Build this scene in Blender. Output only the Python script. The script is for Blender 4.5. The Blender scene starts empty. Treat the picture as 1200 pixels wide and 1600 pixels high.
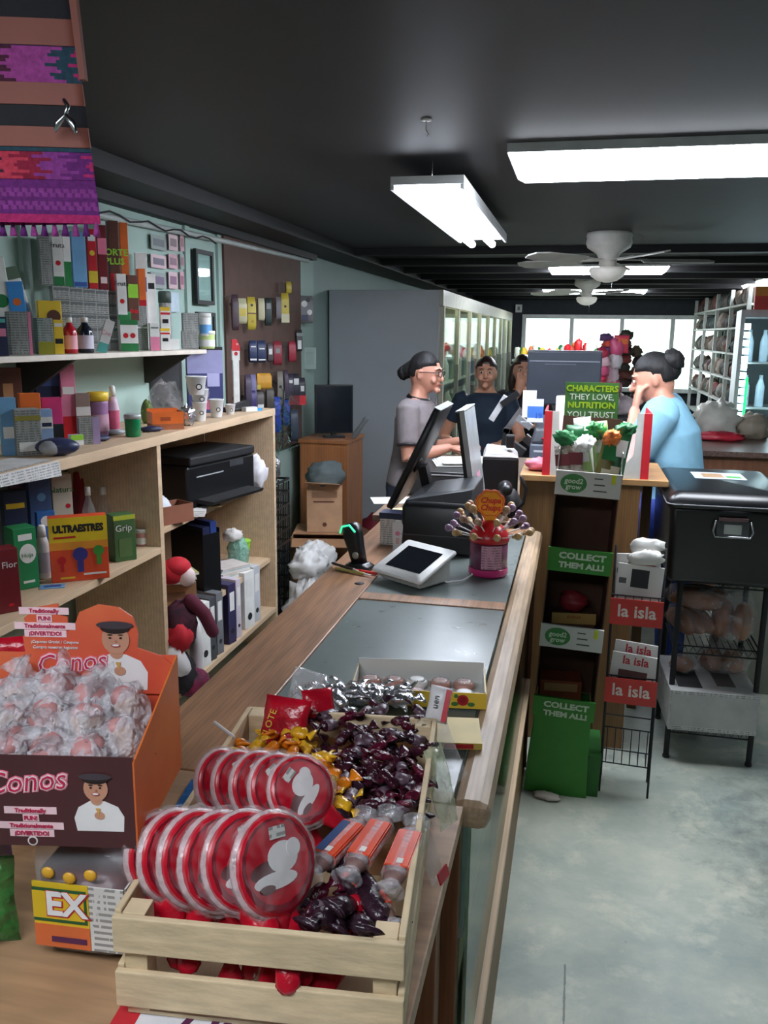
import bpy, math, random
from mathutils import Vector, Matrix, noise
random.seed(7)
R_ = math.radians
COL = bpy.context.scene.collection
SC = bpy.context.scene
# ------------------------------------------------------------------ camera
F = 1331.0; CZ = 1.65
YAW, PITCH, ROLL = R_(-12.55), R_(11.83), R_(0.64)
FW = Vector((math.sin(YAW)*math.cos(PITCH), math.cos(YAW)*math.cos(PITCH), -math.sin(PITCH)))
_rt = Vector((math.cos(YAW), -math.sin(YAW), 0)); _up = _rt.cross(FW)
RT = _rt*math.cos(ROLL) + _up*math.sin(ROLL); UP = _up*math.cos(ROLL) - _rt*math.sin(ROLL)
CAM = Vector((0, 0, CZ))
cd = bpy.data.cameras.new('camera'); cam = bpy.data.objects.new('camera', cd); COL.objects.link(cam)
cd.sensor_fit = 'VERTICAL'; cd.sensor_height = 32.0; cd.sensor_width = 24.0; cd.lens = F/1600*32.0
cd.clip_start = 0.05; cd.clip_end = 200
cam.matrix_world = Matrix(((RT.x, UP.x, -FW.x, 0), (RT.y, UP.y, -FW.y, 0), (RT.z, UP.z, -FW.z, CZ), (0, 0, 0, 1)))
SC.camera = cam
def ray(px, py): return RT*((px-600)/F) + UP*((800-py)/F) + FW
def onz(px, py, z): d = ray(px, py); return CAM + d*((z-CZ)/d.z)
def ony(px, py, y): d = ray(px, py); return CAM + d*(y/d.y)
def onx(px, py, x): d = ray(px, py); return CAM + d*(x/d.x)
# ------------------------------------------------------------------ world, exposure
w = bpy.data.worlds.new('daylight'); SC.world = w; w.use_nodes = True
w.node_tree.nodes['Background'].inputs[0].default_value = (0.93, 0.97, 1.0, 1)
w.node_tree.nodes['Background'].inputs[1].default_value = 3.0
SC.view_settings.view_transform = 'Standard'; SC.view_settings.look = 'None'
SC.view_settings.exposure = 0.3; SC.view_settings.gamma = 1.0
SC.view_settings.use_curve_mapping = False
LAMP = 2.5
# ------------------------------------------------------------------ materials
MATS = {}
def lin(c): return tuple((x/255/12.92 if x/255 <= .04045 else ((x/255+.055)/1.055)**2.4) for x in c)
def nd(nt, t, **k):
    n = nt.nodes.new(t)
    for a, b in k.items(): setattr(n, a, b)
    return n
def mat(name, rgb=(128,128,128), rough=.5, metal=0, var=.12, scale=12, emit=0, style=None, rgb2=None, bump=0, spec=None, aniso=None):
    """rgb are sRGB 0-255; a soft noise varies every colour"""
    if name in MATS: return name
    m = bpy.data.materials.new(name); m.use_nodes = True; nt = m.node_tree; b = nt.nodes['Principled BSDF']
    c = lin(rgb); b.inputs['Roughness'].default_value = rough; b.inputs['Metallic'].default_value = metal
    if spec is not None: b.inputs['Specular IOR Level'].default_value = spec
    L = nt.links.new
    tc = nd(nt, 'ShaderNodeTexCoord'); mp = nd(nt, 'ShaderNodeMapping'); L(tc.outputs['Object'], mp.inputs[0])
    if aniso: mp.inputs['Scale'].default_value = aniso
    no = nd(nt, 'ShaderNodeTexNoise'); no.inputs['Scale'].default_value = scale; no.inputs['Detail'].default_value = 4
    L(mp.outputs[0], no.inputs['Vector'])
    mx = nd(nt, 'ShaderNodeMix', data_type='RGBA')
    c2 = lin(rgb2) if rgb2 else tuple(min(1, x*(1+var)) for x in c)
    c1 = c if rgb2 else tuple(x*(1-var) for x in c)
    mx.inputs[6].default_value = (*c1, 1); mx.inputs[7].default_value = (*c2, 1)
    rp = nd(nt, 'ShaderNodeMapRange'); rp.inputs[1].default_value = .3; rp.inputs[2].default_value = .7
    L(no.outputs[0], rp.inputs[0]); L(rp.outputs[0], mx.inputs[0])
    out = mx.outputs[2]
    if style == 'print':      # fine lines of small print
        mp2 = nd(nt, 'ShaderNodeMapping'); L(tc.outputs['Object'], mp2.inputs[0]); mp2.inputs['Scale'].default_value = (60, 60, 8)
        n2 = nd(nt, 'ShaderNodeTexNoise'); n2.inputs['Scale'].default_value = 3; L(mp2.outputs[0], n2.inputs['Vector'])
        sx = nd(nt, 'ShaderNodeSeparateXYZ'); L(tc.outputs['Object'], sx.inputs[0])
        ml = nd(nt, 'ShaderNodeMath', operation='MULTIPLY'); ml.inputs[1].default_value = 130; L(sx.outputs[2], ml.inputs[0])
        fr = nd(nt, 'ShaderNodeMath', operation='FRACT'); L(ml.outputs[0], fr.inputs[0])
        g1 = nd(nt, 'ShaderNodeMath', operation='GREATER_THAN'); g1.inputs[1].default_value = .55; L(fr.outputs[0], g1.inputs[0])
        g2 = nd(nt, 'ShaderNodeMath', operation='GREATER_THAN'); g2.inputs[1].default_value = .47; L(n2.outputs[0], g2.inputs[0])
        an = nd(nt, 'ShaderNodeMath', operation='MULTIPLY'); L(g1.outputs[0], an.inputs[0]); L(g2.outputs[0], an.inputs[1])
        m3 = nd(nt, 'ShaderNodeMix', data_type='RGBA'); L(an.outputs[0], m3.inputs[0]); L(mx.outputs[2], m3.inputs[6])
        m3.inputs[7].default_value = (*[x*.45 for x in c], 1); out = m3.outputs[2]
    if style == 'wood':
        wv = nd(nt, 'ShaderNodeTexWave', wave_type='BANDS', bands_direction='X'); wv.inputs['Scale'].default_value = 4
        wv.inputs['Distortion'].default_value = 4; wv.inputs['Detail'].default_value = 4; L(mp.outputs[0], wv.inputs['Vector'])
        m3 = nd(nt, 'ShaderNodeMix', data_type='RGBA', blend_type='MULTIPLY'); m3.inputs[0].default_value = .5
        L(mx.outputs[2], m3.inputs[6]); r2 = nd(nt, 'ShaderNodeMapRange'); r2.inputs[3].default_value = .8; r2.inputs[4].default_value = 1.08
        L(wv.outputs['Fac'], r2.inputs[0]); L(r2.outputs[0], m3.inputs[7]); out = m3.outputs[2]
    L(out, b.inputs['Base Color'])
    if emit:
        b.inputs['Emission Color'].default_value = (*c, 1); b.inputs['Emission Strength'].default_value = emit
    if bump:
        bp = nd(nt, 'ShaderNodeBump'); bp.inputs['Strength'].default_value = bump; bp.inputs['Distance'].default_value = .01
        L(no.outputs[0], bp.inputs['Height']); L(bp.outputs[0], b.inputs['Normal'])
    MATS[name] = m; return name
def film(name, rgb=(240,240,245), clear=.75, rough=.12, scale=45):
    """thin clear plastic: see-through with crinkled gloss"""
    m = bpy.data.materials.new(name); m.use_nodes = True; nt = m.node_tree; nt.nodes.clear(); L = nt.links.new
    o = nd(nt, 'ShaderNodeOutputMaterial'); t = nd(nt, 'ShaderNodeBsdfTransparent'); p = nd(nt, 'ShaderNodeBsdfPrincipled')
    p.inputs['Base Color'].default_value = (*lin(rgb), 1); p.inputs['Roughness'].default_value = rough
    tc = nd(nt, 'ShaderNodeTexCoord'); no = nd(nt, 'ShaderNodeTexNoise'); no.inputs['Scale'].default_value = scale; L(tc.outputs['Object'], no.inputs['Vector'])
    bp = nd(nt, 'ShaderNodeBump'); bp.inputs['Strength'].default_value = .9; bp.inputs['Distance'].default_value = .02; L(no.outputs[0], bp.inputs['Height']); L(bp.outputs[0], p.inputs['Normal'])
    mr = nd(nt, 'ShaderNodeMapRange'); mr.inputs[1].default_value = .35; mr.inputs[2].default_value = .7
    mr.inputs[3].default_value = 1-clear-.08; mr.inputs[4].default_value = min(1, 1-clear+.15); L(no.outputs[0], mr.inputs[0])
    mx = nd(nt, 'ShaderNodeMixShader'); L(mr.outputs[0], mx.inputs[0]); L(t.outputs[0], mx.inputs[1]); L(p.outputs[0], mx.inputs[2]); L(mx.outputs[0], o.inputs[0])
    MATS[name] = m; return name
def clearglass(name, rgb=(235,245,240), fac=.12, rough=.03):
    m = bpy.data.materials.new(name); m.use_nodes = True; nt = m.node_tree; nt.nodes.clear(); L = nt.links.new
    o = nd(nt, 'ShaderNodeOutputMaterial'); t = nd(nt, 'ShaderNodeBsdfTransparent'); g = nd(nt, 'ShaderNodeBsdfGlossy')
    t.inputs[0].default_value = (*lin(rgb), 1); g.inputs['Roughness'].default_value = rough
    fr = nd(nt, 'ShaderNodeLayerWeight'); fr.inputs[0].default_value = .5
    pw = nd(nt, 'ShaderNodeMath', operation='POWER'); pw.inputs[1].default_value = 4; L(fr.outputs['Facing'], pw.inputs[0])
    ad = nd(nt, 'ShaderNodeMath', operation='MULTIPLY_ADD'); ad.inputs[1].default_value = .5; ad.inputs[2].default_value = fac*.5; L(pw.outputs[0], ad.inputs[0])
    mx = nd(nt, 'ShaderNodeMixShader'); L(ad.outputs[0], mx.inputs[0]); L(t.outputs[0], mx.inputs[1]); L(g.outputs[0], mx.inputs[2]); L(mx.outputs[0], o.inputs[0])
    MATS[name] = m; return name
def K(r, g, b, rough=.5, **k):   # quick plain colour
    return mat('paint_%02x%02x%02x_%d' % (r, g, b, int(rough*100)) + ('' if not k else '_' + '_'.join(str(v) for v in k.values())), (r, g, b), rough, **k)
# ------------------------------------------------------------------ mesh builder
class MB:
    def __init__(s): s.v = []; s.f = []; s.mi = []; s.sm = []; s.slots = []; s.T = Matrix.Identity(4)
    def _m(s, m):
        if m not in s.slots: s.slots.append(m)
        return s.slots.index(m)
    def add(s, vs, fs, m, smooth=False):
        o = len(s.v); s.v += [tuple(s.T @ Vector(p)) for p in vs]; k = s._m(m)
        for f in fs: s.f.append([o+i for i in f]); s.mi.append(k); s.sm.append(smooth)
        return s
    def box(s, x0, y0, z0, x1, y1, z1, m):
        vs = [(x0,y0,z0),(x1,y0,z0),(x1,y1,z0),(x0,y1,z0),(x0,y0,z1),(x1,y0,z1),(x1,y1,z1),(x0,y1,z1)]
        return s.add(vs, [(0,3,2,1),(4,5,6,7),(0,1,5,4),(1,2,6,5),(2,3,7,6),(3,0,4,7)], m)
    def cbox(s, cx, cy, z0, w, d, h, m): return s.box(cx-w/2, cy-d/2, z0, cx+w/2, cy+d/2, z0+h, m)
    def hexa(s, b, t, m):    # 4 bottom pts, 4 top pts
        return s.add(list(b)+list(t), [(0,3,2,1),(4,5,6,7),(0,1,5,4),(1,2,6,5),(2,3,7,6),(3,0,4,7)], m)
    def bar(s, a, b, w, d, m, up=(0,0,1)):
        a = Vector(a); b = Vector(b); n = (b-a).normalized(); u = Vector(up)
        if abs(n.dot(u)) > .95: u = Vector((1, 0, 0))
        x = n.cross(u).normalized()*w/2; y = x.cross(n).normalized()*d/2
        return s.hexa([a-x-y, a+x-y, a+x+y, a-x+y], [b-x-y, b+x-y, b+x+y, b-x+y], m)
    def tube(s, pts, r, m, n=10, fl=1.0, cap=True, up=(0,0,1), smooth=True):
        pts = [Vector(p) for p in pts]; rr = list(r) if hasattr(r, '__len__') else [r]*len(pts)
        if cap:   # round ends
            a, b = pts[0], pts[-1]; da = (pts[0]-pts[1]).normalized(); db = (pts[-1]-pts[-2]).normalized(); r0, r1 = rr[0], rr[-1]
            pts = [a+da*r0*.95, a+da*r0*.6] + pts + [b+db*r1*.6, b+db*r1*.95]; rr = [r0*.3, r0*.8] + rr + [r1*.8, r1*.3]
        o = []; N = len(pts); x = None
        for i, p in enumerate(pts):
            t = (pts[min(i+1, N-1)] - pts[max(i-1, 0)]).normalized()
            if x is None:
                u = Vector(up)
                if abs(t.dot(u)) > .95: u = Vector((0, 1, 0))
                x = t.cross(u).normalized()
            else: x = (x - t*x.dot(t)).normalized()
            y = t.cross(x)
            for k in range(n):
                a = 2*math.pi*k/n; o.append(p + x*math.cos(a)*rr[i] + y*math.sin(a)*rr[i]*fl)
        fs = [(i*n+k, i*n+(k+1) % n, (i+1)*n+(k+1) % n, (i+1)*n+k) for i in range(N-1) for k in range(n)]
        fs += [tuple(reversed(range(n))), tuple((N-1)*n+k for k in range(n))]
        return s.add(o, fs, m, smooth)
    def lathe(s, prof, m, n=20, c=(0,0,0), sx=1, sy=1, smooth=True, close=True):
        o = [(c[0]+r*math.cos(2*math.pi*k/n)*sx, c[1]+r*math.sin(2*math.pi*k/n)*sy, c[2]+z) for r, z in prof for k in range(n)]
        fs = [(i*n+k, i*n+(k+1) % n, (i+1)*n+(k+1) % n, (i+1)*n+k) for i in range(len(prof)-1) for k in range(n)]
        if close: fs += [tuple(reversed(range(n))), tuple((len(prof)-1)*n+k for k in range(n))]
        return s.add(o, fs, m, smooth)
    def ell(s, c, r, m, n=14, k=9, fn=None):
        o = []
        for i in range(k+1):
            ph = math.pi*i/k
            for j in range(n):
                th = 2*math.pi*j/n; d = Vector((math.sin(ph)*math.cos(th), math.sin(ph)*math.sin(th), -math.cos(ph)))
                q = Vector((d.x*r[0], d.y*r[1], d.z*r[2]))
                if fn: q = fn(q, d)
                o.append(q+Vector(c))
        fs = [(i*n+j, i*n+(j+1) % n, (i+1)*n+(j+1) % n, (i+1)*n+j) for i in range(k) for j in range(n)]
        return s.add(o, fs, m, True)
    def prism(s, pts, y0, y1, m):      # outline in local x,z ; thickness along y
        n = len(pts); o = [(x, y0, z) for x, z in pts] + [(x, y1, z) for x, z in pts]
        return s.add(o, [tuple(range(n)), tuple(reversed(range(n, 2*n)))] + [(i, n+i, n+(i+1) % n, (i+1) % n) for i in range(n)], m)
    def disc(s, x, z, r, m, y0=-.001, y1=0, n=20, sz=1): return s.prism([(x+r*math.cos(2*math.pi*k/n), z+r*sz*math.sin(2*math.pi*k/n)) for k in range(n)], y0, y1, m)
    def blob(s, c, size, m, seed=0, amp=.25, fr=3.0, n=18, k=12, flat=True):
        def fn(q, d):
            e = 1 + amp*noise.noise(d*fr+Vector((seed*3.1, seed*1.7, seed))) + amp*.5*noise.noise(d*fr*2.7+Vector((seed, 5, 1)))
            q = q*e
            if flat and q.z < -size[2]*.42: q.z = -size[2]*.42
            return q
        zc = size[2]*.42 if flat else 0
        return s.ell((c[0], c[1], c[2]+zc), (size[0]/2, size[1]/2, size[2]*.58 if flat else size[2]/2), m, n, k, fn)
    def build(s, name, parent=None, loc=None, rot=None, bevel=0, remesh=0, sub=0):
        me = bpy.data.meshes.new(name); me.from_pydata(s.v, [], s.f)
        for k in s.slots: me.materials.append(MATS[k])
        me.polygons.foreach_set('material_index', s.mi); me.polygons.foreach_set('use_smooth', s.sm); me.update()
        o = bpy.data.objects.new(name, me); COL.objects.link(o)
        if parent is not None: o.parent = parent
        if loc is not None: o.location = loc
        if rot is not None: o.rotation_euler = rot if hasattr(rot, '__len__') else (0, 0, rot)
        if remesh:
            r = o.modifiers.new('remesh', 'REMESH'); r.mode = 'VOXEL'; r.voxel_size = remesh; r.use_smooth_shade = True
            sm = o.modifiers.new('smooth', 'SMOOTH'); sm.iterations = 4; sm.factor = .5
        if bevel:
            b = o.modifiers.new('bevel', 'BEVEL'); b.width = bevel; b.segments = 2; b.limit_method = 'ANGLE'
        if sub:
            b = o.modifiers.new('sub', 'SUBSURF'); b.levels = sub; b.render_levels = sub
        return o
def tag(o, label, cat, group=None, kind=None):
    o['label'] = label; o['category'] = cat
    if group: o['group'] = group
    if kind: o['kind'] = kind
    return o
def thing(name, label, cat, loc=(0,0,0), rz=0, group=None):
    o = bpy.data.objects.new(name, None); COL.objects.link(o); o.location = loc
    o.rotation_euler = rz if hasattr(rz, '__len__') else (0, 0, rz); o.empty_display_size = .05
    return tag(o, label, cat, group)
def struct(o): o['kind'] = 'structure'; return o
def copytree(o, loc, rot=None, label=None, group=None, scale=None, parent=None):
    c = o.copy(); COL.objects.link(c)
    if parent is None:
        c.location = loc
        if rot is not None: c.rotation_euler = rot if hasattr(rot, '__len__') else (0, 0, rot)
        if scale: c.scale = (scale,)*3
        if label: c['label'] = label
        if group: c['group'] = group
    else: c.parent = parent
    for ch in list(o.children): copytree(ch, None, parent=c)
    return c
TXT = {}
def text(s, size, m, parent, x=0, y=0, z=0, rot=(math.pi/2, 0, 0), name='lettering', th=.0006, sx=1, shear=0, off=0, align='CENTER', spacing=1):
    cu = bpy.data.curves.new('t', 'FONT'); cu.body = s; cu.size = size; cu.extrude = th; cu.align_x = align; cu.align_y = 'CENTER'
    cu.shear = shear; cu.offset = off; cu.resolution_u = 2; cu.space_character = spacing
    t = bpy.data.objects.new('t', cu); COL.objects.link(t)
    me = bpy.data.meshes.new_from_object(t.evaluated_get(bpy.context.evaluated_depsgraph_get()))
    bpy.data.objects.remove(t); bpy.data.curves.remove(cu)
    me.name = name; me.materials.clear(); me.materials.append(MATS[m])
    o = bpy.data.objects.new(name, me); COL.objects.link(o); o.parent = parent; o.location = (x, y, z); o.rotation_euler = rot; o.scale = (sx, 1, 1)
    return o
def face_cam(p, extra=0): return math.atan2(-p[0], p[1]) + R_(extra)
def measure(x0, x1, yt, yb, X=None, Z=None, Y=None, zb=None, back=0):
    """where a thing of this outline stands on a known surface: base point, width, height (metres)"""
    xc = (x0+x1)/2
    if Z is not None and X is None: p = onz(xc, yb, Z)
    elif X is not None: p = onx(xc, yb, X)
    else: p = ony(xc, yb, Y)
    if Z is not None: p.z = Z
    dep = (p-CAM).dot(FW); wd = (x1-x0)*dep/F
    d = ray(xc, yt); r = math.hypot(p.x, p.y)/math.hypot(d.x, d.y); zt = CZ + d.z*r
    h = max(.01, zt-p.z)
    n = Vector((p.x, p.y, 0)).normalized()*back
    return p+n, wd, h
# common materials
ply = mat('pale_plywood', (206,178,146), .55, scale=6, var=.1, style='wood', aniso=(6, .7, 6))
plyin = ply
oak = mat('worn_oak', (146,106,76), .42, scale=7, var=.3, style='wood', aniso=(8, .8, 8))
palewood = mat('rough_pine', (212,190,154), .7, scale=26, var=.14, aniso=(1, 1, 4), bump=.15)
redwood = mat('reddish_board', (148,88,54), .5, scale=6, var=.2, style='wood', aniso=(8, 8, 1))
counterwood = mat('yellow_brown_board', (122,92,56), .55, scale=6, var=.2, style='wood', aniso=(8, 8, 1))
black = mat('black_plastic', (20,21,24), .35, var=.15)
blackmat = mat('matt_black', (26,26,28), .7, var=.15)
white = mat('white_plastic', (225,225,225), .4, var=.04)
paper = mat('white_paper', (222,220,216), .8, var=.05)
chrome = mat('chrome', (200,200,205), .2, 1, var=.05)
cardb = mat('brown_cardboard', (158,116,82), .8, var=.12)
greyprint = mat('grey_small_print', (150,152,148), .6, style='print')
whiteprint = mat('white_small_print', (215,212,208), .6, style='print')
foil = mat('silver_foil', (200,200,205), .22, .9, bump=.6, scale=60)
cf = film('clear_wrap'); cfd = film('clear_bag', clear=.82, scale=30)
pet = film('clear_pet', (235,235,240), .8, .05, 8)
glass = clearglass('window_glass')
# ================================================================== ROOM
CEIL = 2.25
def floor_mat():
    m = bpy.data.materials.new('worn_painted_concrete'); m.use_nodes = True; nt = m.node_tree; L = nt.links.new; b = nt.nodes['Principled BSDF']
    tc = nd(nt, 'ShaderNodeTexCoord')
    def no(sc, det, dist=0):
        n = nd(nt, 'ShaderNodeTexNoise'); n.inputs['Scale'].default_value = sc; n.inputs['Detail'].default_value = det; n.inputs['Distortion'].default_value = dist; n.inputs['Roughness'].default_value = .68
        L(tc.outputs['Object'], n.inputs['Vector']); return n
    def rng(n, a, c, lo=0, hi=1):
        r = nd(nt, 'ShaderNodeMapRange'); r.inputs[1].default_value = a; r.inputs[2].default_value = c; r.inputs[3].default_value = lo; r.inputs[4].default_value = hi
        L(n.outputs[0], r.inputs[0]); return r
    def mix(f, a, c):
        x = nd(nt, 'ShaderNodeMix', data_type='RGBA'); L(f.outputs[0], x.inputs[0])
        for i, q in ((6, a), (7, c)):
            if isinstance(q, tuple): x.inputs[i].default_value = (*lin(q), 1)
            else: L(q.outputs[2], x.inputs[i])
        return x
    base = mix(rng(no(1.1, 10, .2), .40, .64), (146,158,150), (196,198,182))
    worn = mix(rng(no(5, 12, .2), .52, .70, 0, .7), base, (216,214,194))
    dirt = mix(rng(no(1.3, 9, 1.2), .62, .74, 0, .8), worn, (60,70,74))
    sp = mix(rng(no(30, 3), .72, .76, 0, .8), dirt, (60,64,64))
    # grimy patch by the rack and a sawn joint in the slab
    def math_(op, a, c=None, **k):
        m_ = nd(nt, 'ShaderNodeMath', operation=op)
        for i, q in ((0, a), (1, c)):
            if q is None: continue
            if isinstance(q, (int, float)): m_.inputs[i].default_value = q
            else: L(q, m_.inputs[i])
        return m_.outputs[0]
    sx = nd(nt, 'ShaderNodeSeparateXYZ'); L(tc.outputs['Object'], sx.inputs[0]); X_, Y_ = sx.outputs[0], sx.outputs[1]
    dx = math_('SUBTRACT', X_, 1.0); dy = math_('MULTIPLY', math_('SUBTRACT', Y_, 2.75), .8)
    dist = math_('SQRT', math_('ADD', math_('MULTIPLY', dx, dx), math_('MULTIPLY', dy, dy)))
    f1 = no(14, 10, .3); g = math_('SUBTRACT', math_('ADD', math_('MULTIPLY', f1.outputs[0], 1.1), .12), dist)
    patch = nd(nt, 'ShaderNodeMapRange'); patch.inputs[1].default_value = .14; patch.inputs[2].default_value = .52; patch.inputs[4].default_value = .6; L(g, patch.inputs[0])
    gm = mix(patch, sp, (62,68,70))
    j = math_('ABSOLUTE', math_('SUBTRACT', X_, .055)); n3 = no(9, 6); wdt = math_('MULTIPLY', math_('SUBTRACT', n3.outputs[0], .38), .018)
    ln = math_('MULTIPLY', math_('LESS_THAN', j, wdt), math_('LESS_THAN', Y_, 2.05))
    k_ = nd(nt, 'ShaderNodeMath', operation='MULTIPLY'); k_.inputs[1].default_value = .7; L(ln, k_.inputs[0])
    sp = mix(k_, gm, (70,80,78))
    L(sp.outputs[2], b.inputs['Base Color']); b.inputs['Roughness'].default_value = .5
    MATS[m.name] = m; return m.name
FM = floor_mat()
struct(MB().box(-2.6, -2.5, -.1, 3.0, 14.3, 0, FM).build('floor'))
cm = mat('black_painted_ceiling', (27,28,32), .6, var=.15, scale=3)
struct(MB().box(-2.6, -2.5, CEIL, 3.0, 14.3, CEIL+.1, cm).build('ceiling'))
gw = mat('pale_green_wall', (160,184,174), .65, var=.05, scale=2)
gw2 = mat('dim_green_wall', (150,170,164), .7, var=.06, scale=2)
dk = mat('dark_wall', (44,50,54), .8, var=.1)
struct(MB().box(-2.0, -2.5, 0, -1.9, 6.1, CEIL, gw).box(-2.0, 6.1, 0, -1.92, 14, CEIL, gw2).build('wall_left'))
struct(MB().box(2.7, -2.5, 0, 2.8, 14.2, CEIL, gw2).build('wall_right'))
struct(MB().box(-2.5, 14, 0, -.9, 14.15, CEIL, dk).box(-.9, 14, 1.97, 2.8, 14.15, CEIL, dk).box(-.9, 14, 0, 2.8, 14.15, .8, dk).box(2.1, 14, .8, 2.8, 14.15, 1.97, dk).build('wall_back'))
struct(MB().box(-2.4, -2.5, 0, 2.8, -2.4, CEIL, gw2).build('wall_front'))
sf = mat('black_beam', (22,22,25), .6)
b = MB().box(-1.9, -2.4, 2.19, -1.62, 14, CEIL, sf).box(-1.9, -2.4, 2.15, -1.84, 6, 2.19, sf)
for i in range(9): b.box(-1.62, 6.2+i*.9, 2.2, 2.7, 6.28+i*.9, CEIL, sf)
struct(b.build('trim_1'))
# narrow boards battening the wall, and the conduit
b = MB()
for y in (2.7, 3.98, 4.37, 5.74): b.box(-1.9, y, 0, -1.885, y+.05, 2.15, gw)
struct(b.build('trim_2'))
wf = mat('window_frame_white', (205,210,208), .5)
t = MB()
for x in (-.9, -.16, .6, 1.35, 2.04): t.box(x, 13.96, .8, x+.06, 14.04, 1.97, wf)
t.box(-.9, 13.95, 1.91, 2.1, 14.05, 1.97, wf).box(-.9, 13.92, .8, 2.1, 14.05, .86, wf)
win = struct(t.build('window_1'))
MB().box(-.86, 13.99, .84, 2.06, 14.0, 1.93, glass).build('glass_pane', win)
# paved ground and pale wall outside, seen through the window
struct(MB().box(-6, 14.3, -.2, 8, 26, -.1, K(190,188,180,.8)).build('trim_3'))
# ------------------------------------------------------------------ lamps
lampw = mat('lamp_diffuser', (240,246,255), .5, emit=9*LAMP, var=.01)
tubew = mat('bright_tube', (235,242,255), .5, emit=17*LAMP, var=.01)
lamph = mat('lamp_housing', (210,212,214), .5)
def ceiling_lamp(x, y, w, d, label, z=CEIL, drop=.07, m=lampw, group=None, tube=False):
    t = thing('ceiling_light', label, 'ceiling light', (x, y, z), 0, group)
    MB().cbox(0, 0, -.028, w, d, .028, lamph).build('housing', t)
    if tube:
        MB().box(-w/2, -d/2, -.045, -w/2+.012, d/2, -.029, lamph).box(w/2-.012, -d/2, -.045, w/2, d/2, -.029, lamph).build('reflector', t)
        for s in (-.055, .055): MB().tube([(s, -d/2+.03, -.055), (s, d/2-.03, -.055)], .019, m, 12).build('tube', t)
    else:
        MB().hexa([(-w/2+.03, -d/2+.03, -drop), (w/2-.03, -d/2+.03, -drop), (w/2-.03, d/2-.03, -drop), (-w/2+.03, d/2-.03, -drop)],
                  [(-w/2+.004, -d/2+.004, -.0285), (w/2-.004, -d/2+.004, -.0285), (w/2-.004, d/2-.004, -.0285), (-w/2+.004, d/2-.004, -.0285)], m).build('diffuser', t)
    return t
ceiling_lamp(.36, 3.17, 1.24, .5, 'large rectangular fluorescent ceiling light set crosswise, nearest in the picture', drop=.045)
tl = ceiling_lamp(-.55, 4.0, .26, 1.8, 'long tube light running lengthwise, hung below the black ceiling', z=2.19, m=tubew, tube=True)
for y in (-.8, .85): MB().tube([(0, y, 0), (0, y, .06)], .003, chrome, 6).build('hanger', tl)
brt = mat('strong_lamp_diffuser', (240,246,255), .5, emit=15*LAMP, var=.01)
ceiling_lamp(.2, 7.85, 1.0, .4, 'slim crosswise ceiling light glowing behind the nearer ceiling fan', m=brt)
ceiling_lamp(.15, 11.6, 1.3, .3, 'slim crosswise ceiling light glowing behind the farther ceiling fan', m=brt)
ceiling_lamp(-.6, -.15, 1.24, .5, 'added rectangular fill light, out of view overhead, lighting the crate of sweets', m=mat('dim_lamp_diffuser', (240,246,255), .5, emit=4.4*LAMP, var=.01))  # unseen fill lamp, added overhead to brighten the crate and left shelves
ceiling_lamp(1.9, 10.0, .3, 1.2, 'added fill light on the ceiling above the far right shelving')  # extra lamp added to raise the general light at the back
# ceiling hook
p = onz(666, 186, CEIL)
t = thing('ceiling_hook', 'small white screw hook in the black ceiling left of the big light', 'hook', (p.x, p.y, CEIL))
MB().lathe([(.016, 0), (.016, -.004), (.006, -.006)], white, 16, close=True).build('plate', t)
MB().tube([(0, 0, -.004), (0, 0, -.03), (.008, 0, -.04), (0, 0, -.05), (-.008, 0, -.04)], .0022, white, 6).build('hook', t)
# ------------------------------------------------------------------ ceiling fans
fw_ = mat('fan_white', (205,203,196), .45); blm = mat('fan_blade_white', (196,194,188), .5)
bowl = mat('frosted_bowl', (225,222,214), .35, emit=.15)
def fan(x, y, a0, label):
    t = thing('ceiling_fan', label, 'ceiling fan', (x, y, CEIL))
    MB().lathe([(.13, 0), (.135, -.02), (.13, -.03), (.135, -.06), (.125, -.085), (.07, -.12), (.05, -.16), (.055, -.19), (.04, -.2)], fw_, 28).build('motor', t)
    MB().lathe([(.035, -.2), (.1, -.2), (.11, -.215), (.095, -.25), (.06, -.275), (.02, -.285)], bowl, 24).build('light_bowl', t)
    for k in range(5):
        a = a0+k*72; M = Matrix.Rotation(R_(a), 4, 'Z') @ Matrix.Translation((0, 0, -.165)) @ Matrix.Rotation(R_(12), 4, 'X')
        b = MB(); b.T = M
        o = [(.2, -.05), (.3, -.062), (.52, -.07), (.6, -.05), (.62, 0), (.6, .05), (.52, .07), (.3, .062), (.2, .05)]
        n = len(o); b.add([(x_, y_, 0) for x_, y_ in o]+[(x_, y_, .008) for x_, y_ in o], [tuple(reversed(range(n))), tuple(range(n, 2*n))]+[(i, (i+1) % n, n+(i+1) % n, n+i) for i in range(n)], blm)
        bl = b.build('blade', t)
        b2 = MB(); b2.T = M; b2.box(.05, -.014, .008, .24, .014, .013, fw_).box(.19, -.035, .0085, .24, .035, .013, fw_); b2.build('blade_arm', bl)
    MB().tube([(.03, 0, -.26), (.03, 0, -.36)], .0015, chrome, 5).build('pull_chain', t)
    return t
fan(.14, 5.45, 8, 'nearer white five-blade ceiling fan with a bowl light')
fan(.05, 9.5, 20, 'farther white five-blade ceiling fan with a bowl light')
# ------------------------------------------------------------------ conduit on the wall
t = MB().tube([(-1.875, 1.2, 2.1), (-1.875, 3.2, 2.095), (-1.875, 4.3, 2.12), (-1.875, 5.9, 2.14)], .014, K(178,186,182,.5), 10)
tag(t.build('wall_conduit'), 'pale pipe running along the green wall above the medicine shelves', 'pipe')
t = MB(); t.tube([(-1.856, 2.6+i*.08, 2.105+.012*math.sin(i*1.7)) for i in range(22)], .004, blackmat, 6)
tag(t.build('electric_cable'), 'thin black cable draped along the pale wall pipe', 'cable')
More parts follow.
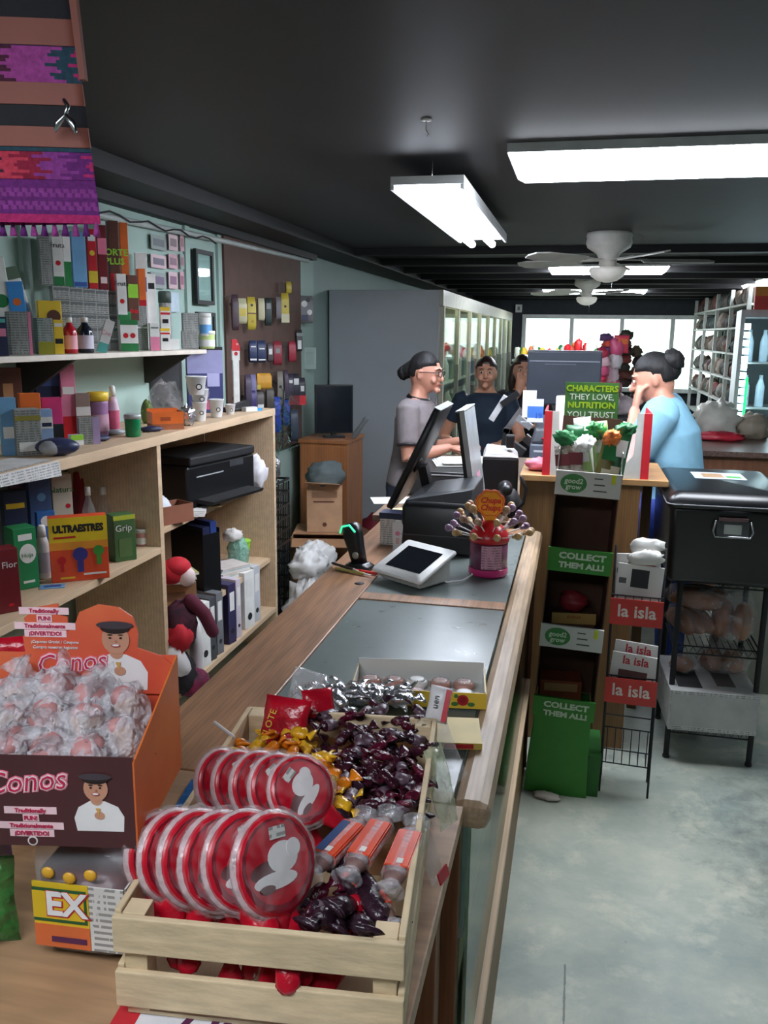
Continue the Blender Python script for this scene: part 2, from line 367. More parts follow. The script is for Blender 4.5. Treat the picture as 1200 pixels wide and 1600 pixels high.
# ================================================================== COUNTER
# glass over grey painted shelf: clear pane, slightly hazed by scratches
def hazed():
    m = bpy.data.materials.new('scratched_glass'); m.use_nodes = True; nt = m.node_tree; nt.nodes.clear(); L = nt.links.new
    o = nd(nt, 'ShaderNodeOutputMaterial'); t = nd(nt, 'ShaderNodeBsdfTransparent'); p = nd(nt, 'ShaderNodeBsdfPrincipled')
    p.inputs['Base Color'].default_value = (*lin((120,130,128)), 1); p.inputs['Specular IOR Level'].default_value = .9
    tc = nd(nt, 'ShaderNodeTexCoord'); mp = nd(nt, 'ShaderNodeMapping'); mp.inputs['Scale'].default_value = (3, 5, 3); L(tc.outputs['Object'], mp.inputs[0])
    no = nd(nt, 'ShaderNodeTexNoise'); no.inputs['Scale'].default_value = 5; no.inputs['Detail'].default_value = 6; L(mp.outputs[0], no.inputs['Vector'])
    r = nd(nt, 'ShaderNodeMapRange'); r.inputs[3].default_value = .2; r.inputs[4].default_value = .42; L(no.outputs[0], r.inputs[0]); L(r.outputs[0], p.inputs['Roughness'])
    mx = nd(nt, 'ShaderNodeMixShader'); mx.inputs[0].default_value = .72; L(t.outputs[0], mx.inputs[1]); L(p.outputs[0], mx.inputs[2]); L(mx.outputs[0], o.inputs[0])
    MATS[m.name] = m; return m.name
hz = hazed()
ct = thing('display_counter', 'long wooden shop counter with glass panes let into its top', 'counter', (-.41, 2.1, 0))
def cpart(name, b, bev=0, par=None): return b.build(name, par or ct, (.41, -2.1, 0), bevel=bev)
MBo = MB()
cpart('left_board', MB().box(-.705, 1.175, .915, -.545, 3.1, .95, oak), .003)
cpart('right_board', MB().box(-.152, 1.175, .905, -.092, 3.1, .95, mat('worn_edge_oak', (165,140,112), .45, scale=9, var=.28, style='wood', aniso=(8, .8, 8))), .018)
cpart('cross_board', MB().box(-.5445, 2.14, .915, -.1525, 2.2, .9495, oak), .002)
cpart('end_board', MB().box(-.5445, 3.02, .915, -.1525, 3.1, .9495, oak), .002)
cpart('end_board', MB().box(-.5445, 1.175, .915, -.1525, 1.21, .9495, oak), .002)
cpart('glass_top', MB().box(-.544, 1.2105, .938, -.153, 2.1395, .946, hz)); cpart('glass_top', MB().box(-.544, 2.2005, .938, -.153, 3.0195, .946, hz))
cpart('cable_hole', MB().lathe([(.014, 0), (.014, .0008)], blackmat, 16, (-.575, 2.27, .9502)))
cpart('inner_shelf', MB().box(-.70, 1.2, .70, -.13, 3.08, .72, K(150,156,150,.6)))
cpart('back_panel', MB().box(-.705, 1.18, .02, -.69, 3.09, .914, redwood))
cpart('end_panel', MB().box(-.6895, 3.06, .02, -.11, 3.08, .914, redwood))
cpart('kick_panel', MB().box(-.135, 1.178, .0, -.118, 3.08, .36, counterwood))
cpart('panel_edge', MB().box(-.14, 1.178, .3605, -.108, 3.08, .385, ply), .002)
cg = clearglass('case_glass', (190,215,205), .2, .08)
cpart('front_glass', MB().box(-.128, 1.2, .3855, -.122, 3.06, .904, cg))
for y in (1.19, 2.15, 3.02): cpart('post', MB().box(-.165, y, .0, -.138, y+.04, .904, redwood), .002)
cpart('case_floor', MB().box(-.688, 1.2, .34, -.17, 3.05, .36, plyin))
# near table that carries the sweets
nt_ = thing('side_table', 'low wooden table carrying the crate of sweets at the near end of the counter', 'table', (-.45, .8, 0))
def npart(name, b, bev=0): return b.build(name, nt_, (.45, -.8, 0), bevel=bev)
npart('table_top', MB().box(-.86, .56, .925, -.132, 1.173, .95, mat('near_oak', (170,134,100), .5, scale=7, var=.2, style='wood', aniso=(.8, 8, 8))), .003)
npart('apron', MB().box(-.86, .575, .85, -.145, .595, .9245, redwood))
for x, y in ((-.84, .6), (-.18, .6), (-.84, 1.11), (-.18, 1.11)): npart('leg', MB().box(x-.02, y, 0, x+.02, y+.045, .9245, redwood), .002)
npart('brace', MB().bar((-.15, 1.14, .2), (-.15, .7, .86), .03, .05, redwood))
npart('lower_shelf', MB().box(-.84, .6, .40, -.15, 1.15, .42, palewood))
# sign hanging on the table's front, handwriting half hidden by the crate
t = thing('price_sign', 'white card with a red left edge and purple handwriting, below the crate of sweets', 'sign', (-.29, .66, .9506), (R_(-90), 0, R_(4)))
MB().box(-.14, -.003, -.03, .13, 0, .066, K(226,226,230,.6)).box(-.14, -.0036, -.03, -.115, -.003, .066, K(200,40,50,.6)).build('card', t)
text('Dulces', .055, K(90,30,70,.6), t, 0.0, -.0036, .032, shear=.35, off=.001)
# ================================================================== LEFT SHELVES
sh = thing('shelving_unit', 'tall pale plywood shelving unit along the green wall behind the counter', 'shelves', (-1.69, 2.9, 0))
def spart(name, b, bev=.0015): return b.build(name, sh, (1.69, -2.9, 0), bevel=bev)
spart('top_board', MB().box(-1.885, 1.3, 1.235, -1.5, 4.15, 1.27, ply))
for y in (1.32, 2.87, 4.118): spart('upright', MB().box(-1.88, y, 0, -1.502, y+.03, 1.2345, plyin))
spart('shelf_board', MB().box(-1.88, 1.3505, .825, -1.502, 2.8695, .85, ply))
spart('shelf_board', MB().box(-1.88, 1.3505, .25, -1.502, 2.8695, .275, ply))
for z, x in ((.88, -1.58), (.485, -1.53), (.215, -1.502)): spart('shelf_board', MB().box(-1.88, 2.9005, z-.025, x, 4.1175, z, ply))
spart('back_panel', MB().box(-1.884, 2.9, .216, -1.881, 4.12, 1.2345, K(150,120,92,.7)))
us = thing('wall_shelf', 'white painted shelf board on the green wall crowded with medicine boxes', 'shelf', (-1.75, 2.6, 1.572))
MB().box(-.15, -1.3, -.018, .13, 1.0, 0, K(214,204,190,.5)).build('board', us, bevel=.002)
for y in (-.9, .05, .95): MB().hexa([(-.148, y-.01, -.15), (-.13, y-.01, -.15), (-.13, y+.01, -.15), (-.148, y+.01, -.15)], [(-.148, y-.01, -.0185), (.08, y-.01, -.0185), (.08, y+.01, -.0185), (-.148, y+.01, -.0185)], K(50,46,42,.6)).build('bracket', us)
# ================================================================== SWEETS CRATE
CR = Vector((-.304, .941, .955)); CA = R_(5.6)
cr = thing('wooden_crate', 'slatted pale wooden crate full of wrapped sweets on the near end of the counter', 'crate', CR, CA)
W, L_ = .297, .50
for sx in (-1, 1):
    for sy in (-1, 1): MB().cbox(sx*(W/2-.02), sy*(L_/2-.02), .0, .024, .024, .118, palewood).build('corner_post', cr, bevel=.001)
for z in (.014, .077):
    for sx in (-1, 1): MB().cbox(sx*(W/2-.0035), 0, z, .0075, L_-.016, .044, palewood).build('side_slat', cr, bevel=.0015)
    for sy in (-1, 1): MB().cbox(0, sy*(L_/2-.0035), z, W, .0075, .041, palewood).build('end_slat', cr, bevel=.0015)
MB().cbox(0, 0, -.0, W-.017, L_-.017, .004, palewood).build('bottom_board', cr)
MB().cbox(0, .12, .0045, W-.07, L_*.42, .045, cardb).build('inner_tray', cr)
def incrate(px, py, z): return onz(px, py, z)
# lollipops: big flat discs wrapped in red and white
lred = mat('lolly_red', (190,20,42), .28, scale=40, var=.2); lwh = mat('lolly_white', (228,224,224), .25, var=.05); lbr = mat('lolly_brown', (96,48,50), .35)
lrim = mat('clear_rim_plastic', (196,168,170), .15, scale=80, var=.25, bump=.3)
lfilm = film('thin_clear_wrap', (240,238,240), .93, .08, 25)
def lolly(r, label):
    t = thing('lollipop', label, 'lollipop', (0,0,0), 0, None)
    b = MB(); b.T = Matrix.Rotation(math.pi/2, 4, 'X')
    b.lathe([(r*.3, -.0075), (r*.94, -.0075), (r, -.003), (r, .003), (r*.94, .0075), (r*.3, .0075)], lred, 28); b.build('wrapper', t)
    b = MB(); b.T = Matrix.Rotation(math.pi/2, 4, 'X'); b.lathe([(r*.985, -.0045), (r*1.045, -.002), (r*1.045, .002), (r*.985, .0045)], lrim, 28, close=False); b.build('rim', t)
    f = MB(); y = -.0079; s = r/.05
    def bl(x, z, rx, rz, m, y0, n=18): f.disc(x*s, z*s, rx*s, m, y0, y0+.0004, n, rz/rx)
    bl(0, 0, .0445, .0445, mat('lolly_dark', (130,30,44), .3), y); bl(0, .002, .0395, .0395, lred, y-.0005)
    bl(.006, .006, .019, .015, lwh, y-.001); bl(-.012, -.004, .024, .010, lbr, y-.0009); bl(-.006, -.014, .027, .008, lwh, y-.0013); bl(.020, .012, .009, .009, lwh, y-.0015)
    bl(-.018, -.02, .010, .004, lbr, y-.0016)
    f.box(-.008*s, y-.0021, .024*s, .012*s, y-.0016, .036*s, whiteprint); f.build('printed_face', t)
    g = MB(); g.tube([(0, 0, -r*.9), (0, 0, -r*1.2), (.004, 0, -r*1.9), (.0, .002, -r*2.3)], [.016, .012, .007, .012], lred, 8, fl=.45); g.build('wrapper_tail', t)
    MB().tube([(0, 0, -r*.8), (0, 0, -r*2.45)], .0022, white, 6).build('stick', t); MB().blob((0,-.001,0), (r*2.22,.022,r*2.22), lfilm, int(r*1000), .08, 4, 22, 14, False).build('clear_wrapper', t)
    return t
def aim(n, roll):     # local -Y towards n, then turn about it
    n = Vector(n).normalized(); q = (-n).to_track_quat('Y', 'Z')
    return (q.to_matrix() @ Matrix.Rotation(R_(roll), 3, 'Y')).to_euler()
spots = [(428,1350,1.10,.053,'front row of lollipops, big disc facing the viewer nearest the coconut bars',(.82,-.42,.42),12),
 (385,1345,1.1,.051,'second disc from the right in the front row of red and white lollipops',(.75,-.5,.45),5),
 (345,1345,1.098,.05,'third disc from the right in the front row of red and white lollipops',(.80,-.45,.42),0),
 (310,1340,1.096,.049,'fourth disc from the right in the front row of red and white lollipops',(.82,-.42,.4),-6),
 (275,1335,1.09,.047,'fifth disc from the right in the front row of red and white lollipops',(.85,-.4,.35),-10),
 (248,1332,1.084,.042,'leftmost disc in the front row of red and white lollipops by the crate side',(.86,-.4,.33),-14),
 (470,1236,1.092,.043,'back row of lollipops, disc with its face shown beside the orange sweets',(.6,-.55,.6),-35),
 (435,1232,1.092,.042,'second disc from the right in the back row of lollipops',(.72,-.5,.5),-20),
 (405,1228,1.090,.042,'third disc from the right in the back row of lollipops',(.78,-.5,.45),-10),
 (375,1225,1.088,.041,'fourth disc from the right in the back row of lollipops',(.80,-.45,.45),-5),
 (348,1222,1.086,.041,'leftmost disc in the back row of red and white lollipops',(.82,-.42,.42),0)]
for px, py, z, r, lab, n, ro in spots:
    t = lolly(r, 'red and white wrapped lollipop: '+lab if False else lab); t['group'] = 'red and white lollipops in the crate'
    t.location = incrate(px, py, z); t.rotation_euler = aim(n, ro)
# red wrapped sweets on sticks at the near end
sred = mat('shiny_red_wrap', (176,16,38), .22, scale=30, var=.35, bump=.5); xbr = mat('dark_brown_print', (66,40,32), .5); xye = mat('gold_outline', (196,150,50), .4)
def redpack(label, k, star=False):
    t = thing('red_sweet', label, 'sweet', (0,0,0), 0, 'red foil sweets at the near end of the crate')
    MB().blob((0, 0, 0), (.036, .018, .082), sred, k, .12, 2, 14, 10, False).build('wrapper', t)
    g = MB(); g.tube([(0, 0, -.036), (0, 0, -.046), (0, 0, -.062)], [.010, .006, .014], sred, 8, fl=.3).build('twist_end', t)
    if star:
        o = []
        for i in range(10):
            a = i*math.pi/5+.3; r = (.023 if i % 2 == 0 else .012); o.append((r*math.cos(a), .004+r*math.sin(a)))
        MB().prism([(x*1.12, z*1.12) for x, z in o], -.0116, -.0105, xye).prism(o, -.0124, -.0116, xbr).build('star_print', t)
    return t
for k, (px, py, z, ro, st, lab) in enumerate([(322,1400,1.062,8,True,'shiny red sweet with a dark brown star print, left of the largest lollipop'),(405,1440,1.055,-35,False,'shiny red sweet leaning right below the largest lollipop'),
  (440,1425,1.05,-25,False,'shiny red sweet beside the dark clear wrapped bars at the near slat'),(265,1395,1.06,-20,False,'shiny red sweet at the left corner of the crate'),(232,1370,1.06,-28,False,'shiny red sweet touching the left side slat, farther from the corner'),(365,1425,1.04,-5,False,'shiny red sweet below the star print sweet'),
  (515,1512,1.0,-160,False,'red sweet poking out through the gap between the near slats')]):
    t = redpack(lab, k, st); t.location = incrate(px, py, z); t.rotation_euler = aim((.1,-.75,.6), ro)
# dark wrapped chews heaped at the far right
plum = [mat('plum_wrap_a', (60,22,36), .2, scale=60, var=.5, bump=.7), mat('plum_wrap_b', (84,18,40), .2, scale=60, var=.5, bump=.7), mat('plum_wrap_c', (46,26,38), .25, scale=60, var=.4, bump=.6)]
lab_g = mat('grey_wrap_print', (120,104,116), .35, scale=120, rgb2=(70,40,54))
def chew(m, L=.030, r=.0085, band=True, name='wrapped_chew'):
    b = MB()
    b.tube([(-L/2, 0, 0), (-L*.35, 0, 0), (L*.35, 0, 0), (L/2, 0, 0)], [r*.55, r, r, r*.55], m, 10, fl=.8, cap=False)
    if band: b.tube([(-L*.3, 0, .0), (L*.3, 0, .0)], [r*1.03, r*1.03], lab_g, 10, fl=.8, cap=False)
    for s in (-1, 1):
        b.tube([(s*L*.48, 0, 0), (s*(L*.6), 0, 0), (s*(L*.85), 0, .001), (s*L*.98, 0, 0)], [r*.4, r*.35, r*1.1, r*1.3], m, 8, fl=.25, cap=False)
    return b.build(name)
pro = [chew(plum[0]), chew(plum[1], band=False), chew(plum[2]), chew(plum[0], band=False)]
for o in pro: tag(o, 'dark plum twist-wrapped chew in the heap at the far right of the crate', 'sweet', 'plum wrapped chews heaped in the crate')
used = set(); rnd = random.Random(3)
def strew(pro, area, nx, ny, z0, z1, rnd, used, jit=.45, sc=(.9, 1.15)):
    (ax, ay), (bx, by), (cx, cy), (dx, dy) = area     # far-left, far-right, near-right, near-left on the picture of the crate
    for j in range(ny):
        for i in range(nx):
            u = (i+.5+rnd.uniform(-jit, jit))/nx; v = (j+.5+rnd.uniform(-jit, jit))/ny
            x = (ax*(1-u)+bx*u)*(1-v)+(dx*(1-u)+cx*u)*v; y = (ay*(1-u)+by*u)*(1-v)+(dy*(1-u)+cy*u)*v
            k = rnd.randrange(len(pro)); o = pro[k]
            if id(o) in used: o = o.copy(); COL.objects.link(o)
            else: used.add(id(o))
            o.location = onz(x, y, rnd.uniform(z0, z1)); o.rotation_euler = (rnd.uniform(-.5, .5), rnd.uniform(-.6, .6), rnd.uniform(0, 6.3)); o.scale = (rnd.uniform(*sc),)*3
strew(pro, [(500,1108),(672,1112),(655,1265),(545,1255)], 6, 8, 1.052, 1.068, rnd, used)
strew(pro, [(490,1105),(668,1110),(645,1260),(520,1250)], 5, 6, 1.025, 1.045, rnd, used)
strew(pro, [(490,1390),(590,1400),(575,1450),(480,1445)], 4, 3, 1.03, 1.045, rnd, used)
# orange sweets
ora = [mat('orange_wrap_a', (226,128,24), .22, scale=50, var=.3, bump=.7), mat('orange_wrap_b', (236,176,40), .22, scale=50, var=.3, bump=.7)]
op = [chew(ora[0], .026, .009, False, 'orange_sweet'), chew(ora[1], .024, .009, False, 'orange_sweet')]
for o in op: tag(o, 'orange and yellow twist-wrapped sweet between the lollipops and the plum chews', 'sweet', 'orange wrapped sweets in the crate')
strew(op, [(355,1150),(480,1140),(500,1190),(370,1190)], 5, 2, 1.055, 1.07, rnd, used)
strew(op, [(470,1165),(510,1165),(560,1265),(500,1250)], 3, 4, 1.055, 1.068, rnd, used)
strew(op, [(380,1150),(480,1150),(540,1235),(490,1230)], 3, 3, 1.04, 1.05, rnd, used)
p = onz(350, 1140, 1.08); t = MB().tube([(-.02, 0, .005), (.02, 0, -.005)], .0025, white, 8)
tag(t.build('lollipop_stick', None, p, R_(-25)), 'white paper stick poking out left of the orange sweets', 'stick')
# bars in clear film
orl = mat('orange_label', (214,72,34), .3, scale=20, var=.15); bll = mat('blue_label', (34,62,110), .3)
coco = mat('coconut_candy', (120,92,88), .5, scale=60, var=.4)
def bar(label, px, py, z, rz, mlab, m2=None, L=.088, tilt=0):
    t = thing('sweet_bar', label, 'sweet', onz(px, py, z), (R_(tilt), 0, rz), 'clear wrapped bars with bright labels')
    MB().tube([(0, -L/2, 0), (0, L/2, 0)], .0125, coco, 12, fl=.7).build('candy', t)
    MB().box(-.0125, -L*.4, .0075, .0125, L*.4, .0098, mlab).box(-.0142, -L*.4, -.004, -.0125, L*.4, .0085, mlab).box(.0125, -L*.4, -.004, .0142, L*.4, .0085, mlab).build('label', t, bevel=.001)
    if m2: MB().box(-.0123, -L*.38, .0099, -.002, L*.36, .0104, m2).build('label_panel', t)
    MB().box(-.001, -L*.36, .0105, .006, -L*.26, .0109, whiteprint).build('barcode', t)
    MB().tube([(0, -L*.78, 0), (0, -L*.56, 0), (0, -L*.45, 0), (0, L*.45, 0), (0, L*.56, 0), (0, L*.8, 0)], [.019, .007, .0165, .0165, .007, .019], cf, 14, fl=.62, cap=False).build('film', t)
bar('clear wrapped bar with a solid orange label in the middle of the crate', 578, 1318, 1.072, R_(-8), orl)
bar('clear wrapped bar with an orange and dark blue label left of the solid orange one', 530, 1318, 1.068, R_(-14), orl, bll)
bar('clear wrapped bar with an orange label nearest the right side slat', 630, 1335, 1.068, R_(-2), orl)
bar('clear wrapped bar with an orange label half buried below the others', 572, 1395, 1.045, R_(40), orl)
MBk = [chew(plum[2], .05, .012, False, 'clear_wrapped_bar') for _ in range(1)]
for o in MBk: tag(o, 'dark chunky sweet in clear twisted film at the near right of the crate', 'sweet', 'dark sweets in clear film')
strew(MBk, [(575,1375),(605,1375),(565,1450),(490,1435)], 2, 3, 1.045, 1.06, rnd, used)
# red bag standing at the far left of the crate
def pouch(name, label, cat, w, h, d, m, loc, rot, parts=(), group=None, seed=1, texts=()):
    """soft sealed bag: pillow with crimped ends, stands along local z, printed face towards local -Y"""
    t = thing(name, label, cat, loc, rot, group); n = 9; k = 11; vs = []; fs = []
    def th(u, v): return d/2*max(0, (1-abs(u)**2.6))*max(0, 1-abs(v)**3)**.7*(1+.18*noise.noise(Vector((u*2.2, v*2.2, seed*3.3)))) + .0006
    for s in (-1, 1):
        for j in range(k):
            for i in range(n):
                u = -1+2*i/(n-1); v = -1+2*j/(k-1); wob = .02*w*noise.noise(Vector((v*3, seed, 0)))
                vs.append((u*w/2*(1-.06*(1-abs(v)))+wob, s*th(u, v), h/2+v*h/2))
    for s in (0, 1):
        o = s*n*k
        for j in range(k-1):
            for i in range(n-1):
                q = (o+j*n+i, o+j*n+i+1, o+(j+1)*n+i+1, o+(j+1)*n+i); fs.append(q if s == 0 else tuple(reversed(q)))
    ring = [i for i in range(n)] + [j*n+n-1 for j in range(1, k)] + [(k-1)*n+i for i in range(n-2, -1, -1)] + [j*n for j in range(k-2, 0, -1)]
    o = n*k
    fs += [(ring[(i+1) % len(ring)], ring[i], ring[i]+o, ring[(i+1) % len(ring)]+o) for i in range(len(ring))]
    MB().add(vs, fs, m, True).build('bag' if name != 'bag' else 'pouch_body', t)
    for (x0, z0, x1, z1, mm) in parts:
        MB().box(x0*w/2, -d/2-.0025, z0*h, x1*w/2, -d/2-.0005, z1*h, mm).build('label', t)
    for (s, sz, mm, x, z, rr) in texts: text(s, sz, mm, t, x*w/2, -d/2-.003, z*h, (math.pi/2, R_(rr), 0))
    return t
pouch('sweet_bag', 'red foil bag with yellow lettering standing at the far left corner of the crate', 'sweet bag', .075, .085, .02, sred, onz(435, 1160, 1.05)+Vector((0,0,-.02)), (R_(-28), 0, R_(-6)), texts=[('ELOTE', .015, K(230,190,60,.5), -.5, .5, -80)])
pouch('sweet_bag', 'small clear bag of brown sweets leaning on the red foil bag', 'sweet bag', .06, .08, .022, cfd, onz(462, 1112, 1.06)+Vector((0,.02,-.02)), (R_(-35), R_(20), R_(20)))
pouch('sweet_bag', 'red glossy packet between the red bag and the plum chews', 'sweet bag', .05, .05, .015, sred, onz(502, 1125, 1.06), (R_(-40), 0, R_(30)))
pouch('sweet_bag', 'white and red packet at the far right corner of the crate', 'sweet bag', .035, .055, .016, K(222,220,222,.3), onz(680, 1128, 1.06), (R_(-25), R_(5), R_(-5)), [(.55, .05, 1, .95, lred)], texts=[('uen', .014, black, -.2, .55, -90)])
# silver wrapped sweets beyond the crate
sp = [chew(foil, .035, .011, False, 'silver_sweet')]
tag(sp[0], 'silver foil twist-wrapped sweet in the row just beyond the crate', 'sweet', 'silver foil sweets beyond the crate')
p = (CR.x-.06, CR.y+.3)
t = MB().box(-.135, -.045, 0, .13, .045, .002, cardb).box(-.135, -.045, .002, -.132, .045, .06, cardb).box(.127, -.045, .002, .13, .045, .06, cardb).box(-.132, .042, .002, .127, .045, .06, cardb).box(-.132, -.045, .002, .127, -.042, .06, cardb)
tag(t.build('cardboard_tray', None, (-.335, 1.275, .9505), CA), 'low cardboard tray of silver wrapped sweets just beyond the crate', 'tray')
strew(sp, [(475,1068),(640,1070),(640,1100),(480,1096)], 8, 2, 1.005, 1.025, rnd, used, .3)
strew(sp, [(475,1068),(640,1070),(640,1100),(480,1096)], 5, 2, .985, 1.0, rnd, used, .3)
# pale green and white sweets bags at the right side of the crate
pouch('sweet_bag', 'clear bag of pale green sweets hanging outside the right side of the crate', 'sweet bag', .05, .11, .026, film('greenish_film', (215,225,190), .6), onz(702, 1290, .98), (R_(-20), R_(8), R_(70)))
pouch('sweet_bag', 'crumpled clear bag behind the pale green sweets beside the crate', 'sweet bag', .06, .10, .03, cfd, onz(712, 1225, .97), (R_(-25), R_(-5), R_(60)), seed=4)
pouch('sweet_bag', 'small red tipped clear packet low beside the crate', 'sweet bag', .03, .07, .02, cfd, onz(683, 1375, .97), (R_(-20), 0, R_(75)), [(-.9, 0, .9, .2, lred)])
# ================================================================== YELLOW CARTON OF ROUND SWEETS
yel = mat('yellow_card', (222,186,60), .5, var=.06); cin = mat('white_card', (212,212,208), .6, var=.04)
t = thing('candy_box', 'shallow open yellow box of round sweets on the glass counter top', 'box', (-.272, 1.565, .9505), R_(8))
b = MB(); b.box(-.128, -.062, 0, .128, .062, .0015, cin)
for x0, y0, x1, y1 in ((-.13,-.064,.13,-.062),(-.13,.062,.13,.064),(-.13,-.062,-.128,.062),(.128,-.062,.13,.062)): b.box(x0, y0, 0, x1, y1, .032, yel)
b.box(-.128, .0605, .0016, .128, .0618, .045, cin).box(-.1279, -.0615, .0016, -.1265, .06, .034, cin).box(.1265, -.0615, .0016, .1279, .06, .034, cin); b.build('tray', t)
f = MB(); rr = K(170,30,40,.5); gr = K(60,110,50,.6)
f.disc(.085, .017, .011, rr, -.0648, -.0641); f.disc(.085, .018, .007, K(140,16,30,.5), -.0653, -.0648); f.disc(.07, .009, .007, gr, -.0647, -.0641, sz=.6); f.disc(.101, .009, .007, gr, -.0647, -.0641, sz=.6); f.disc(.072, .025, .004, gr, -.0647, -.0641); f.build('rose_print', t)
caram = mat('pink_brown_candy', (176,128,116), .35, scale=30, var=.2)
def rnd_sweet(m, film_m):
    return MB().lathe([(.016, 0), (.021, .004), (.021, .012), (.017, .0165), (.004, .0175)], m, 18).lathe([(.0175, .0168), (.012, .019), (.003, .0195)], film_m, 18)
A = rnd_sweet(caram, cf).build('round_sweet'); B = rnd_sweet(white, white).build('round_sweet')
tag(A, 'round pinkish brown sweet in clear film inside the yellow box', 'sweet', 'round brown sweets in the yellow box'); tag(B, 'round sweet with a bright white top inside the yellow box', 'sweet', 'round white topped sweets in the yellow box')
ua = ub = False
cs, sn = math.cos(R_(8)), math.sin(R_(8))
for j in range(2):
    for i in range(5):
        x = -.1+i*.047; y = -.03+j*.052; wht = (i, j) in ((2, 1), (3, 0), (4, 0)); src = B if wht else A
        if wht: o = src.copy() if ub else src; ub = True
        else: o = src.copy() if ua else src; ua = True
        if o.name not in COL.objects: COL.objects.link(o)
        o.location = (-.272+x*cs-y*sn, 1.565+x*sn+y*cs, .9525+.001*j)
t = MB().box(-.04, -.05, 0, .04, .05, .012, K(196,170,80,.5)).box(-.025, -.051, .002, .025, -.05, .01, rr)
tag(t.build('candy_carton', None, onz(715, 1150, .951), R_(10)), 'flat yellowish carton on the glass between the yellow box and the crate', 'box')
# ================================================================== STORE JAR AND PRINTED DISPLAY BOX
def rrect(w, d, r, n=5):
    o = []
    for cx, cy, a0 in ((w/2-r, d/2-r, 0), (-w/2+r, d/2-r, 90), (-w/2+r, -d/2+r, 180), (w/2-r, -d/2+r, 270)):
        for i in range(n): a = R_(a0+90*i/(n-1)); o.append((cx+r*math.cos(a), cy+r*math.sin(a)))
    return o
def rsolid(b, lv, m, r=.2, close=True):     # lv: list of (w,d,z)
    rings = [[(x, y, z) for x, y in rrect(w, d, min(w, d)*r)] for w, d, z in lv]; n = len(rings[0])
    vs = [p for q in rings for p in q]
    fs = [(i*n+k, i*n+(k+1) % n, (i+1)*n+(k+1) % n, (i+1)*n+k) for i in range(len(rings)-1) for k in range(n)]
    if close: fs += [tuple(reversed(range(n))), tuple((len(rings)-1)*n+k for k in range(n))]
    return b.add(vs, fs, m, True)
JP = Vector((-.515, .80, .9505)); JA = R_(4)
t = thing('candy_jar', 'square clear plastic jar of dark red sweets with a yellow and white label', 'jar', JP, JA)
rsolid(MB(), [(.085,.085,.001),(.104,.104,.012),(.112,.112,.04),(.114,.114,.118),(.108,.108,.132),(.085,.085,.142)], pet).build('jar_wall', t)
rsolid(MB(), [(.08,.08,.003),(.1,.1,.014),(.106,.106,.04),(.106,.106,.10)], mat('dark_red_sauce_candy', (98,24,30), .35, scale=18, rgb2=(52,14,20), bump=.4)).build('sweets_inside', t)
rsolid(MB(), [(.084,.084,.1425),(.084,.084,.155)], K(60,18,24,.35)).build('lid', t)
b = MB(); b.box(-.050, -.0595, .02, .016, -.0575, .10, K(226,190,40,.4)); b.box(-.050, -.0600, .02, .016, -.0596, .048, K(220,110,60,.4)); b.box(-.05, -.0602, .052, .014, -.0600, .094, K(34,90,50,.5)); b.box(-.05, -.0605, .056, .011, -.0603, .090, K(226,190,40,.4)); b.box(-.03, -.0607, .027, .012, -.0605, .034, K(90,40,80,.5)); b.build('front_label', t)
text('EX', .040, K(200,40,50,.5), t, -.010, -.0607, .0735, off=.0026, th=.0002); text('EX', .040, K(235,235,235,.5), t, -.010, -.0612, .0745, off=.0012)
b = MB(); b.box(.0165, -.0595, .02, .0575, -.0575, .1, whiteprint).box(.0575, -.056, .02, .0595, .03, .1, whiteprint).box(.0596, -.02, .022, .06, .02, .036, K(120,120,120,.5)); b.build('nutrition_label', t)
for k, (x, z) in enumerate([(-.03, .112), (-.005, .108), (.02, .114)]):
    MB().ell((x, -.0585, z), (.008, .003, .007), K(226,170,50,.4), 10, 6).build('printed_peanut', t)
# display box of wafer cones
CO = Vector((-.56, .81, 1.107)); CO_A = R_(11)
brn = mat('brown_display_card', (78,42,44), .45, var=.08); orc = mat('orange_display_card', (222,122,50), .45, scale=9, rgb2=(206,96,48)); hdr = mat('header_orange', (226,112,70), .45, scale=6, rgb2=(206,66,56))
skin_p = K(196,142,116,.5); hair_p = K(40,28,26,.5); pinkl = K(232,130,150,.5); wht = K(230,226,226,.5)
t = thing('display_box', 'brown and orange cardboard display box full of wrapped wafer cones, on the jar', 'display box', CO, CO_A)
b = MB(); bw, bd, bh = .24, .235, .105
x0, x1 = -.125, .112
b.box(x0, -.088, 0, x1, .088, .003, brn); b.box(x0, -.09, 0, x1, -.088, bh, brn); b.box(x0-.002, -.09, 0, x0, .088, bh, brn)
b.box(x0, .086, .003, x1, .088, .15, hdr); b.build('box', t)
MB().box(x1, -.09, 0, x1+.002, .088, .1, orc).add([(x1, -.09, .1), (x1+.002, -.09, .1), (x1+.002, .088, .1), (x1, .088, .1), (x1, .088, .15), (x1+.002, .088, .15)], [(0,1,5,4),(0,4,3),(1,2,5),(2,3,4,5),(0,3,2,1)], orc).build('side_panel', t)
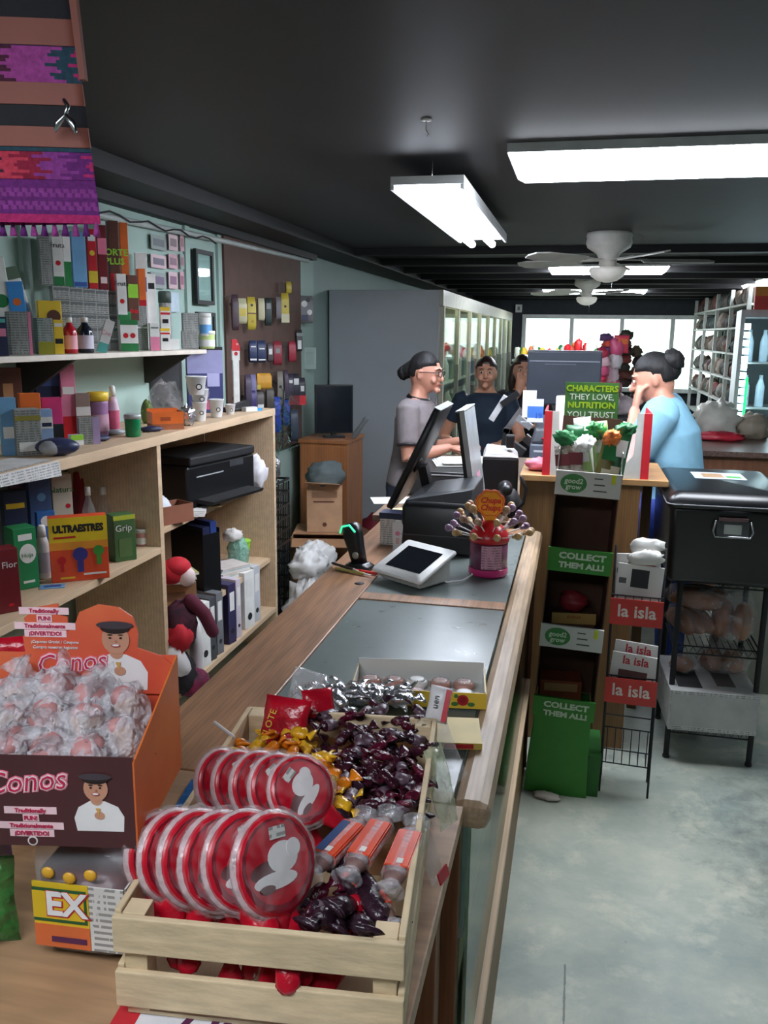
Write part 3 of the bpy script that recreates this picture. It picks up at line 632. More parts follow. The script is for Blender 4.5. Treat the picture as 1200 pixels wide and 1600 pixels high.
def boy(par, cx, cz, s, y):
    b = MB(); d = lambda x, z, r, m, k, sz=1, n=20: b.disc(cx+x*s, cz+z*s, r*s, m, y-k*.0004, y-(k-1)*.0004, n, sz)
    b.prism([(cx+x*s, cz+z*s) for x, z in ((-.9,-1.9),(1.1,-1.9),(1.15,-1.2),(.9,-.75),(.35,-.5),(-.3,-.5),(-.8,-.8),(-1.0,-1.3))], y-.0004, y, wht)
    d(0, -.42, .26, skin_p, 2); d(0, .1, .52, skin_p, 3, 1.12); d(0, .55, .56, hair_p, 4, .42); d(0, .66, .7, K(70,60,66,.5), 5, .22)
    for q in (-.2, .2): d(q, .16, .055, hair_p, 5, .7); d(q, .28, .1, hair_p, 5, .25)
    d(0, -.14, .17, K(170,60,60,.5), 5, .4); d(0, -.12, .13, wht, 6, .3); d(.02, .03, .05, K(176,120,96,.5), 5)
    d(.1, -1.15, .22, skin_p, 3, .8); b.prism([(cx+x*s, cz+z*s) for x, z in ((-.05,-.8),(.15,-.8),(.08,-1.15))], y-.0016, y-.0012, K(206,160,90,.5)); b.build('boy_picture', par)
boy(t, .072, .067, .025, -.0901)
def conos(par, x, z, size, y, rr=0):
    text('Conos', size*1.02, K(230,120,140,.5), par, x, y, z, (math.pi/2, R_(-6), 0), off=.0022, shear=.25, sx=.95, th=.0003)
    text('Conos', size*1.02, wht, par, x, y-.0006, z, (math.pi/2, R_(-6), 0), off=.001, shear=.25, sx=.95, th=.0003)
    text('Conos', size*1.02, K(200,40,80,.5), par, x, y-.0012, z, (math.pi/2, R_(-6), 0), off=-.0002, shear=.25, sx=.95, th=.0003)
conos(t, -.004, .075, .034, -.0904)
def burst(par, lines, x, z, sz, y, ang=0, dz=None):
    for i, s in enumerate(lines):
        zz = z-i*(dz or sz*1.35)
        MB().box(x-len(s)*sz*.33, y, zz-sz*.62, x+len(s)*sz*.33, y+.0004, zz+sz*.62, K(236,200,206,.5)).build('text_backing', par, rot=(0, 0, 0))
        text(s, sz, K(190,40,80,.5), par, x, y-.0006, zz, th=.0003, off=.0002)
burst(t, ['Traditionally', 'FUN!', 'Tradicionalmente', '¡DIVERTIDO!'], -.0, .042, .0066, -.0906)
MB().disc(-.06, .022, .016, K(200,190,130,.5), -.0906, -.0901, 18, .8).disc(-.06, .02, .010, K(150,150,90,.5), -.091, -.0906, 14, .7).build('round_emblem', t)
MB().disc(-.0, .006, .0055, wht, -.0906, -.0901).disc(-.0, .006, .004, brn, -.0909, -.0906).build('seal', t)
hd = [(-.125, .14), (-.112, .148), (-.115, .172), (-.105, .178), (-.11, .196), (-.085, .21), (-.045, .215), (-.042, .2), (-.028, .198), (-.03, .18), (-.018, .185), (-.005, .205), (.02, .215), (.045, .212), (.062, .2), (.068, .18), (.066, .16), (.095, .15), (.108, .14), (.112, .1), (-.125, .1)]
MB().prism([(x*.66 if x < 0 else x, z) for x, z in hd], .0825, .0855, hdr).build('header_card', t)
boy(t, .040, .168, .033, .0824)
conos(t, -.018, .139, .034, .0820)
burst(t, ['Traditionally', 'FUN!', 'Tradicionalmente', '¡DIVERTIDO!'], -.047, .206, .0072, .0818)
text('¡Cupones Gratis! / Coupons', .0052, wht, t, -.036, .0818, .166); text('Compra nuestros juguetes', .0052, wht, t, -.036, .0818, .159)
# wrapped cones in the display box (things resting in it)
conem = mat('pink_marshmallow', (196,150,150), .5, scale=20, rgb2=(176,104,100))
lf = film('crinkled_film', (236,232,238), .58, .1, 60)
def cone():
    t = thing('wrapped_cone', 'wafer cone of pink marshmallow in clear twisted film, in the brown display box', 'sweet', (0,0,0), 0, 'film wrapped wafer cones in the display box')
    MB().tube([(0, 0, -.03), (0, 0, .0), (0, 0, .008)], [.006, .018, .02], K(190,140,96,.6), 12, cap=False).ell((0, 0, .012), (.0195, .0195, .013), conem, 14, 8).build('cone', t)
    vs = MB()
    for i in range(1): vs.blob((0, 0, -.008), (.062, .06, .066), lf, 3, .5, 3.5, 20, 12, False)
    vs.tube([(0, 0, .024), (0, 0, .032), (.004, 0, .05)], [.008, .006, .02], cf, 10, fl=.4, cap=False); vs.build('film', t)
    return t
c0 = cone(); first = True
for (x, y, z, a, bb) in [(-.09,-.08,.10,.3,.2),(-.045,-.085,.105,-.4,.3),(.005,-.08,.10,.5,-.3),(.055,-.085,.098,-.3,-.2),(.085,-.04,.105,.2,.6),(.04,-.035,.12,-.3,.4),(-.01,-.03,.125,.6,0),(-.06,-.03,.12,.1,-.5),(-.1,-.02,.11,-.2,.5),(-.07,.03,.13,.5,.2),(-.02,.03,.14,-.4,.3),(.03,.03,.135,.3,-.4),(.075,.03,.125,-.2,.5),(-.1,.07,.12,.1,.1),(-.04,.075,.13,.3,.5)]:
    o = c0 if first else copytree(c0, (0,0,0)); first = False
    xx, yy = x*.86, y*.62+.012; o.location = CO+Vector((xx*math.cos(CO_A)-yy*math.sin(CO_A), xx*math.sin(CO_A)+yy*math.cos(CO_A), z-.018)); o.rotation_euler = (a+.2, bb, x*40); 
t = MB().blob((0,0,0), (.06,.05,.085), K(176,20,44,.3), 5, .3)
t = pouch('sweet_bag', 'bright red bag at the left edge of the picture behind the wafer cones', 'sweet bag', .09, .12, .03, sred, (-.745, .99, 1.11), R_(30))
t = thing('cardboard_carton', 'plain carton under the red bag beside the display box', 'box', (-.76, 1.0, .9505), R_(5)); MB().cbox(0, 0, 0, .13, .15, .159, cardb).build('carton', t, bevel=.002)
MB().cbox(0, -.0758, .09, .05, .001, .03, white).build('label', t)
t = pouch('sweet_bag', 'crinkled green bag of sweets at the left edge beside the square jar', 'sweet bag', .12, .11, .05, film('green_film', (60,150,70), .35), (-.655, .74, .951), R_(20), seed=6)
t = pouch('sweet_bag', 'purple and pink sweets bag above the green bag at the left edge', 'sweet bag', .08, .09, .04, film('purple_film', (170,120,180), .35), (-.665, .78, 1.03), R_(25), seed=8)
t = MB().cbox(0, 0, 0, .11, .12, .0035, mat('blue_folder', (28,90,150), .3, scale=40, var=.3, bump=.4)); tag(t.build('blue_packet', None, (-.5, 1.09, .9505), R_(8)), 'flat shiny blue packet lying between the jar and the crate', 'packet')
# ================================================================== TABLET, READER, LOLLIPOP DRUM
t = thing('tablet_stand', 'white tablet till on a wedge stand lying on the counter glass', 'tablet', (-.43, 2.34, .951), R_(-33))
b = MB(); b.hexa([(-.078,-.055,0),(.078,-.055,0),(.078,.07,0),(-.078,.07,0)], [(-.08,-.068,.022),(.08,-.068,.022),(.08,.068,.078),(-.08,.068,.078)], K(196,196,194,.4)); b.build('wedge_base', t, bevel=.006)
b = MB(); a = math.atan2(.056, .136); b.T = Matrix.Translation((0, 0, .054)) @ Matrix.Rotation(a, 4, 'X'); rsolid(b, [(.188,.16,-.004),(.196,.168,0),(.196,.168,.005),(.192,.164,.008)], white, .06); b.build('frame', t)
b = MB(); b.T = Matrix.Translation((0, 0, .054)) @ Matrix.Rotation(a, 4, 'X'); b.box(-.068, -.05, .0082, .068, .055, .009, K(22,26,32,.12)); b.build('screen', t)
t = tag(MB().tube([(-.36, 2.36, .956), (-.33, 2.33, .955), (-.29, 2.36, .955), (-.27, 2.42, .956), (-.29, 2.55, .956)], .0028, white, 6).build('charging_cable'), 'thin white cable curling out from the tablet till', 'cable')
t = thing('card_terminal', 'black handheld terminal with a glowing green top standing by the tablet', 'card reader', onz(562, 888, .951), R_(-20))
rsolid(MB(), [(.085,.07,0),(.08,.065,.012),(.05,.045,.02)], black, .3).build('base', t)
b = MB(); b.T = Matrix.Translation((0, 0, .015)) @ Matrix.Rotation(R_(-16), 4, 'Y'); rsolid(b, [(.045,.04,0),(.052,.042,.05),(.062,.046,.09),(.058,.046,.115),(.03,.03,.127)], black, .4); b.build('handset', t)
b = MB(); b.T = Matrix.Translation((0, 0, .015)) @ Matrix.Rotation(R_(-16), 4, 'Y'); b.tube([(-.028, -.024, .105), (-.016, -.024, .122), (.012, -.024, .122), (.026, -.024, .10)], .003, mat('green_led', (60,220,160), .4, emit=1.2), 8); b.build('green_light', t)
b = MB(); b.T = Matrix.Translation((0.0, -.022, .045)) @ Matrix.Rotation(R_(90), 4, 'X'); b.lathe([(.011, 0), (.011, .003), (.006, .004)], K(150,150,140,.3), 14); b.build('button', t)
for (x0, y0, x1, y1, z, m, lab) in [(548,890,601,898,.956,K(200,40,40,.4),'red marker lying on the counter by the black terminal'),(525,888,580,899,.956,K(170,160,90,.4),'olive green pen lying beside the red marker'),(520,880,560,892,.962,K(60,52,48,.4),'dark brown pen crossing the other pens')]:
    A_, B_ = onz(x0, y0, z), onz(x1, y1, z); t = thing('pen', lab, 'pen', A_); d = B_-A_
    MB().tube([(0,0,0), d*.8], .0045, m, 10).build('barrel', t); MB().tube([d*.805, d*1.0], [.0042, .0015], white, 8, cap=False).build('tip', t)
# lollipop drum
t = thing('lollipop_drum', 'clear and pink drum with a red dome lid and a flower-shaped yellow sign', 'lollipop stand', (-.229, 2.47, .951), R_(6))
MB().lathe([(.055,0),(.058,.004),(.058,.02),(.0575,.022)], K(190,40,110,.3), 28).build('base_ring', t)
MB().lathe([(.0565,.0225),(.056,.1)], mat('drum_wall', (86,40,62), .25, scale=14, rgb2=(150,90,120)), 28).build('drum', t)
MB().lathe([(.059,.1005),(.06,.112),(.054,.128),(.04,.146),(.022,.158),(.006,.163)], K(196,26,34,.3), 28).build('lid', t)
b = MB()
for i in range(9):
    a0 = R_(-112+i*7); a1 = R_(-112+(i+1)*7); vs = [(.0583*math.cos(a), .0583*math.sin(a), z) for a in (a0, a1) for z in (.026, .096)]
    b.add(vs, [(0, 2, 3, 1)], mat('pink_small_print', (204,150,170), .5, style='print'))
b.build('label', t)
pet8 = []
for i in range(64):
    a = 2*math.pi*i/64; r = .0385*(1+.12*abs(math.sin(4*a))); pet8.append((r*math.cos(a), .212+r*.96*math.sin(a)))
og = K(244,160,24,.45); rd = K(214,50,30,.45)
MB().prism([(x*1.06, .212+(z-.212)*1.06) for x, z in pet8], -.001, .003, rd).prism(pet8, -.0016, -.001, og).prism([(x*.93, .212+(z-.212)*.93) for x, z in pet8], -.0019, -.0016, rd).prism([(x*.88, .212+(z-.212)*.88) for x, z in pet8], -.0023, -.0019, og).box(-.011, -.001, .15, .011, .002, .172, og).disc(0, .168, .018, og, -.0013, -.0008, 20, .6).build('flower_sign', t)
text('Chupa', .024, rd, t, 0, -.003, .222, shear=.2, off=.0009, sx=.95); text('Chups', .024, rd, t, 0, -.003, .2, shear=.2, off=.0009, sx=.95)
text('..', .016, rd, t, 0, -.003, .182)
cp = [mat('lolly_gold', (150,110,70), .3, scale=60, rgb2=(200,170,120)), mat('lolly_purple', (110,84,120), .3, scale=60, rgb2=(170,140,160)), mat('lolly_brownish', (110,74,56), .3, scale=60, rgb2=(190,160,130))]
def clol(m):
    t = thing('small_lollipop', 'small round foil wrapped lollipop stuck in the red dome of the drum', 'lollipop', (0,0,0), 0, 'small lollipops on the red dome drum')
    MB().tube([(0,0,0), (0,0,.062)], .0019, white, 6).build('stick', t); MB().ell((0,0,.07), (.0115,.0115,.0115), m, 12, 8).lathe([(.009,.062),(.004,.056),(.006,.05)], m, 8).build('wrapped_head', t); return t
cl = [clol(m) for m in cp]; uc = set(); r2 = random.Random(5)
for i in range(34):
    ring = i % 3; a = 2*math.pi*i/34*1.0+ring*.4; el = R_([16, 36, 56][ring]); 
    if ring == 2 and -2.3 < ((a+math.pi) % (2*math.pi))-math.pi < -.9: continue
    k = r2.randrange(3); o = cl[k] if k not in uc else copytree(cl[k], (0,0,0)); uc.add(k)
    rr_ = [.054, .042, .026][ring]; zz = [.118, .135, .147][ring]
    o.location = Vector((-.229, 2.47, .951))+Vector((rr_*math.cos(a), rr_*math.sin(a), zz))
    o.rotation_euler = Vector((math.cos(a)*math.cos(el), math.sin(a)*math.cos(el), math.sin(el))).to_track_quat('Z', 'Y').to_euler()
# ================================================================== TILL ON THE COUNTER
t = thing('cash_register', 'bulky black till base standing on the far part of the counter', 'cash register', (-.41, 2.80, .951), R_(-2))
rsolid(MB(), [(.23,.30,0),(.235,.305,.01),(.235,.305,.15),(.215,.28,.17)], black, .06).build('body', t)
MB().hexa([(-.11,-.14,.1705),(.11,-.14,.1705),(.11,.12,.1705),(-.11,.12,.1705)], [(-.05,-.11,.19),(.11,-.11,.215),(.11,.1,.225),(-.05,.1,.2)], mat('dark_grey_plastic', (52,54,58), .4)).build('sloped_cover', t, bevel=.004)
MB().box(-.118, -.154, .06, .118, -.153, .062, K(90,92,96,.3)).build('drawer_seam', t)
t = thing('till_monitor', 'thin black touch screen seen edge on, tilted to the left behind the tablet', 'monitor', (-.59, 2.97, .951), 0)
b = MB(); b.T = Matrix.Translation((.06, 0, .28)) @ Matrix.Rotation(R_(25), 4, 'Y'); rsolid(b, [(.02,.30,-.19),(.024,.31,-.185),(.024,.31,.185),(.02,.30,.19)], black, .3); b.build('screen_body', t)
b = MB(); b.T = Matrix.Translation((.06, 0, .28)) @ Matrix.Rotation(R_(25), 4, 'Y'); b.box(-.0135,-.14,-.175,-.0125,.14,.175, K(40,44,52,.1)); b.build('screen', t)
b = MB(); b.T = Matrix.Translation((.06, 0, .28)) @ Matrix.Rotation(R_(25), 4, 'Y'); b.box(-.012,-.152,.191,.012,.152,.1935, K(150,152,156,.3)); b.build('top_edge', t)
b = MB(); b.T = Matrix.Translation((.06, 0, .28)) @ Matrix.Rotation(R_(25), 4, 'Y') @ Matrix.Translation((.0125, -.05, -.03)) @ Matrix.Rotation(R_(90), 4, 'Y'); b.lathe([(.03,0),(.028,.006),(.01,.008)], K(48,50,54,.3), 18); b.build('hinge_disc', t)
MB().bar((.07, 0, .24), (.12, .02, .02), .06, .03, black).build('arm', t); MB().cbox(.05, 0, 0, .16, .18, .014, black).build('foot', t, bevel=.004)
t = thing('till_monitor', 'thin screen with a light grey face tilted to the right, behind the flower sign', 'monitor', (-.335, 3.045, .951), 0)
for nm, args, m in (('screen_body', (-.013,-.15,-.18,.0,.15,.19), black), ('light_face', (.0002,-.15,-.18,.016,.15,.19), K(150,156,158,.25)), ('bezel', (.0002,-.158,-.18,.018,-.1502,.193), K(196,198,200,.3)), ('top_edge', (-.013,-.158,.1932,.018,.15,.197), K(180,182,186,.3))):
    b = MB(); b.T = Matrix.Translation((-.02, 0, .25)) @ Matrix.Rotation(R_(-9), 4, 'Y'); b.box(*args, m); b.build(nm, t)
b = MB(); b.T = Matrix.Translation((-.02, 0, .25)) @ Matrix.Rotation(R_(-9), 4, 'Y'); b.box(.0165,-.04,-.1,.0172,.06,-.04, K(206,150,176,.3)); b.build('pink_sticker', t)
MB().bar((-.01, 0, .08), (.0, 0, .01), .05, .05, black).build('neck', t); MB().cbox(0, -.02, 0, .08, .1, .012, black).build('foot', t)
# ================================================================== GOODS ON THE LEFT
def art(t, w, h, y, items):
    b = MB(); k = 0
    for it in items:
        k += 1; yy = y-.0003*k
        if it[0] == 'r': b.box(it[1]*w/2, yy-.0003, it[2]*h, it[3]*w/2, yy, it[4]*h, it[5])
        elif it[0] == 'd': b.disc(it[1]*w/2, it[2]*h, it[3]*w/2, it[4], yy-.0003, yy, 16, it[5] if len(it) > 5 else 1)
        elif it[0] == 't': text(it[1], it[4]*h, it[5], t, it[2]*w/2, yy-.0004, it[3]*h, th=.0002, off=it[6] if len(it) > 6 else 0, sx=it[7] if len(it) > 7 else 1)
    if b.v: b.build('printed_front', t)
def pbox(name, label, cat, x0, x1, yt, yb, d, body, items=(), ex=12, X=None, Z=None, Y=None, group=None, tilt=0, side=None, dz=0):
    p, w, h = measure(x0, x1, yt, yb, X=X, Z=Z, Y=Y, back=d/2+.004)
    p.z += dz; a = face_cam(p, ex); w *= .9
    t = thing(name, label, cat, p+Vector((0,0,.0006)), (0, R_(tilt), a) if tilt else a, group)
    MB().cbox(0, 0, 0, w, d, h, body).build('carton', t, bevel=min(.002, w*.03))
    if side: MB().box(w/2, -d*.46, h*.03, w/2+.0005, d*.46, h*.97, side).build('side_print', t)
    if items: art(t, w, h, -d/2, items)
    return t
def bottle(name, label, cat, x0, x1, yt, yb, body, cap, lab=None, X=None, Z=None, Y=None, group=None, shape='b', dz=0):
    p, w, h = measure(x0, x1, yt, yb, X=X, Z=Z, Y=Y, back=.02); p.z += dz+.0006; r = w/2
    t = thing(name, label, cat, p, face_cam(p), group)
    if shape == 'b': pr = [(r*.9,0),(r,.04*h),(r,.58*h),(r*.85,.68*h),(r*.42,.8*h),(r*.36,.86*h)]; c = [(r*.42,.861*h),(r*.42,.99*h),(r*.3,h)]
    elif shape == 's': pr = [(r*.9,0),(r,.03*h),(r,.5*h),(r*.8,.66*h),(r*.55,.78*h)]; c = [(r*.58,.781*h),(r*.5,.97*h),(r*.3,h)]
    else: pr = [(r*.86,0),(r*.95,.03*h),(r,.75*h),(r,.8*h)]; c = [(r*1.05,.801*h),(r*1.05,.98*h),(r*.9,h)]
    MB().lathe(pr, body, 20).build('body', t); MB().lathe(c, cap, 20).build('cap', t)
    if lab: MB().lathe([(r*1.012,.12*h),(r*1.012,.5*h)], lab, 20, close=False).build('label', t)
    return t
red = K(196,30,40,.45); grn = K(36,120,64,.5); whi = K(226,226,222,.5); yl = K(226,190,50,.5); blu = K(50,84,150,.5); nav = K(34,40,74,.5); org = K(226,110,40,.5); pin = K(220,130,160,.5); lbl = K(110,160,200,.5); blk = K(26,26,30,.5); gry = K(128,132,130,.6); pur = K(130,90,150,.5); lime = K(150,210,60,.5); brw = K(96,56,44,.5); dred = K(110,24,34,.5); teal = K(90,180,170,.5)
U = 1.572
med = 'medicine_box'; mc = 'medicine box'
# the wall of small grey boxes stacked on the upper shelf
pos, w0, h0 = measure(77, 99, 520, 545, X=-1.80, Z=U, back=0)
pr_ = None; base = onx(88, 545, -1.80); base.z = U; w0 = .037; h0 = .046
dirv = (onx(186, 545, -1.80)-base); dirv.z = 0; ang = math.atan2(dirv.y, dirv.x)
for j in range(5):
    for i in range(5):
        if pr_ is None:
            pr_ = thing(med, 'grey medicine box in the block of stacked grey boxes on the upper shelf', mc, base, 0, 'grey medicine boxes stacked in a block')
            MB().box(-.03, -.018, 0, .03, .018, h0-.001, greyprint).build('carton', pr_, bevel=.001); MB().box(-.026, -.0187, h0*.66, .026, -.0181, h0*.86, K(96,100,100,.6)).build('printed_front', pr_)
            o = pr_
        else: o = copytree(pr_, (0,0,0))
        o.location = base+dirv.normalized()*((i+.5)*dirv.length/5)+Vector((0, 0, .0006+j*h0)); o.rotation_euler = (0, 0, R_(50)); 
sw = dirv.length/5
ST = .0008+5*h0
def ontop(lbl_, x0, x1, yt, body, items, z, X=-1.80, cat=mc, name=med, ex=10, d=.05, side=None): return pbox(name, lbl_, cat, x0, x1, yt, 545, d, body, items, ex, X=X, Z=U+z, side=side)
app = lambda c=red: [('r',-1,0,1,.18,grn), ('d',0,.45,.5,c), ('t','Fruta',0,.8,.14,blk)]
ontop('narrow grey box at the left end on top of the grey block', 70, 88, 368, greyprint, [], ST)
ontop('white box with a red apple and green foot on top of the grey block', 89, 106, 368, whi, app(), ST)
ontop('white and green narrow box left of the blue box on top of the grey block', 106, 118, 370, whi, [('r',-1,.0,1,.5,grn)], ST)
ontop('plain blue box on top of the grey block', 119, 142, 362, lbl, [('r',-.9,.02,.9,.1,blu)], ST)
ontop('red and yellow box right of the blue box on top of the grey block', 143, 158, 358, red, [('r',-1,.1,1,.3,yl), ('d',0,.6,.6,yl), ('r',-.8,.8,.8,.9,whi)], ST)
ontop('brown and pink box standing behind the green lettered box', 159, 174, 352, dred, [('r',-1,.55,1,.8,pin), ('r',-.7,.1,.7,.2,whi)], ST)
ontop('dark box with bright green lettering and a red foot', 176, 193, 345, brw, [('t','FORTE',0,.55,.13,lime,.001), ('t','PLUS',0,.42,.13,lime,.001), ('r',-1,.0,1,.25,red)], ST)
ontop('orange brown box at the right end on top of the grey block', 194, 207, 348, org, [('r',-1,.0,1,.12,red)], ST)
for k, (z, lab) in enumerate([(0, 'lowest white green box with red fruits at the right end of the grey block')]):
    pbox(med, lab, mc, 186, 216, 500, 548, .05, whi, [('r',-1,0,1,.25,grn), ('d',-.4,.5,.3,red), ('d',.4,.5,.3,red), ('r',-1,.84,1,1,grn)], 12, X=-1.70, Z=U)
pbox(med, 'green topped box under the white apple box beside the grey block', mc, 186, 206, 487, 548, .05, grn, [('r',-.8,.1,.8,.5,whi)], 12, X=-1.75, Z=U)
ontop('tall white box with a red apple and green foot right of the grey block', 185, 201, 428, whi, app(), .105, X=-1.745)
pbox(med, 'stacked grey box under the dark box with green letters', mc, 205, 232, 478, 548, .05, greyprint, [('r',-.9,.5,.9,.53,whi)], 10, X=-1.74, Z=U)
ontop('dark box with green lettering and two red apples', 202, 219, 430, brw, [('r',-1,.5,1,.8,lime), ('d',-.4,.2,.4,red), ('d',.45,.2,.4,red)], .118, X=-1.74)
ontop('orange and red box beside the dark green lettered box', 219, 231, 420, org, [('r',-1,.1,1,.4,red)], .118, X=-1.74)
pbox(med, 'pink and white small box near the white and yellow tubs', mc, 234, 250, 505, 546, .04, whi, [('r',-1,.0,1,.5,pin), ('r',-.8,.8,.8,.86,gry)], 8, X=-1.68, Z=U)
pbox(med, 'white box with a red stripe and yellow top in the short stack, lower one', mc, 250, 266, 513, 546, .04, whi, [('r',-1,.86,1,1,yl), ('r',-1,.72,1,.8,red), ('r',-.6,.4,.6,.55,blk)], 8, X=-1.68, Z=U)
pbox(med, 'white box with a red stripe and yellow top in the short stack, upper one', mc, 250, 266, 480, 513, .04, whi, [('r',-1,.86,1,1,yl), ('r',-1,.72,1,.8,red), ('r',-.6,.4,.6,.55,blk)], 8, X=-1.68, Z=U+.066)
bottle('tub', 'grey striped tub with a dark lid behind the white and yellow boxes', 'tub', 251, 270, 455, 547, greyprint, K(60,74,66,.5), None, X=-1.80, Z=U, shape='t')
pbox(med, 'small white box lying against the shelf edge by the yellow topped boxes', mc, 264, 281, 530, 545, .03, whi, [], 5, X=-1.67, Z=U)
pbox(med, 'lower grey box of the pair near the right end of the upper shelf', mc, 283, 311, 517, 545, .05, greyprint, [], 5, X=-1.72, Z=U)
pbox(med, 'upper grey box of the pair near the right end of the upper shelf', mc, 284, 310, 489, 517, .05, greyprint, [], 9, X=-1.72, Z=U+.061)
bottle('tub', 'white tub with lime green foot at the right end of the upper shelf', 'tub', 312, 336, 517, 544, K(200,220,140,.5), whi, whi, X=-1.68, Z=U, shape='t')
bottle('tub', 'white tub with a blue band stacked on the lime footed tub', 'tub', 312, 330, 489, 517, whi, whi, K(90,150,200,.5), X=-1.68, Z=U+.056, shape='t')
pbox(med, 'white box with blue lettering standing behind the orange boxes on the wall shelf', mc, 216, 235, 395, 545, .04, whi, [('r',-.8,.6,.8,.75,blu)], 8, X=-1.84, Z=U)
pbox(med, 'white box with black lettering behind the striped tub', mc, 232, 247, 428, 545, .04, whi, [('r',-.7,.8,.7,.88,blk)], 8, X=-1.82, Z=U)
# left cluster
pbox(med, 'big grey printed box at the left end of the upper shelf front', mc, 14, 50, 487, 556, .055, greyprint, [('r',.72,0,1,1,pin)], 12, X=-1.68, Z=U, side=teal)
pbox(med, 'olive and grey box beside the yellow box on the upper shelf', mc, 58, 84, 497, 558, .05, greyprint, [('r',-1,0,1,.35,K(150,140,40,.5))], 12, X=-1.67, Z=U)
pbox(med, 'yellow box with a black stripe beside the red bottle', mc, 84, 100, 500, 557, .04, yl, [('r',-.8,.3,.8,.45,blk), ('r',-.8,.8,.8,.9,whi)], 12, X=-1.67, Z=U)
bottle('syrup_bottle', 'red syrup bottle with a white cap on the upper shelf', 'bottle', 100, 122, 496, 555, K(170,30,44,.2), whi, K(226,160,170,.5), X=-1.67, Z=U)
bottle('syrup_bottle', 'nearly black syrup bottle with a white cap and white label on the upper shelf', 'bottle', 122, 147, 496, 553, K(24,30,44,.2), whi, K(200,196,210,.5), X=-1.67, Z=U)
pbox(med, 'slim teal and white box leaning to the right on the upper shelf', mc, 150, 166, 498, 552, .03, whi, [('r',-1,0,1,.3,teal), ('t','Cre',-.2,.6,.2,pin)], 5, X=-1.66, Z=U, tilt=18)
pbox('cereal_box', 'orange, white and green box leaning at the left edge of the wall shelf', 'box', -14, 32, 402, 556, .05, whi, [('d',-.2,.85,.4,org), ('d',.3,.55,.5,grn), ('d',-.5,.4,.4,grn), ('d',.4,.25,.35,org)], 12, X=-1.80, Z=U, tilt=-6)
pbox('cereal_box', 'blue box with an orange patch in the left cluster of the wall shelf', 'box', 24, 50, 440, 556, .04, K(60,140,210,.5), [('d',0,.72,.5,org), ('r',-1,.5,1,.58,whi)], 10, X=-1.76, Z=U, tilt=-4)
pbox(med, 'white box with green ends leaning steeply right of the blue box', mc, 44, 68, 415, 556, .05, whi, [('r',-1,.86,1,1,K(90,110,90,.5)), ('r',-.7,.4,.7,.6,lbl)], 14, X=-1.80, Z=U, tilt=-14)
pbox('spice_box', 'yellow and brown box lying behind the olive box on the wall shelf', 'box', 62, 100, 470, 556, .04, yl, [('d',.3,.7,.6,brw), ('r',-1,.0,1,.3,brw)], 10, X=-1.75, Z=U)
pbox('card_tag', 'dark patterned card at the far left under the orange and green box', 'card', -12, 14, 495, 557, .02, nav, [('r',-.8,.5,.8,.7,pin), ('r',-.8,.85,.8,.95,teal)], 12, X=-1.67, Z=U)
# posters and frames on the wall
pc = [(234,262,K(150,160,156,.7)),(262,280,K(206,180,184,.7)),(280,290,K(200,160,170,.7))]
labs = ['grey printed card pinned on the wall, top left of the cluster','pink card pinned on the wall, top middle of the cluster','narrow pink card pinned on the wall, top right of the cluster',
 'pale grey card in the second row of pinned cards, left','greenish card in the second row of pinned cards, middle','narrow pink card in the second row of pinned cards, right',
 'pink card low in the cluster of pinned cards, left','grey card low in the cluster of pinned cards, middle','narrow mauve card low in the cluster of pinned cards, right',
 'pale blue card at the bottom of the pinned cards, middle']
rows = [(365,393),(396,421),(424,452)]
for j, (ya, yb) in enumerate(rows):
    for i, (xa, xb, m) in enumerate(pc):
        a = onx(xa+1, ya, -1.884); c = onx(xb-2, yb, -1.884)
        t = thing('pinned_card', labs[j*3+i], 'card', ((-1.8845), (a.y+c.y)/2, c.z), R_(90)); ww = c.y-a.y; hh = a.z-c.z
        mm = [m, pc[(i+j) % 3][2]][j % 2]
        MB().box(-ww/2, -.0015, 0, ww/2, 0, hh, mm).build('card', t); MB().box(-ww*.35, -.0024, hh*.25, ww*.35, -.0016, hh*.75, K(120+20*i,126-10*j,128,.7)).build('printed_picture', t)
a = onx(264, 456, -1.884); t = MB().box(-.05, -.0015, -.09, .05, 0, 0, K(180,196,206,.7)); tag(t.build('pinned_card', None, (-1.8845, a.y+.05, a.z), R_(90)), labs[9], 'card')
for (x0, y0, x1, y1, lab) in [(301,388,331,477,'black framed certificate hanging on the green wall, upper one'),(304,487,334,560,'black framed notice hanging below the framed certificate')]:
    a = onx(x0, y0, -1.883); c = onx(x1, y1, -1.883); t = thing('framed_certificate', lab, 'certificate', (-1.883, (a.y+c.y)/2, c.z), R_(90)); ww = c.y-a.y; hh = a.z-c.z; e = .02
    MB().box(-ww/2,-.018,0,ww/2,-.001,e,blk).box(-ww/2,-.018,hh-e,ww/2,-.001,hh,blk).box(-ww/2,-.018,e,-ww/2+e,-.001,hh-e,blk).box(ww/2-e,-.018,e,ww/2,-.001,hh-e,blk).build('frame', t)
    MB().box(-ww/2+e,-.006,e,ww/2-e,-.001,hh-e, mat('certificate_paper', (222,228,236), .6)).build('certificate', t)
    MB().box(-ww/2+e+.001,-.010,e+.001,ww/2-e-.001,-.009,hh-e-.001, glass).build('glass', t)
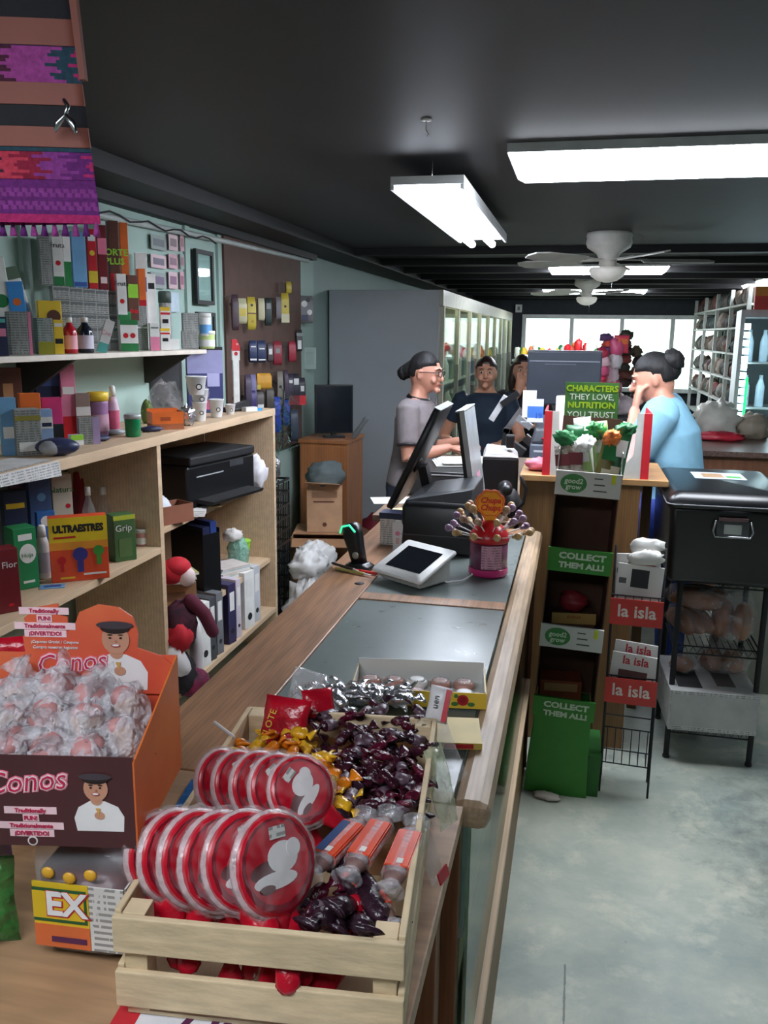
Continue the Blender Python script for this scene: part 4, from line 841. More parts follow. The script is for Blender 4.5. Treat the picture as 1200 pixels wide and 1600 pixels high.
# ------------------------------------------------------------------ top of the plywood unit
T = 1.27
pbox(med, 'large grey printed box with a blue side on the plywood top, left', mc, 24, 66, 640, 713, .06, greyprint, [('r',-1,.76,1,.86,K(150,140,60,.5)), ('r',-.8,.1,.8,.3,whi)], 10, Z=T, side=lbl)
pbox('toothpaste_box', 'small white and blue box with red lettering beside the large grey box', 'box', 64, 84, 640, 700, .04, K(140,170,210,.5), [('r',-1,.5,1,.8,whi), ('r',-.8,.55,.8,.65,nav), ('r',-1,.0,1,.1,org)], 10, Z=T)
pbox(med, 'small grey and lilac box in the middle of the plywood top', mc, 122, 157, 653, 695, .04, greyprint, [('r',.3,0,1,1,K(170,150,190,.5))], 10, Z=T)
bottle('vitamin_bottle', 'lilac bottle with a broad yellow cap on the plywood top', 'bottle', 140, 171, 613, 682, K(150,110,150,.4), yl, K(190,150,170,.5), Z=T, shape='t')
bottle('lotion_bottle', 'slim pink and white bottle with a white tip right of the yellow capped bottle', 'bottle', 170, 188, 603, 680, K(216,180,200,.4), whi, K(200,90,120,.5), Z=T, shape='s')
bottle('lotion_bottle', 'white bottle with an orange picture behind the green jar', 'bottle', 187, 206, 612, 655, whi, gry, K(220,160,120,.5), Z=T, shape='t')
bottle('gel_jar', 'small jar of bright green gel with a grey lid', 'jar', 196, 221, 648, 683, K(20,130,80,.15), K(170,176,176,.3), None, Z=T, shape='t')
pbox('small_bottle', 'small white bottle with a lime cap at the front edge of the plywood top', 'bottle', 108, 130, 680, 697, .03, whi, [('r',-1,.5,1,1,lime)], 20, Z=T)
t = thing('open_box', 'open orange carton on a tan wooden box, on the plywood top', 'box', measure(233, 285, 640, 672, Z=T, back=.05)[0], R_(42))
MB().cbox(0, 0, .0005, .125, .085, .022, K(170,96,60,.6)).build('wooden_box', t); b = MB(); b.box(-.062,-.042,.023,.062,.042,.025,org)
b.box(-.062,-.042,.025,.062,-.04,.07,org).box(-.062,.04,.025,.062,.042,.078,org).box(-.062,-.04,.025,-.06,.04,.07,org).box(.06,-.04,.025,.062,.04,.07,org); b.build('orange_carton', t)
MB().box(-.03,-.0428,.035,.01,-.0421,.05,K(160,70,30,.5)).build('print', t)
p = measure(240, 280, 590, 640, Z=T, X=-1.72)[0]; tag(MB().blob((0,0,0), (.16,.13,.17), cfd, 4, .3, 3).build('plastic_bag', None, p+Vector((0,0,.001)), 0), 'clear crinkled plastic bag standing behind the open orange carton', 'bag')
p = measure(225, 236, 625, 655, Z=T, X=-1.75)[0]; tag(MB().blob((0,0,0), (.05,.05,.10), K(90,110,50,.5), 7, .2).build('small_pouch', None, p, 0), 'olive green pouch beside the clear bag on the plywood top', 'pouch')
p = measure(284, 303, 630, 665, Z=T)[0]; tag(MB().blob((0,0,0), (.06,.05,.085), foil, 9, .35).build('foil_ball', None, p, 0), 'crumpled shiny foil wad between the orange carton and the white cups', 'foil')
cupw = K(222,224,226,.35)
def cup(label, x0, x1, yt, yb, dz=0, Zb=T, X=-1.58):
    p, w, h = measure(x0, x1, yt, yb, X=X, Z=Zb, back=.01); r = w/2
    t = thing('white_cup', label, 'cup', p+Vector((0,0,.0006)), face_cam(p), None)
    MB().lathe([(r*.7,0),(r*.72,.02*h),(r,h*.94),(r*1.04,h*.95),(r*1.04,h),(r*.93,h),(r*.68,h*.08),(r*.1,h*.07)], cupw, 20).build('cup', t)
    MB().disc(r*.25, h*.45, r*.3, blk, -r*.99, -r*.8, 14).disc(r*.25, h*.45, r*.2, whi, -r*1.02, -r*.99, 12).build('round_mark', t); return t
cup('white cup with a round black mark standing left in the front row', 301, 324, 628, 656)
c = cup('white cup in the middle of the stack of cups on the plywood top', 299, 326, 608, 632, Zb=T+.062); 
cup('topmost white cup of the stack on the plywood top', 291, 323, 588, 612, Zb=T+.115)
cup('white cup with a round black mark standing right of the stack', 327, 350, 624, 650)
cup('short white cup at the right end of the row of cups', 352, 368, 632, 648)
pbox('picture_board', 'dark blue printed carton with pale pictures standing behind the cups', 'box', 290, 352, 542, 632, .03, K(58,62,110,.4), [('r',-1,.6,1,1,K(150,150,190,.4)), ('d',-.3,.3,.5,K(140,140,160,.4)), ('r',.1,.4,.8,.6,K(180,180,220,.4)), ('r',.0,.05,.9,.2,K(190,90,130,.4)), ('r',-1,.95,1,1,blk)], 14, X=-1.72, Z=T)
pbox('dark_carton', 'black carton standing behind the clear bag against the wall', 'box', 232, 288, 555, 640, .04, K(40,42,46,.5), [('r',-.8,.1,.8,.9,K(56,58,62,.5))], 14, X=-1.84, Z=T)
t = thing('stapler', 'black stapler shaped tool lying right of the cups on the plywood top', 'stapler', measure(345, 395, 625, 645, X=-1.62, Z=T)[0], R_(75))
MB().box(-.09,-.018,.0,.09,.018,.01,blk).hexa([(-.09,-.016,.0105),(.09,-.016,.0105),(.09,.016,.0105),(-.09,.016,.0105)],[(-.09,-.014,.022),(.085,-.012,.05),(.085,.012,.05),(-.09,.014,.022)],blk).build('body', t)
MB().box(-.07,-.02,.0102,.08,-.0165,.016,chrome).build('rail', t)
t = MB().cbox(0,0,0,.07,.035,.02,whi).cbox(.05,0,0,.03,.03,.012,K(60,150,210,.4)); tag(t.build('eraser', None, measure(378, 402, 630, 640, X=-1.56, Z=T)[0]+Vector((0,0,.0005)), R_(60)), 'white and blue small block at the right end of the plywood top', 'block')
for (x0,x1,yt,yb,m,lab,X,its) in [(0,26,622,665,lbl,'light blue packet at the left edge of the plywood top',-1.68,[('r',-.8,.3,.8,.5,whi)]),(30,64,615,650,org,'orange and white packet behind the large grey box',-1.72,[('r',-1,.0,1,.4,whi)]),
   (64,98,622,655,K(200,50,110,.5),'magenta topped packet left of the lilac bottle',-1.70,[('r',-1,0,1,.45,blk)]),(97,121,570,668,pin,'tall pink and white packet left of the lilac bottle',-1.76,[('r',-1,.0,1,.3,red),('r',-.8,.6,.8,.7,whi)]),
   (55,97,568,640,nav,'navy blue box behind the magenta packet',-1.82,[('r',-1,.7,1,.9,K(70,90,150,.5)),('d',.2,.3,.5,K(60,90,170,.5))]),(0,36,575,640,brw,'brown packet with pale figures at the left edge, at the back',-1.82,[('r',-.7,.1,.2,.8,K(190,140,100,.5))]),
   (118,142,615,660,K(140,120,110,.6),'grey brown small box left of the yellow capped bottle',-1.72,[('r',-1,.5,1,.7,whi)])]:
    pbox('product_packet', lab, 'packet', x0, x1, yt, yb, .035, m, its, 10, X=X, Z=T)
p = measure(66, 115, 670, 712, Z=T)[0]; t = thing('headlamp', 'dark blue and grey rounded case lying beside the large grey box', 'case', p, R_(30))
MB().ell((0,0,.028), (.065,.035,.028), K(52,58,92,.4), 18, 10).build('shell', t); MB().ell((-.02,-.012,.026), (.034,.03,.024), K(160,162,166,.4), 16, 8).build('grey_front', t)
for (x,y,m,lab) in [(165,690,nav,'dark blue folded packet in front of the lilac bottle'),(248,675,nav,'dark blue strip packet below the open orange carton'),(190,680,K(150,156,160,.4),'flat grey packet left of the green gel jar')]:
    tag(MB().blob((0,0,0), (.09,.045,.022), m, len(lab), .2).build('flat_packet', None, onz(x, y, T)+Vector((-.03,0,.001)), R_(50)), lab, 'packet')
a = onz(75, 718, T+.001); b = MB()
vs = []; n = 12
for i in range(n+1):
    u = i/n; yy = -.35+.4*u
    vs += [(-.10, yy, .0), (.03, yy, .0), (.052, yy+.01, -.004), (.058, yy+.01, -.03-.02*u)]
b.add(vs, [(i*4+k, i*4+k+1, (i+1)*4+k+1, (i+1)*4+k) for i in range(n) for k in range(3)], mat('ruled_paper', (214,212,210), .7, style='print'), False)
tag(b.build('paper_sheet', None, (-1.55, a.y-.05, T+.0015)), 'large white printed sheet hanging over the front edge of the plywood top', 'paper')
# ------------------------------------------------------------------ left bay of the unit
Z = .85
t = pbox('vitamin_box', 'yellow to orange box with three coloured heads and the word ULTRAESTRES', 'box', 79, 174, 808, 908, .05, mat('orange_red_card', (222,80,44), .45), [('r',-1,.62,1,1,K(232,200,40,.45)),('r',-1,.5,1,.62,K(232,150,50,.45)),('t','ULTRAESTRES',0,.82,.15,blk,.002,.78),('r',-.85,.68,-.1,.71,red),
  ('d',-.62,.34,.15,red),('r',-.68,.16,-.56,.3,red),('d',.02,.42,.26,K(60,60,140,.45),1.0),('r',-.1,.14,.12,.34,K(60,60,140,.45)),('d',.66,.46,.19,K(70,150,60,.45)),('r',.58,.24,.74,.4,K(70,150,60,.45)),('r',-.7,.05,-.2,.08,yl),('r',.1,.09,.9,.12,whi)], 3, Z=Z)
pbox('tea_box', 'green box with pale print right of the box with three heads', 'box', 172, 211, 806, 878, .07, K(70,104,60,.5), [('r',-1,.9,1,1,K(180,190,60,.5)), ('t','Grip',-.1,.72,.2,whi), ('r',-.6,.1,.6,.5,K(90,120,70,.5))], 22, Z=Z, side=K(60,140,70,.5))
bottle('pill_tub', 'small pink and white tub at the right end of the left bay', 'tub', 213, 231, 828, 854, K(206,150,146,.5), whi, whi, Z=Z, shape='t')
pbox('herbal_box', 'green and white box left of the box with three heads', 'box', 18, 58, 826, 922, .07, K(30,130,76,.5), [('d',.15,.58,.72,whi,1.2), ('r',-.6,.8,.6,.9,whi), ('t','Hoja',.1,.55,.1,grn), ('r',-.4,.1,.6,.14,whi)], 22, Z=Z, side=K(24,90,60,.5))
pbox('herbal_box', 'dark red box with a white word at the left edge of the left bay', 'box', -20, 32, 860, 960, .06, dred, [('t','Flor',.4,.75,.14,whi), ('r',.2,.1,.5,.14,red)], 16, Z=Z)
bottle('spray_bottle', 'whitish squeeze bottle between the green and white box and the box with three heads', 'bottle', 58, 82, 822, 905, whi, whi, K(190,190,200,.5), Z=Z, shape='s')
tag(MB().cbox(0,0,0,.075,.045,.002,lbl).cbox(0,0,.002,.05,.02,.0006,blu).build('blue_card', None, onz(82, 917, Z)+Vector((0,0,.0006)), R_(30)), 'small light blue card lying on the shelf below the box with three heads', 'card')
pbox('herbal_box', 'cream box with red print and a green foot behind the box with three heads', 'box', 82, 115, 742, 830, .05, K(206,200,180,.5), [('r',-1,0,1,.3,grn), ('d',.5,.62,.25,red), ('t','Natura',-.1,.82,.1,grn)], 14, X=-1.76, Z=Z)
pbox('herbal_box', 'blue box with a pale blue round motif behind the squeeze bottle', 'box', 46, 82, 750, 835, .05, K(70,96,140,.5), [('d',0,.35,.6,lbl), ('d',.1,.8,.4,lbl)], 14, X=-1.76, Z=Z)
pbox('herbal_box', 'dark blue box with a yellow stripe at the back left of the left bay', 'box', 6, 44, 768, 845, .05, K(40,50,80,.5), [('r',-.8,.8,.8,.86,yl), ('r',-.8,.2,.8,.6,K(60,74,110,.5))], 14, X=-1.76, Z=Z)
pbox('product_packet', 'mauve packet standing high at the back left of the left bay', 'packet', 20, 52, 735, 850, .03, K(110,80,110,.5), [], 14, X=-1.84, Z=Z)
pbox('product_packet', 'bright blue and white packet just above the box with three heads', 'packet', 62, 92, 800, 905, .03, K(50,110,180,.5), [('d',0,.85,.6,whi)], 14, X=-1.70, Z=Z)
bottle('water_bottle', 'clear bottle with a white cap behind the box with three heads, left one', 'bottle', 131, 151, 762, 835, pet, whi, K(120,140,150,.5), X=-1.74, Z=Z)
bottle('water_bottle', 'clear bottle with a white cap and blue label behind the green box, right one', 'bottle', 154, 176, 762, 835, pet, whi, lbl, X=-1.72, Z=Z)
p = measure(115, 158, 722, 790, X=-1.83, Z=Z)[0]; tag(MB().blob((0,0,0), (.09,.15,.30), K(150,30,44,.4), 12, .35).build('red_bag', None, p, 0), 'shiny red bag slumped at the back of the left bay', 'bag')
# ------------------------------------------------------------------ right bay: top shelf .88
Z = .88
t = thing('printer', 'black office printer on the top shelf of the right bay', 'printer', (-1.70, 3.62, Z+.0006), R_(78))
MB().box(-.26,-.15,.0,.26,.14,.2,black).build('body', t, bevel=.012); MB().box(-.25,-.16,.2005,.25,.13,.24,blackmat).build('scanner_lid', t, bevel=.008)
MB().hexa([(-.2,-.23,.03),(.2,-.23,.03),(.2,-.151,.03),(-.2,-.151,.03)],[(-.2,-.24,.045),(.2,-.24,.045),(.2,-.151,.05),(-.2,-.151,.05)],blackmat).build('paper_tray', t)
MB().box(.05,-.152,.16,.16,-.1501,.19,K(60,62,66,.3)).build('control_panel', t); MB().box(-.2,-.153,.145,.0,-.1502,.15,K(170,172,176,.3)).build('silver_strip', t)
t = thing('open_box', 'brown open carton holding clear and white bags in the right bay', 'box', (-1.635, 3.12, Z+.0006), R_(62)); bc = K(140,88,66,.7)
b = MB(); b.box(-.13,-.055,0,.13,.055,.003,bc).box(-.13,-.055,.003,.13,-.052,.075,bc).box(-.13,.052,.003,.13,.055,.075,bc).box(-.13,-.052,.003,-.127,.052,.075,bc).box(.127,-.052,.003,.13,.052,.075,bc); b.build('carton', t)
tag(MB().blob((0,0,0), (.18,.08,.12), K(206,210,216,.5), 3, .3).build('white_bag', None, (-1.65, 3.09, Z+.005), R_(60)), 'white and pale blue bag heaped in the brown open carton', 'bag')
b = MB()
for i in range(5): b.box(-.07+.004*i, -.1+.012*i, .003*i, .07, .1+.01*(i % 2), .003*i+.0025, paper)
tag(b.build('paper_stack', None, (-1.61, 3.35, Z+.0006), R_(20)), 'loose white papers spilling over the shelf edge in front of the printer', 'paper')
tag(MB().box(-.05,-.06,0,.05,.06,.004,K(222,206,150,.7)).box(-.05,-.06,.0041,.0,.06,.006,K(226,214,170,.7)).build('envelope', None, (-1.60, 3.52, Z+.001), R_(35)), 'cream yellow envelopes at the shelf edge below the printer', 'envelope')
tag(MB().blob((0,0,0), (.1,.08,.14), K(222,222,226,.5), 15, .4).build('white_bag', None, (-1.62, 2.99, Z+.001), 0), 'white crumpled bag at the left end of the printer shelf beside the upright', 'bag')
tag(MB().blob((0,0,0), (.11,.12,.16), K(220,216,220,.5), 18, .4).build('white_bag', None, (-1.55, 3.98, Z+.003), 0), 'pinkish white bag bulging out at the right of the printer', 'bag')
# shelf .485
Z = .485
t = thing('file_rack', 'tall black magazine file standing in the middle of the right bay', 'file', (-1.66, 3.5, Z+.0006), R_(65))
MB().box(-.05,-.11,0,.05,.11,.004,black).box(-.05,-.11,.004,-.046,.11,.30,black).box(.046,-.11,.004,.05,.11,.30,black).box(-.046,.106,.004,.046,.11,.30,black).box(-.046,-.11,.004,.046,-.106,.28,black).build('case', t)
MB().box(-.04,-.1,.006,-.0,.1,.31,nav).box(.005,-.1,.006,.04,.1,.33,K(40,60,120,.5)).build('files', t)
t = thing('small_carton', 'brown carton under the dark notebooks in the right bay', 'box', (-1.63, 3.22, Z+.0006), R_(30)); MB().cbox(0,0,0,.17,.13,.13,cardb).build('carton', t, bevel=.002); MB().box(-.06,-.0657,.05,.04,-.0651,.09,K(120,84,60,.8)).build('print', t)
for k, (m, h_, lab) in enumerate([(K(170,170,176,.5),.012,'grey notebook lowest of the pile on the brown carton'),(K(60,60,64,.5),.016,'dark notebook in the middle of the pile on the brown carton'),(K(170,165,110,.6),.012,'olive notebook on top of the pile on the brown carton')]):
    t = thing('notebook', lab, 'notebook', (-1.63, 3.2, Z+.131+[0,.0125,.029][k]), R_(20+12*k)); MB().cbox(0,0,0,.19,.14,h_*.9,m).build('cover', t); MB().box(-.094,-.0705,h_*.15,.094,-.0701,h_*.75,paper).build('pages', t)
b = MB()
for i in range(6): b.box(-.09+.006*(i % 3), -.07, .009*i, .09-.005*(i % 2), .07, .009*i+.0075, [paper, K(190,200,200,.6), K(206,196,190,.6)][i % 3])
tag(b.build('magazine_pile', None, (-1.62, 3.76, Z+.0006), R_(60)), 'low pile of white magazines below the lime green cup', 'magazines')
bottle('cup', 'lime green ribbed cup on the pile of magazines', 'cup', 371, 392, 845, 880, lime, lime, None, X=-1.63, Z=Z+.056, shape='t')
tag(MB().blob((0,0,0), (.11,.09,.15), film('mint_film', (150,200,180), .3), 21, .25).build('mint_bag', None, (-1.64, 3.95, Z+.001), 0), 'mint green plastic bag at the right end of the shelf with magazines', 'bag')
tag(MB().blob((0,0,0), (.10,.08,.06), K(224,220,216,.5), 22, .4).build('white_tissue', None, (-1.66, 3.93, Z+.13), 0), 'white crumpled tissue on top of the mint green bag', 'tissue')
# bottom shelf .215 : binders
Z = .215
for k, (y, wd, m, lab) in enumerate([(3.28,.075,whi,'white lever arch file nearest in the row on the bottom shelf'),(3.36,.05,K(70,72,76,.5),'grey file second in the row on the bottom shelf'),(3.44,.05,K(110,112,116,.5),'pale grey file in the middle of the row on the bottom shelf'),(3.58,.06,K(50,44,80,.5),'dark purple file on the bottom shelf'),(3.66,.04,K(200,190,200,.5),'thin white file with a pink top right of the purple one'),(3.80,.085,whi,'broad white file near the far end of the bottom shelf'),(3.90,.06,K(190,192,196,.5),'light grey file at the far end of the bottom shelf')]):
    t = thing('ring_binder', lab, 'binder', (-1.63, y, Z+.0006), R_(78)); MB().box(-wd/2,-.12,0,wd/2,.13,.29,m).build('cover', t, bevel=.002)
    MB().box(-wd*.3,-.1208,.16,wd*.3,-.1202,.25,paper).build('spine_label', t); MB().disc(0,.06,wd*.22,blk,-.1208,-.1202,14).build('finger_hole', t)
tag(MB().blob((0,0,0), (.12,.14,.10), K(210,210,206,.6), 31, .4).build('white_cloth', None, (-1.6, 3.0, Z+.001), 0), 'crumpled white papers at the near end of the bottom shelf', 'paper')
# red and white doll figure hanging out of the right bay
t = thing('cloth_doll', 'soft doll in red hood and plaid clothes slumped over the shelves of the right bay', 'doll', (-1.50, 2.99, .26), R_(50))
cr_ = K(186,24,40,.8); pl = mat('plum_plaid', (90,30,50), .85, scale=30, rgb2=(40,20,32))
MB().ell((.0,0,.48), (.055,.05,.04), cr_, 16, 8).ell((-.02,.01,.46), (.06,.05,.05), cr_, 16, 8).build('hood', t)
MB().ell((.03,-.02,.44), (.035,.035,.04), K(222,200,196,.7), 14, 8).build('face', t)
MB().blob((0,0,.24), (.15,.13,.20), pl, 41, .25, flat=False).build('body', t); MB().tube([(.04,-.03,.34),(.09,-.04,.28),(.12,-.05,.20)], [.03,.028,.026], K(96,30,52,.85), 10).build('arm', t)
MB().blob((-.02,-.03,.20), (.11,.12,.13), cr_, 43, .35, flat=False).build('red_skirt', t)
MB().tube([(.08,.05,.22),(.10,.06,.1),(.09,.06,-.02)], [.028,.03,.03], K(226,222,222,.7), 10).tube([(-.05,-.04,.14),(-.02,-.05,.08)], [.045,.04], K(226,222,222,.7), 10).build('white_sash', t)
MB().blob((.05,.0,-.02), (.14,.12,.12), mat('pink_plaid', (150,40,80), .85, scale=26, rgb2=(60,24,44)), 45, .3, flat=False).build('plaid_wrap', t)
MB().blob((-.01,-.02,.04), (.12,.12,.16), K(30,28,34,.85), 46, .3, flat=False).build('dark_skirt', t)
# ================================================================== PEGBOARD
t = thing('pegboard', 'dark brown pegboard panel on the green wall hung with packaged goods', 'board', (-1.884, 5.08, .9)); pbm = mat('brown_pegboard', (84,60,50), .7)
MB().box(0, -.66, 0, .012, .64, 1.26, pbm).build('panel', t)
b = MB()
for z in (1.79-.9, 1.55-.9, 1.28-.9): b.box(.0121, -.6, z, .018, .6, z+.015, K(70,52,44,.6))
b.build('rail', t)
def hang(label, x0, x1, y0, y1, m, parts=(), X=-1.82, cat='packet', name='hanging_packet', group=None, soft=True):
    xc = (x0+x1)/2; p = onx(xc, y0, X); dep = (p-CAM).dot(FW); w = (x1-x0)*dep/F; h = (y1-y0)*dep/F*1.0
    t = thing(name, label, cat, (p.x, p.y, p.z-h), face_cam(p, 15), group)
    if soft: rsolid(MB(), [(w*.9,.006,0),(w,.03,h*.15),(w,.03,h*.75),(w*.85,.004,h)], m, .15).build('packet', t)
    else: MB().box(-w/2,-.004,0,w/2,.0,h,m).build('card', t)
    if parts: art(t, w, h, -.0155 if soft else -.0042, parts)
    b = MB(); b.bar((0, .0, h-.012), (0, (-1.872-p.x)*-1*.0+.0, h-.006), .004, .004, chrome); 
    hk = MB().tube([(0, 0, h-.01), (-.03, .02, h-.008), (-.06, .03, h-.012)], .0018, chrome, 5); hk.build('hook', t); return t
ye = K(190,170,60,.5); dg = K(44,56,54,.5); cr2 = K(190,186,150,.5)
for (x0,x1,y0,y1,m,lab,pr) in [(361,372,460,515,K(70,52,60,.5),'dark mauve packet at the left end of the top pegboard row',[]),(371,385,466,505,cr2,'cream yellow packet second in the top pegboard row',[('r',-.8,.3,.8,.6,ye)]),(385,399,464,514,ye,'yellow packet with black specks in the top pegboard row',[('r',-1,.48,1,.52,brw),('d',0,.75,.3,blk),('d',.1,.25,.3,K(150,120,40,.5))]),
  (402,413,466,500,cr2,'slim cream packet in the middle of the top pegboard row',[]),(413,424,465,508,dg,'dark green packet right of the slim cream one on the pegboard',[('r',-.6,.6,.6,.8,gry)]),(430,439,464,498,K(120,116,120,.5),'grey packet near the right end of the top pegboard row',[]),(438,451,458,503,ye,'yellow and cream packet at the right end of the top pegboard row',[('r',-1,0,1,.3,cr2),('d',0,.55,.3,blk)]),
  (446,455,440,458,ye,'small yellow tag above the right end of the top pegboard row',[]),(388,401,532,566,K(44,56,90,.5),'navy packet with white lines in the second pegboard row, left',[('r',-.6,.7,.6,.75,whi),('r',-.8,.1,.8,.18,whi)]),(401,415,532,566,K(44,56,90,.5),'navy packet with white lines in the second pegboard row, right',[('r',-.6,.6,.6,.66,whi),('r',-.8,.1,.8,.16,whi)]),
  (417,426,536,565,K(90,80,84,.5),'grey packet between the navy and the red ones on the pegboard',[('r',-.6,.4,.6,.7,whi)]),(426,440,533,570,K(140,44,56,.5),'red packet in the second pegboard row',[('r',-.5,.5,.5,.7,gry)]),(450,462,533,565,K(160,50,66,.5),'pink red packet at the right end of the second pegboard row',[]),
  (382,392,585,640,K(70,60,80,.5),'dark purple packet at the left of the lowest pegboard row',[]),(391,400,585,640,K(110,104,140,.5),'lilac packet beside the yellow gloves on the pegboard',[]),(400,424,583,608,K(206,150,50,.6),'orange yellow gloves hanging in the lowest pegboard row',[('r',-1,0,-.5,.3,ye)]),
  (384,400,610,640,K(70,60,110,.5),'blue and purple packet below the lilac one on the pegboard',[]),(432,442,580,640,K(120,116,104,.5),'speckled grey strip of items on the pegboard',[('d',0,.3,.5,blk),('d',0,.6,.5,blk)]),(443,450,578,630,K(60,46,64,.5),'dark slim packet in the right group of the lowest pegboard row',[]),
  (449,458,584,632,K(52,44,60,.5),'dark packet with a red foot in the lowest pegboard row',[('r',-1,0,1,.3,dred),('r',-.6,.7,.6,.8,whi)]),(457,467,584,632,K(40,40,52,.5),'black packet with white letters and a red foot on the pegboard',[('r',-1,0,1,.3,dred),('r',-.8,.65,.8,.85,whi)]),(466,477,590,632,K(44,40,52,.5),'black and red packet at the far right of the lowest pegboard row',[('r',-1,0,1,.35,red),('r',-.5,.5,.5,.7,whi)]),
  (425,438,620,676,K(40,70,170,.5),'bright blue packet hanging low on the pegboard, left',[]),(440,452,625,665,K(36,64,160,.5),'bright blue packet hanging low on the pegboard, right',[]),(453,466,640,690,K(50,60,76,.5),'slate grey packet hanging low at the pegboard edge',[]),
  (400,412,612,640,K(90,86,84,.5),'grey and white packet below the yellow gloves',[('r',-.8,.0,.8,.3,whi)]),(415,428,605,640,K(80,76,70,.5),'brown grey packet under the orange yellow gloves, right side',[])]:
    hang(lab, x0, x1, y0, y1, m, pr)
hang('string of small black and white charms hanging right of the pegboard', 466, 490, 462, 504, K(120,120,122,.5), [('d',-.3,.7,.4,whi),('d',.4,.4,.35,whi),('r',-.7,.1,.2,.3,nav),('d',.2,.85,.3,blk)], X=-1.85, name='hanging_charms', cat='charms')
hang('small black and white packet below the string of charms', 462, 472, 515, 548, K(60,60,60,.5), [('r',-.6,.1,.6,.5,whi),('r',-1,.7,1,.85,gry)], X=-1.85)
hang('pale paper note hanging on the green wall left of the tall fridge', 474, 494, 543, 576, K(160,178,170,.7), [('r',-.7,.2,.7,.8,K(150,166,160,.7))], X=-1.87, name='wall_note', cat='note', soft=False)
p_, w_, h_ = measure(357, 383, 530, 632, X=-1.72, Z=T); t = thing('thermometer_display', 'display', 'display', p_+Vector((0,0,.0008)), face_cam(p_, 12)); t.scale = (h_/.725*.9, h_/.725, h_/.725)
hh = .72; MB().box(-.035,-.02,.0,.035,.02,.5,whi).box(-.045,-.022,.5,.045,.022,.62,whi).build('strip', t); MB().prism([(-.05,.62),(.05,.62),(.045,.66),(.02,.7),(.01,.725),(-.045,.72)], -.024, .02, red).box(-.05,-.0235,.6,.05,-.022,.62,red).build('red_head', t)
MB().disc(0,.57,.022,red,-.0235,-.022).build('red_spot', t); text('10', .03, whi, t, .015, -.025, .67)
t['label'] = 'tall white display strip with a red head standing left of the pegboard'
p = onx(455, 655, -1.8); t = thing('garland', 'green tinsel garland bunched below the pegboard goods', 'garland', (-1.80, 5.1, .93)); 
b = MB(); r5 = random.Random(9)
for i in range(160):
    c = Vector((r5.uniform(-.05,.05), r5.uniform(-.14,.14), r5.uniform(0,.34))); d = Vector((r5.uniform(-1,1), r5.uniform(-1,1), r5.uniform(-1,1)))*.03
    b.bar(c-d, c+d, .004, .001, [K(60,120,96,.3), foil, K(40,84,70,.4)][i % 3])
b.build('tinsel', t); MB().tube([(0,0,0), (.01,.02,.36), (-.06,.02,.42)], .004, dg, 6).build('string', t)
tag(MB().blob((0,0,0), (.2,.16,.22), foil, 51, .3).build('silver_bag', None, (-1.70, 4.46, .815), 0), 'silver white crumpled bag bulging past the shelving unit end', 'bag')
t = thing('mesh_basket', 'tall black plastic mesh basket standing past the end of the shelving unit', 'basket', (-1.72, 4.5, 0))
b = MB()
for i in range(12):
    z = .02+.8*i/11; b.box(-.13,-.12,z,.13,-.112,z+.012,black).box(-.13,.112,z,.13,.12,z+.012,black).box(-.13,-.112,z,-.122,.112,z+.012,black).box(.122,-.112,z,.13,.112,z+.012,black)
for i in range(9):
    q = -.126+.252*i/8; b.box(q-.004,-.118,.0,q+.004,-.113,.812,black).box(q-.004,.113,.0,q+.004,.118,.812,black).box(-.128,q*.9-.004,0,-.1235,q*.9+.004,.812,black).box(.1235,q*.9-.004,0,.128,q*.9+.004,.812,black)
b.build('mesh', t); MB().box(-.13,-.12,.0,.13,.12,.0195,black).build('base', t)
# ================================================================== CORNER BEYOND THE SHELVES
t = thing('cabinet', 'tall orange brown wooden cabinet in the corner carrying a dark monitor', 'cabinet', (-1.64, 5.62, 0)); cb = mat('orange_brown_wood', (158,100,58), .5, scale=4, var=.15, style='wood', aniso=(4,4,.6))
MB().box(-.17,-.14,0,.16,.3,.92,cb).build('body', t, bevel=.003); MB().box(-.18,-.15,.9205,.17,.31,.945,cb).build('top', t, bevel=.003)
MB().box(-.16,-.146,.05,.15,-.1405,.9,cb).build('door', t)
t = thing('computer_monitor', 'large dark monitor standing on the orange brown cabinet', 'monitor', (-1.62, 5.65, .9457), R_(25))
MB().box(-.13,-.03,.03,.13,.02,.36,black).build('case', t, bevel=.004); MB().box(-.12,-.0325,.04,.12,-.0305,.35,K(30,36,42,.15)).build('screen', t); MB().box(-.07,-.06,0,.07,.06,.012,black).bar((0,0,.01),(0,0,.05),.05,.03,black).build('stand', t)
tag(MB().tube([(0,0,.02),(.06,-.02,.10),(.09,-.03,.14)],[.02,.016,.02],K(130,136,138,.3),12).build('desk_gadget', None, (-1.46, 5.6, .9457)), 'grey handled gadget leaning out beside the dark monitor', 'gadget')
t = MB().blob((0,0,0), (.28,.24,.34), K(120,20,44,.6), 61, .2); tag(t.build('red_cloth', None, (-1.40, 6.0, .0), 0, ), 'dark red cloth bundle on the floor behind the cabinet', 'cloth')
t = thing('cardboard_box', 'large open cardboard carton on the floor past the shelving unit', 'box', (-1.5, 5.05, 0), R_(12))
b = MB(); b.box(-.2,-.2,0,.2,.2,.004,cardb).box(-.2,-.2,.004,.2,-.196,.42,cardb).box(-.2,.196,.004,.2,.2,.42,cardb).box(-.2,-.196,.004,-.196,.196,.42,cardb).box(.196,-.196,.004,.2,.196,.42,cardb); b.build('carton', t)
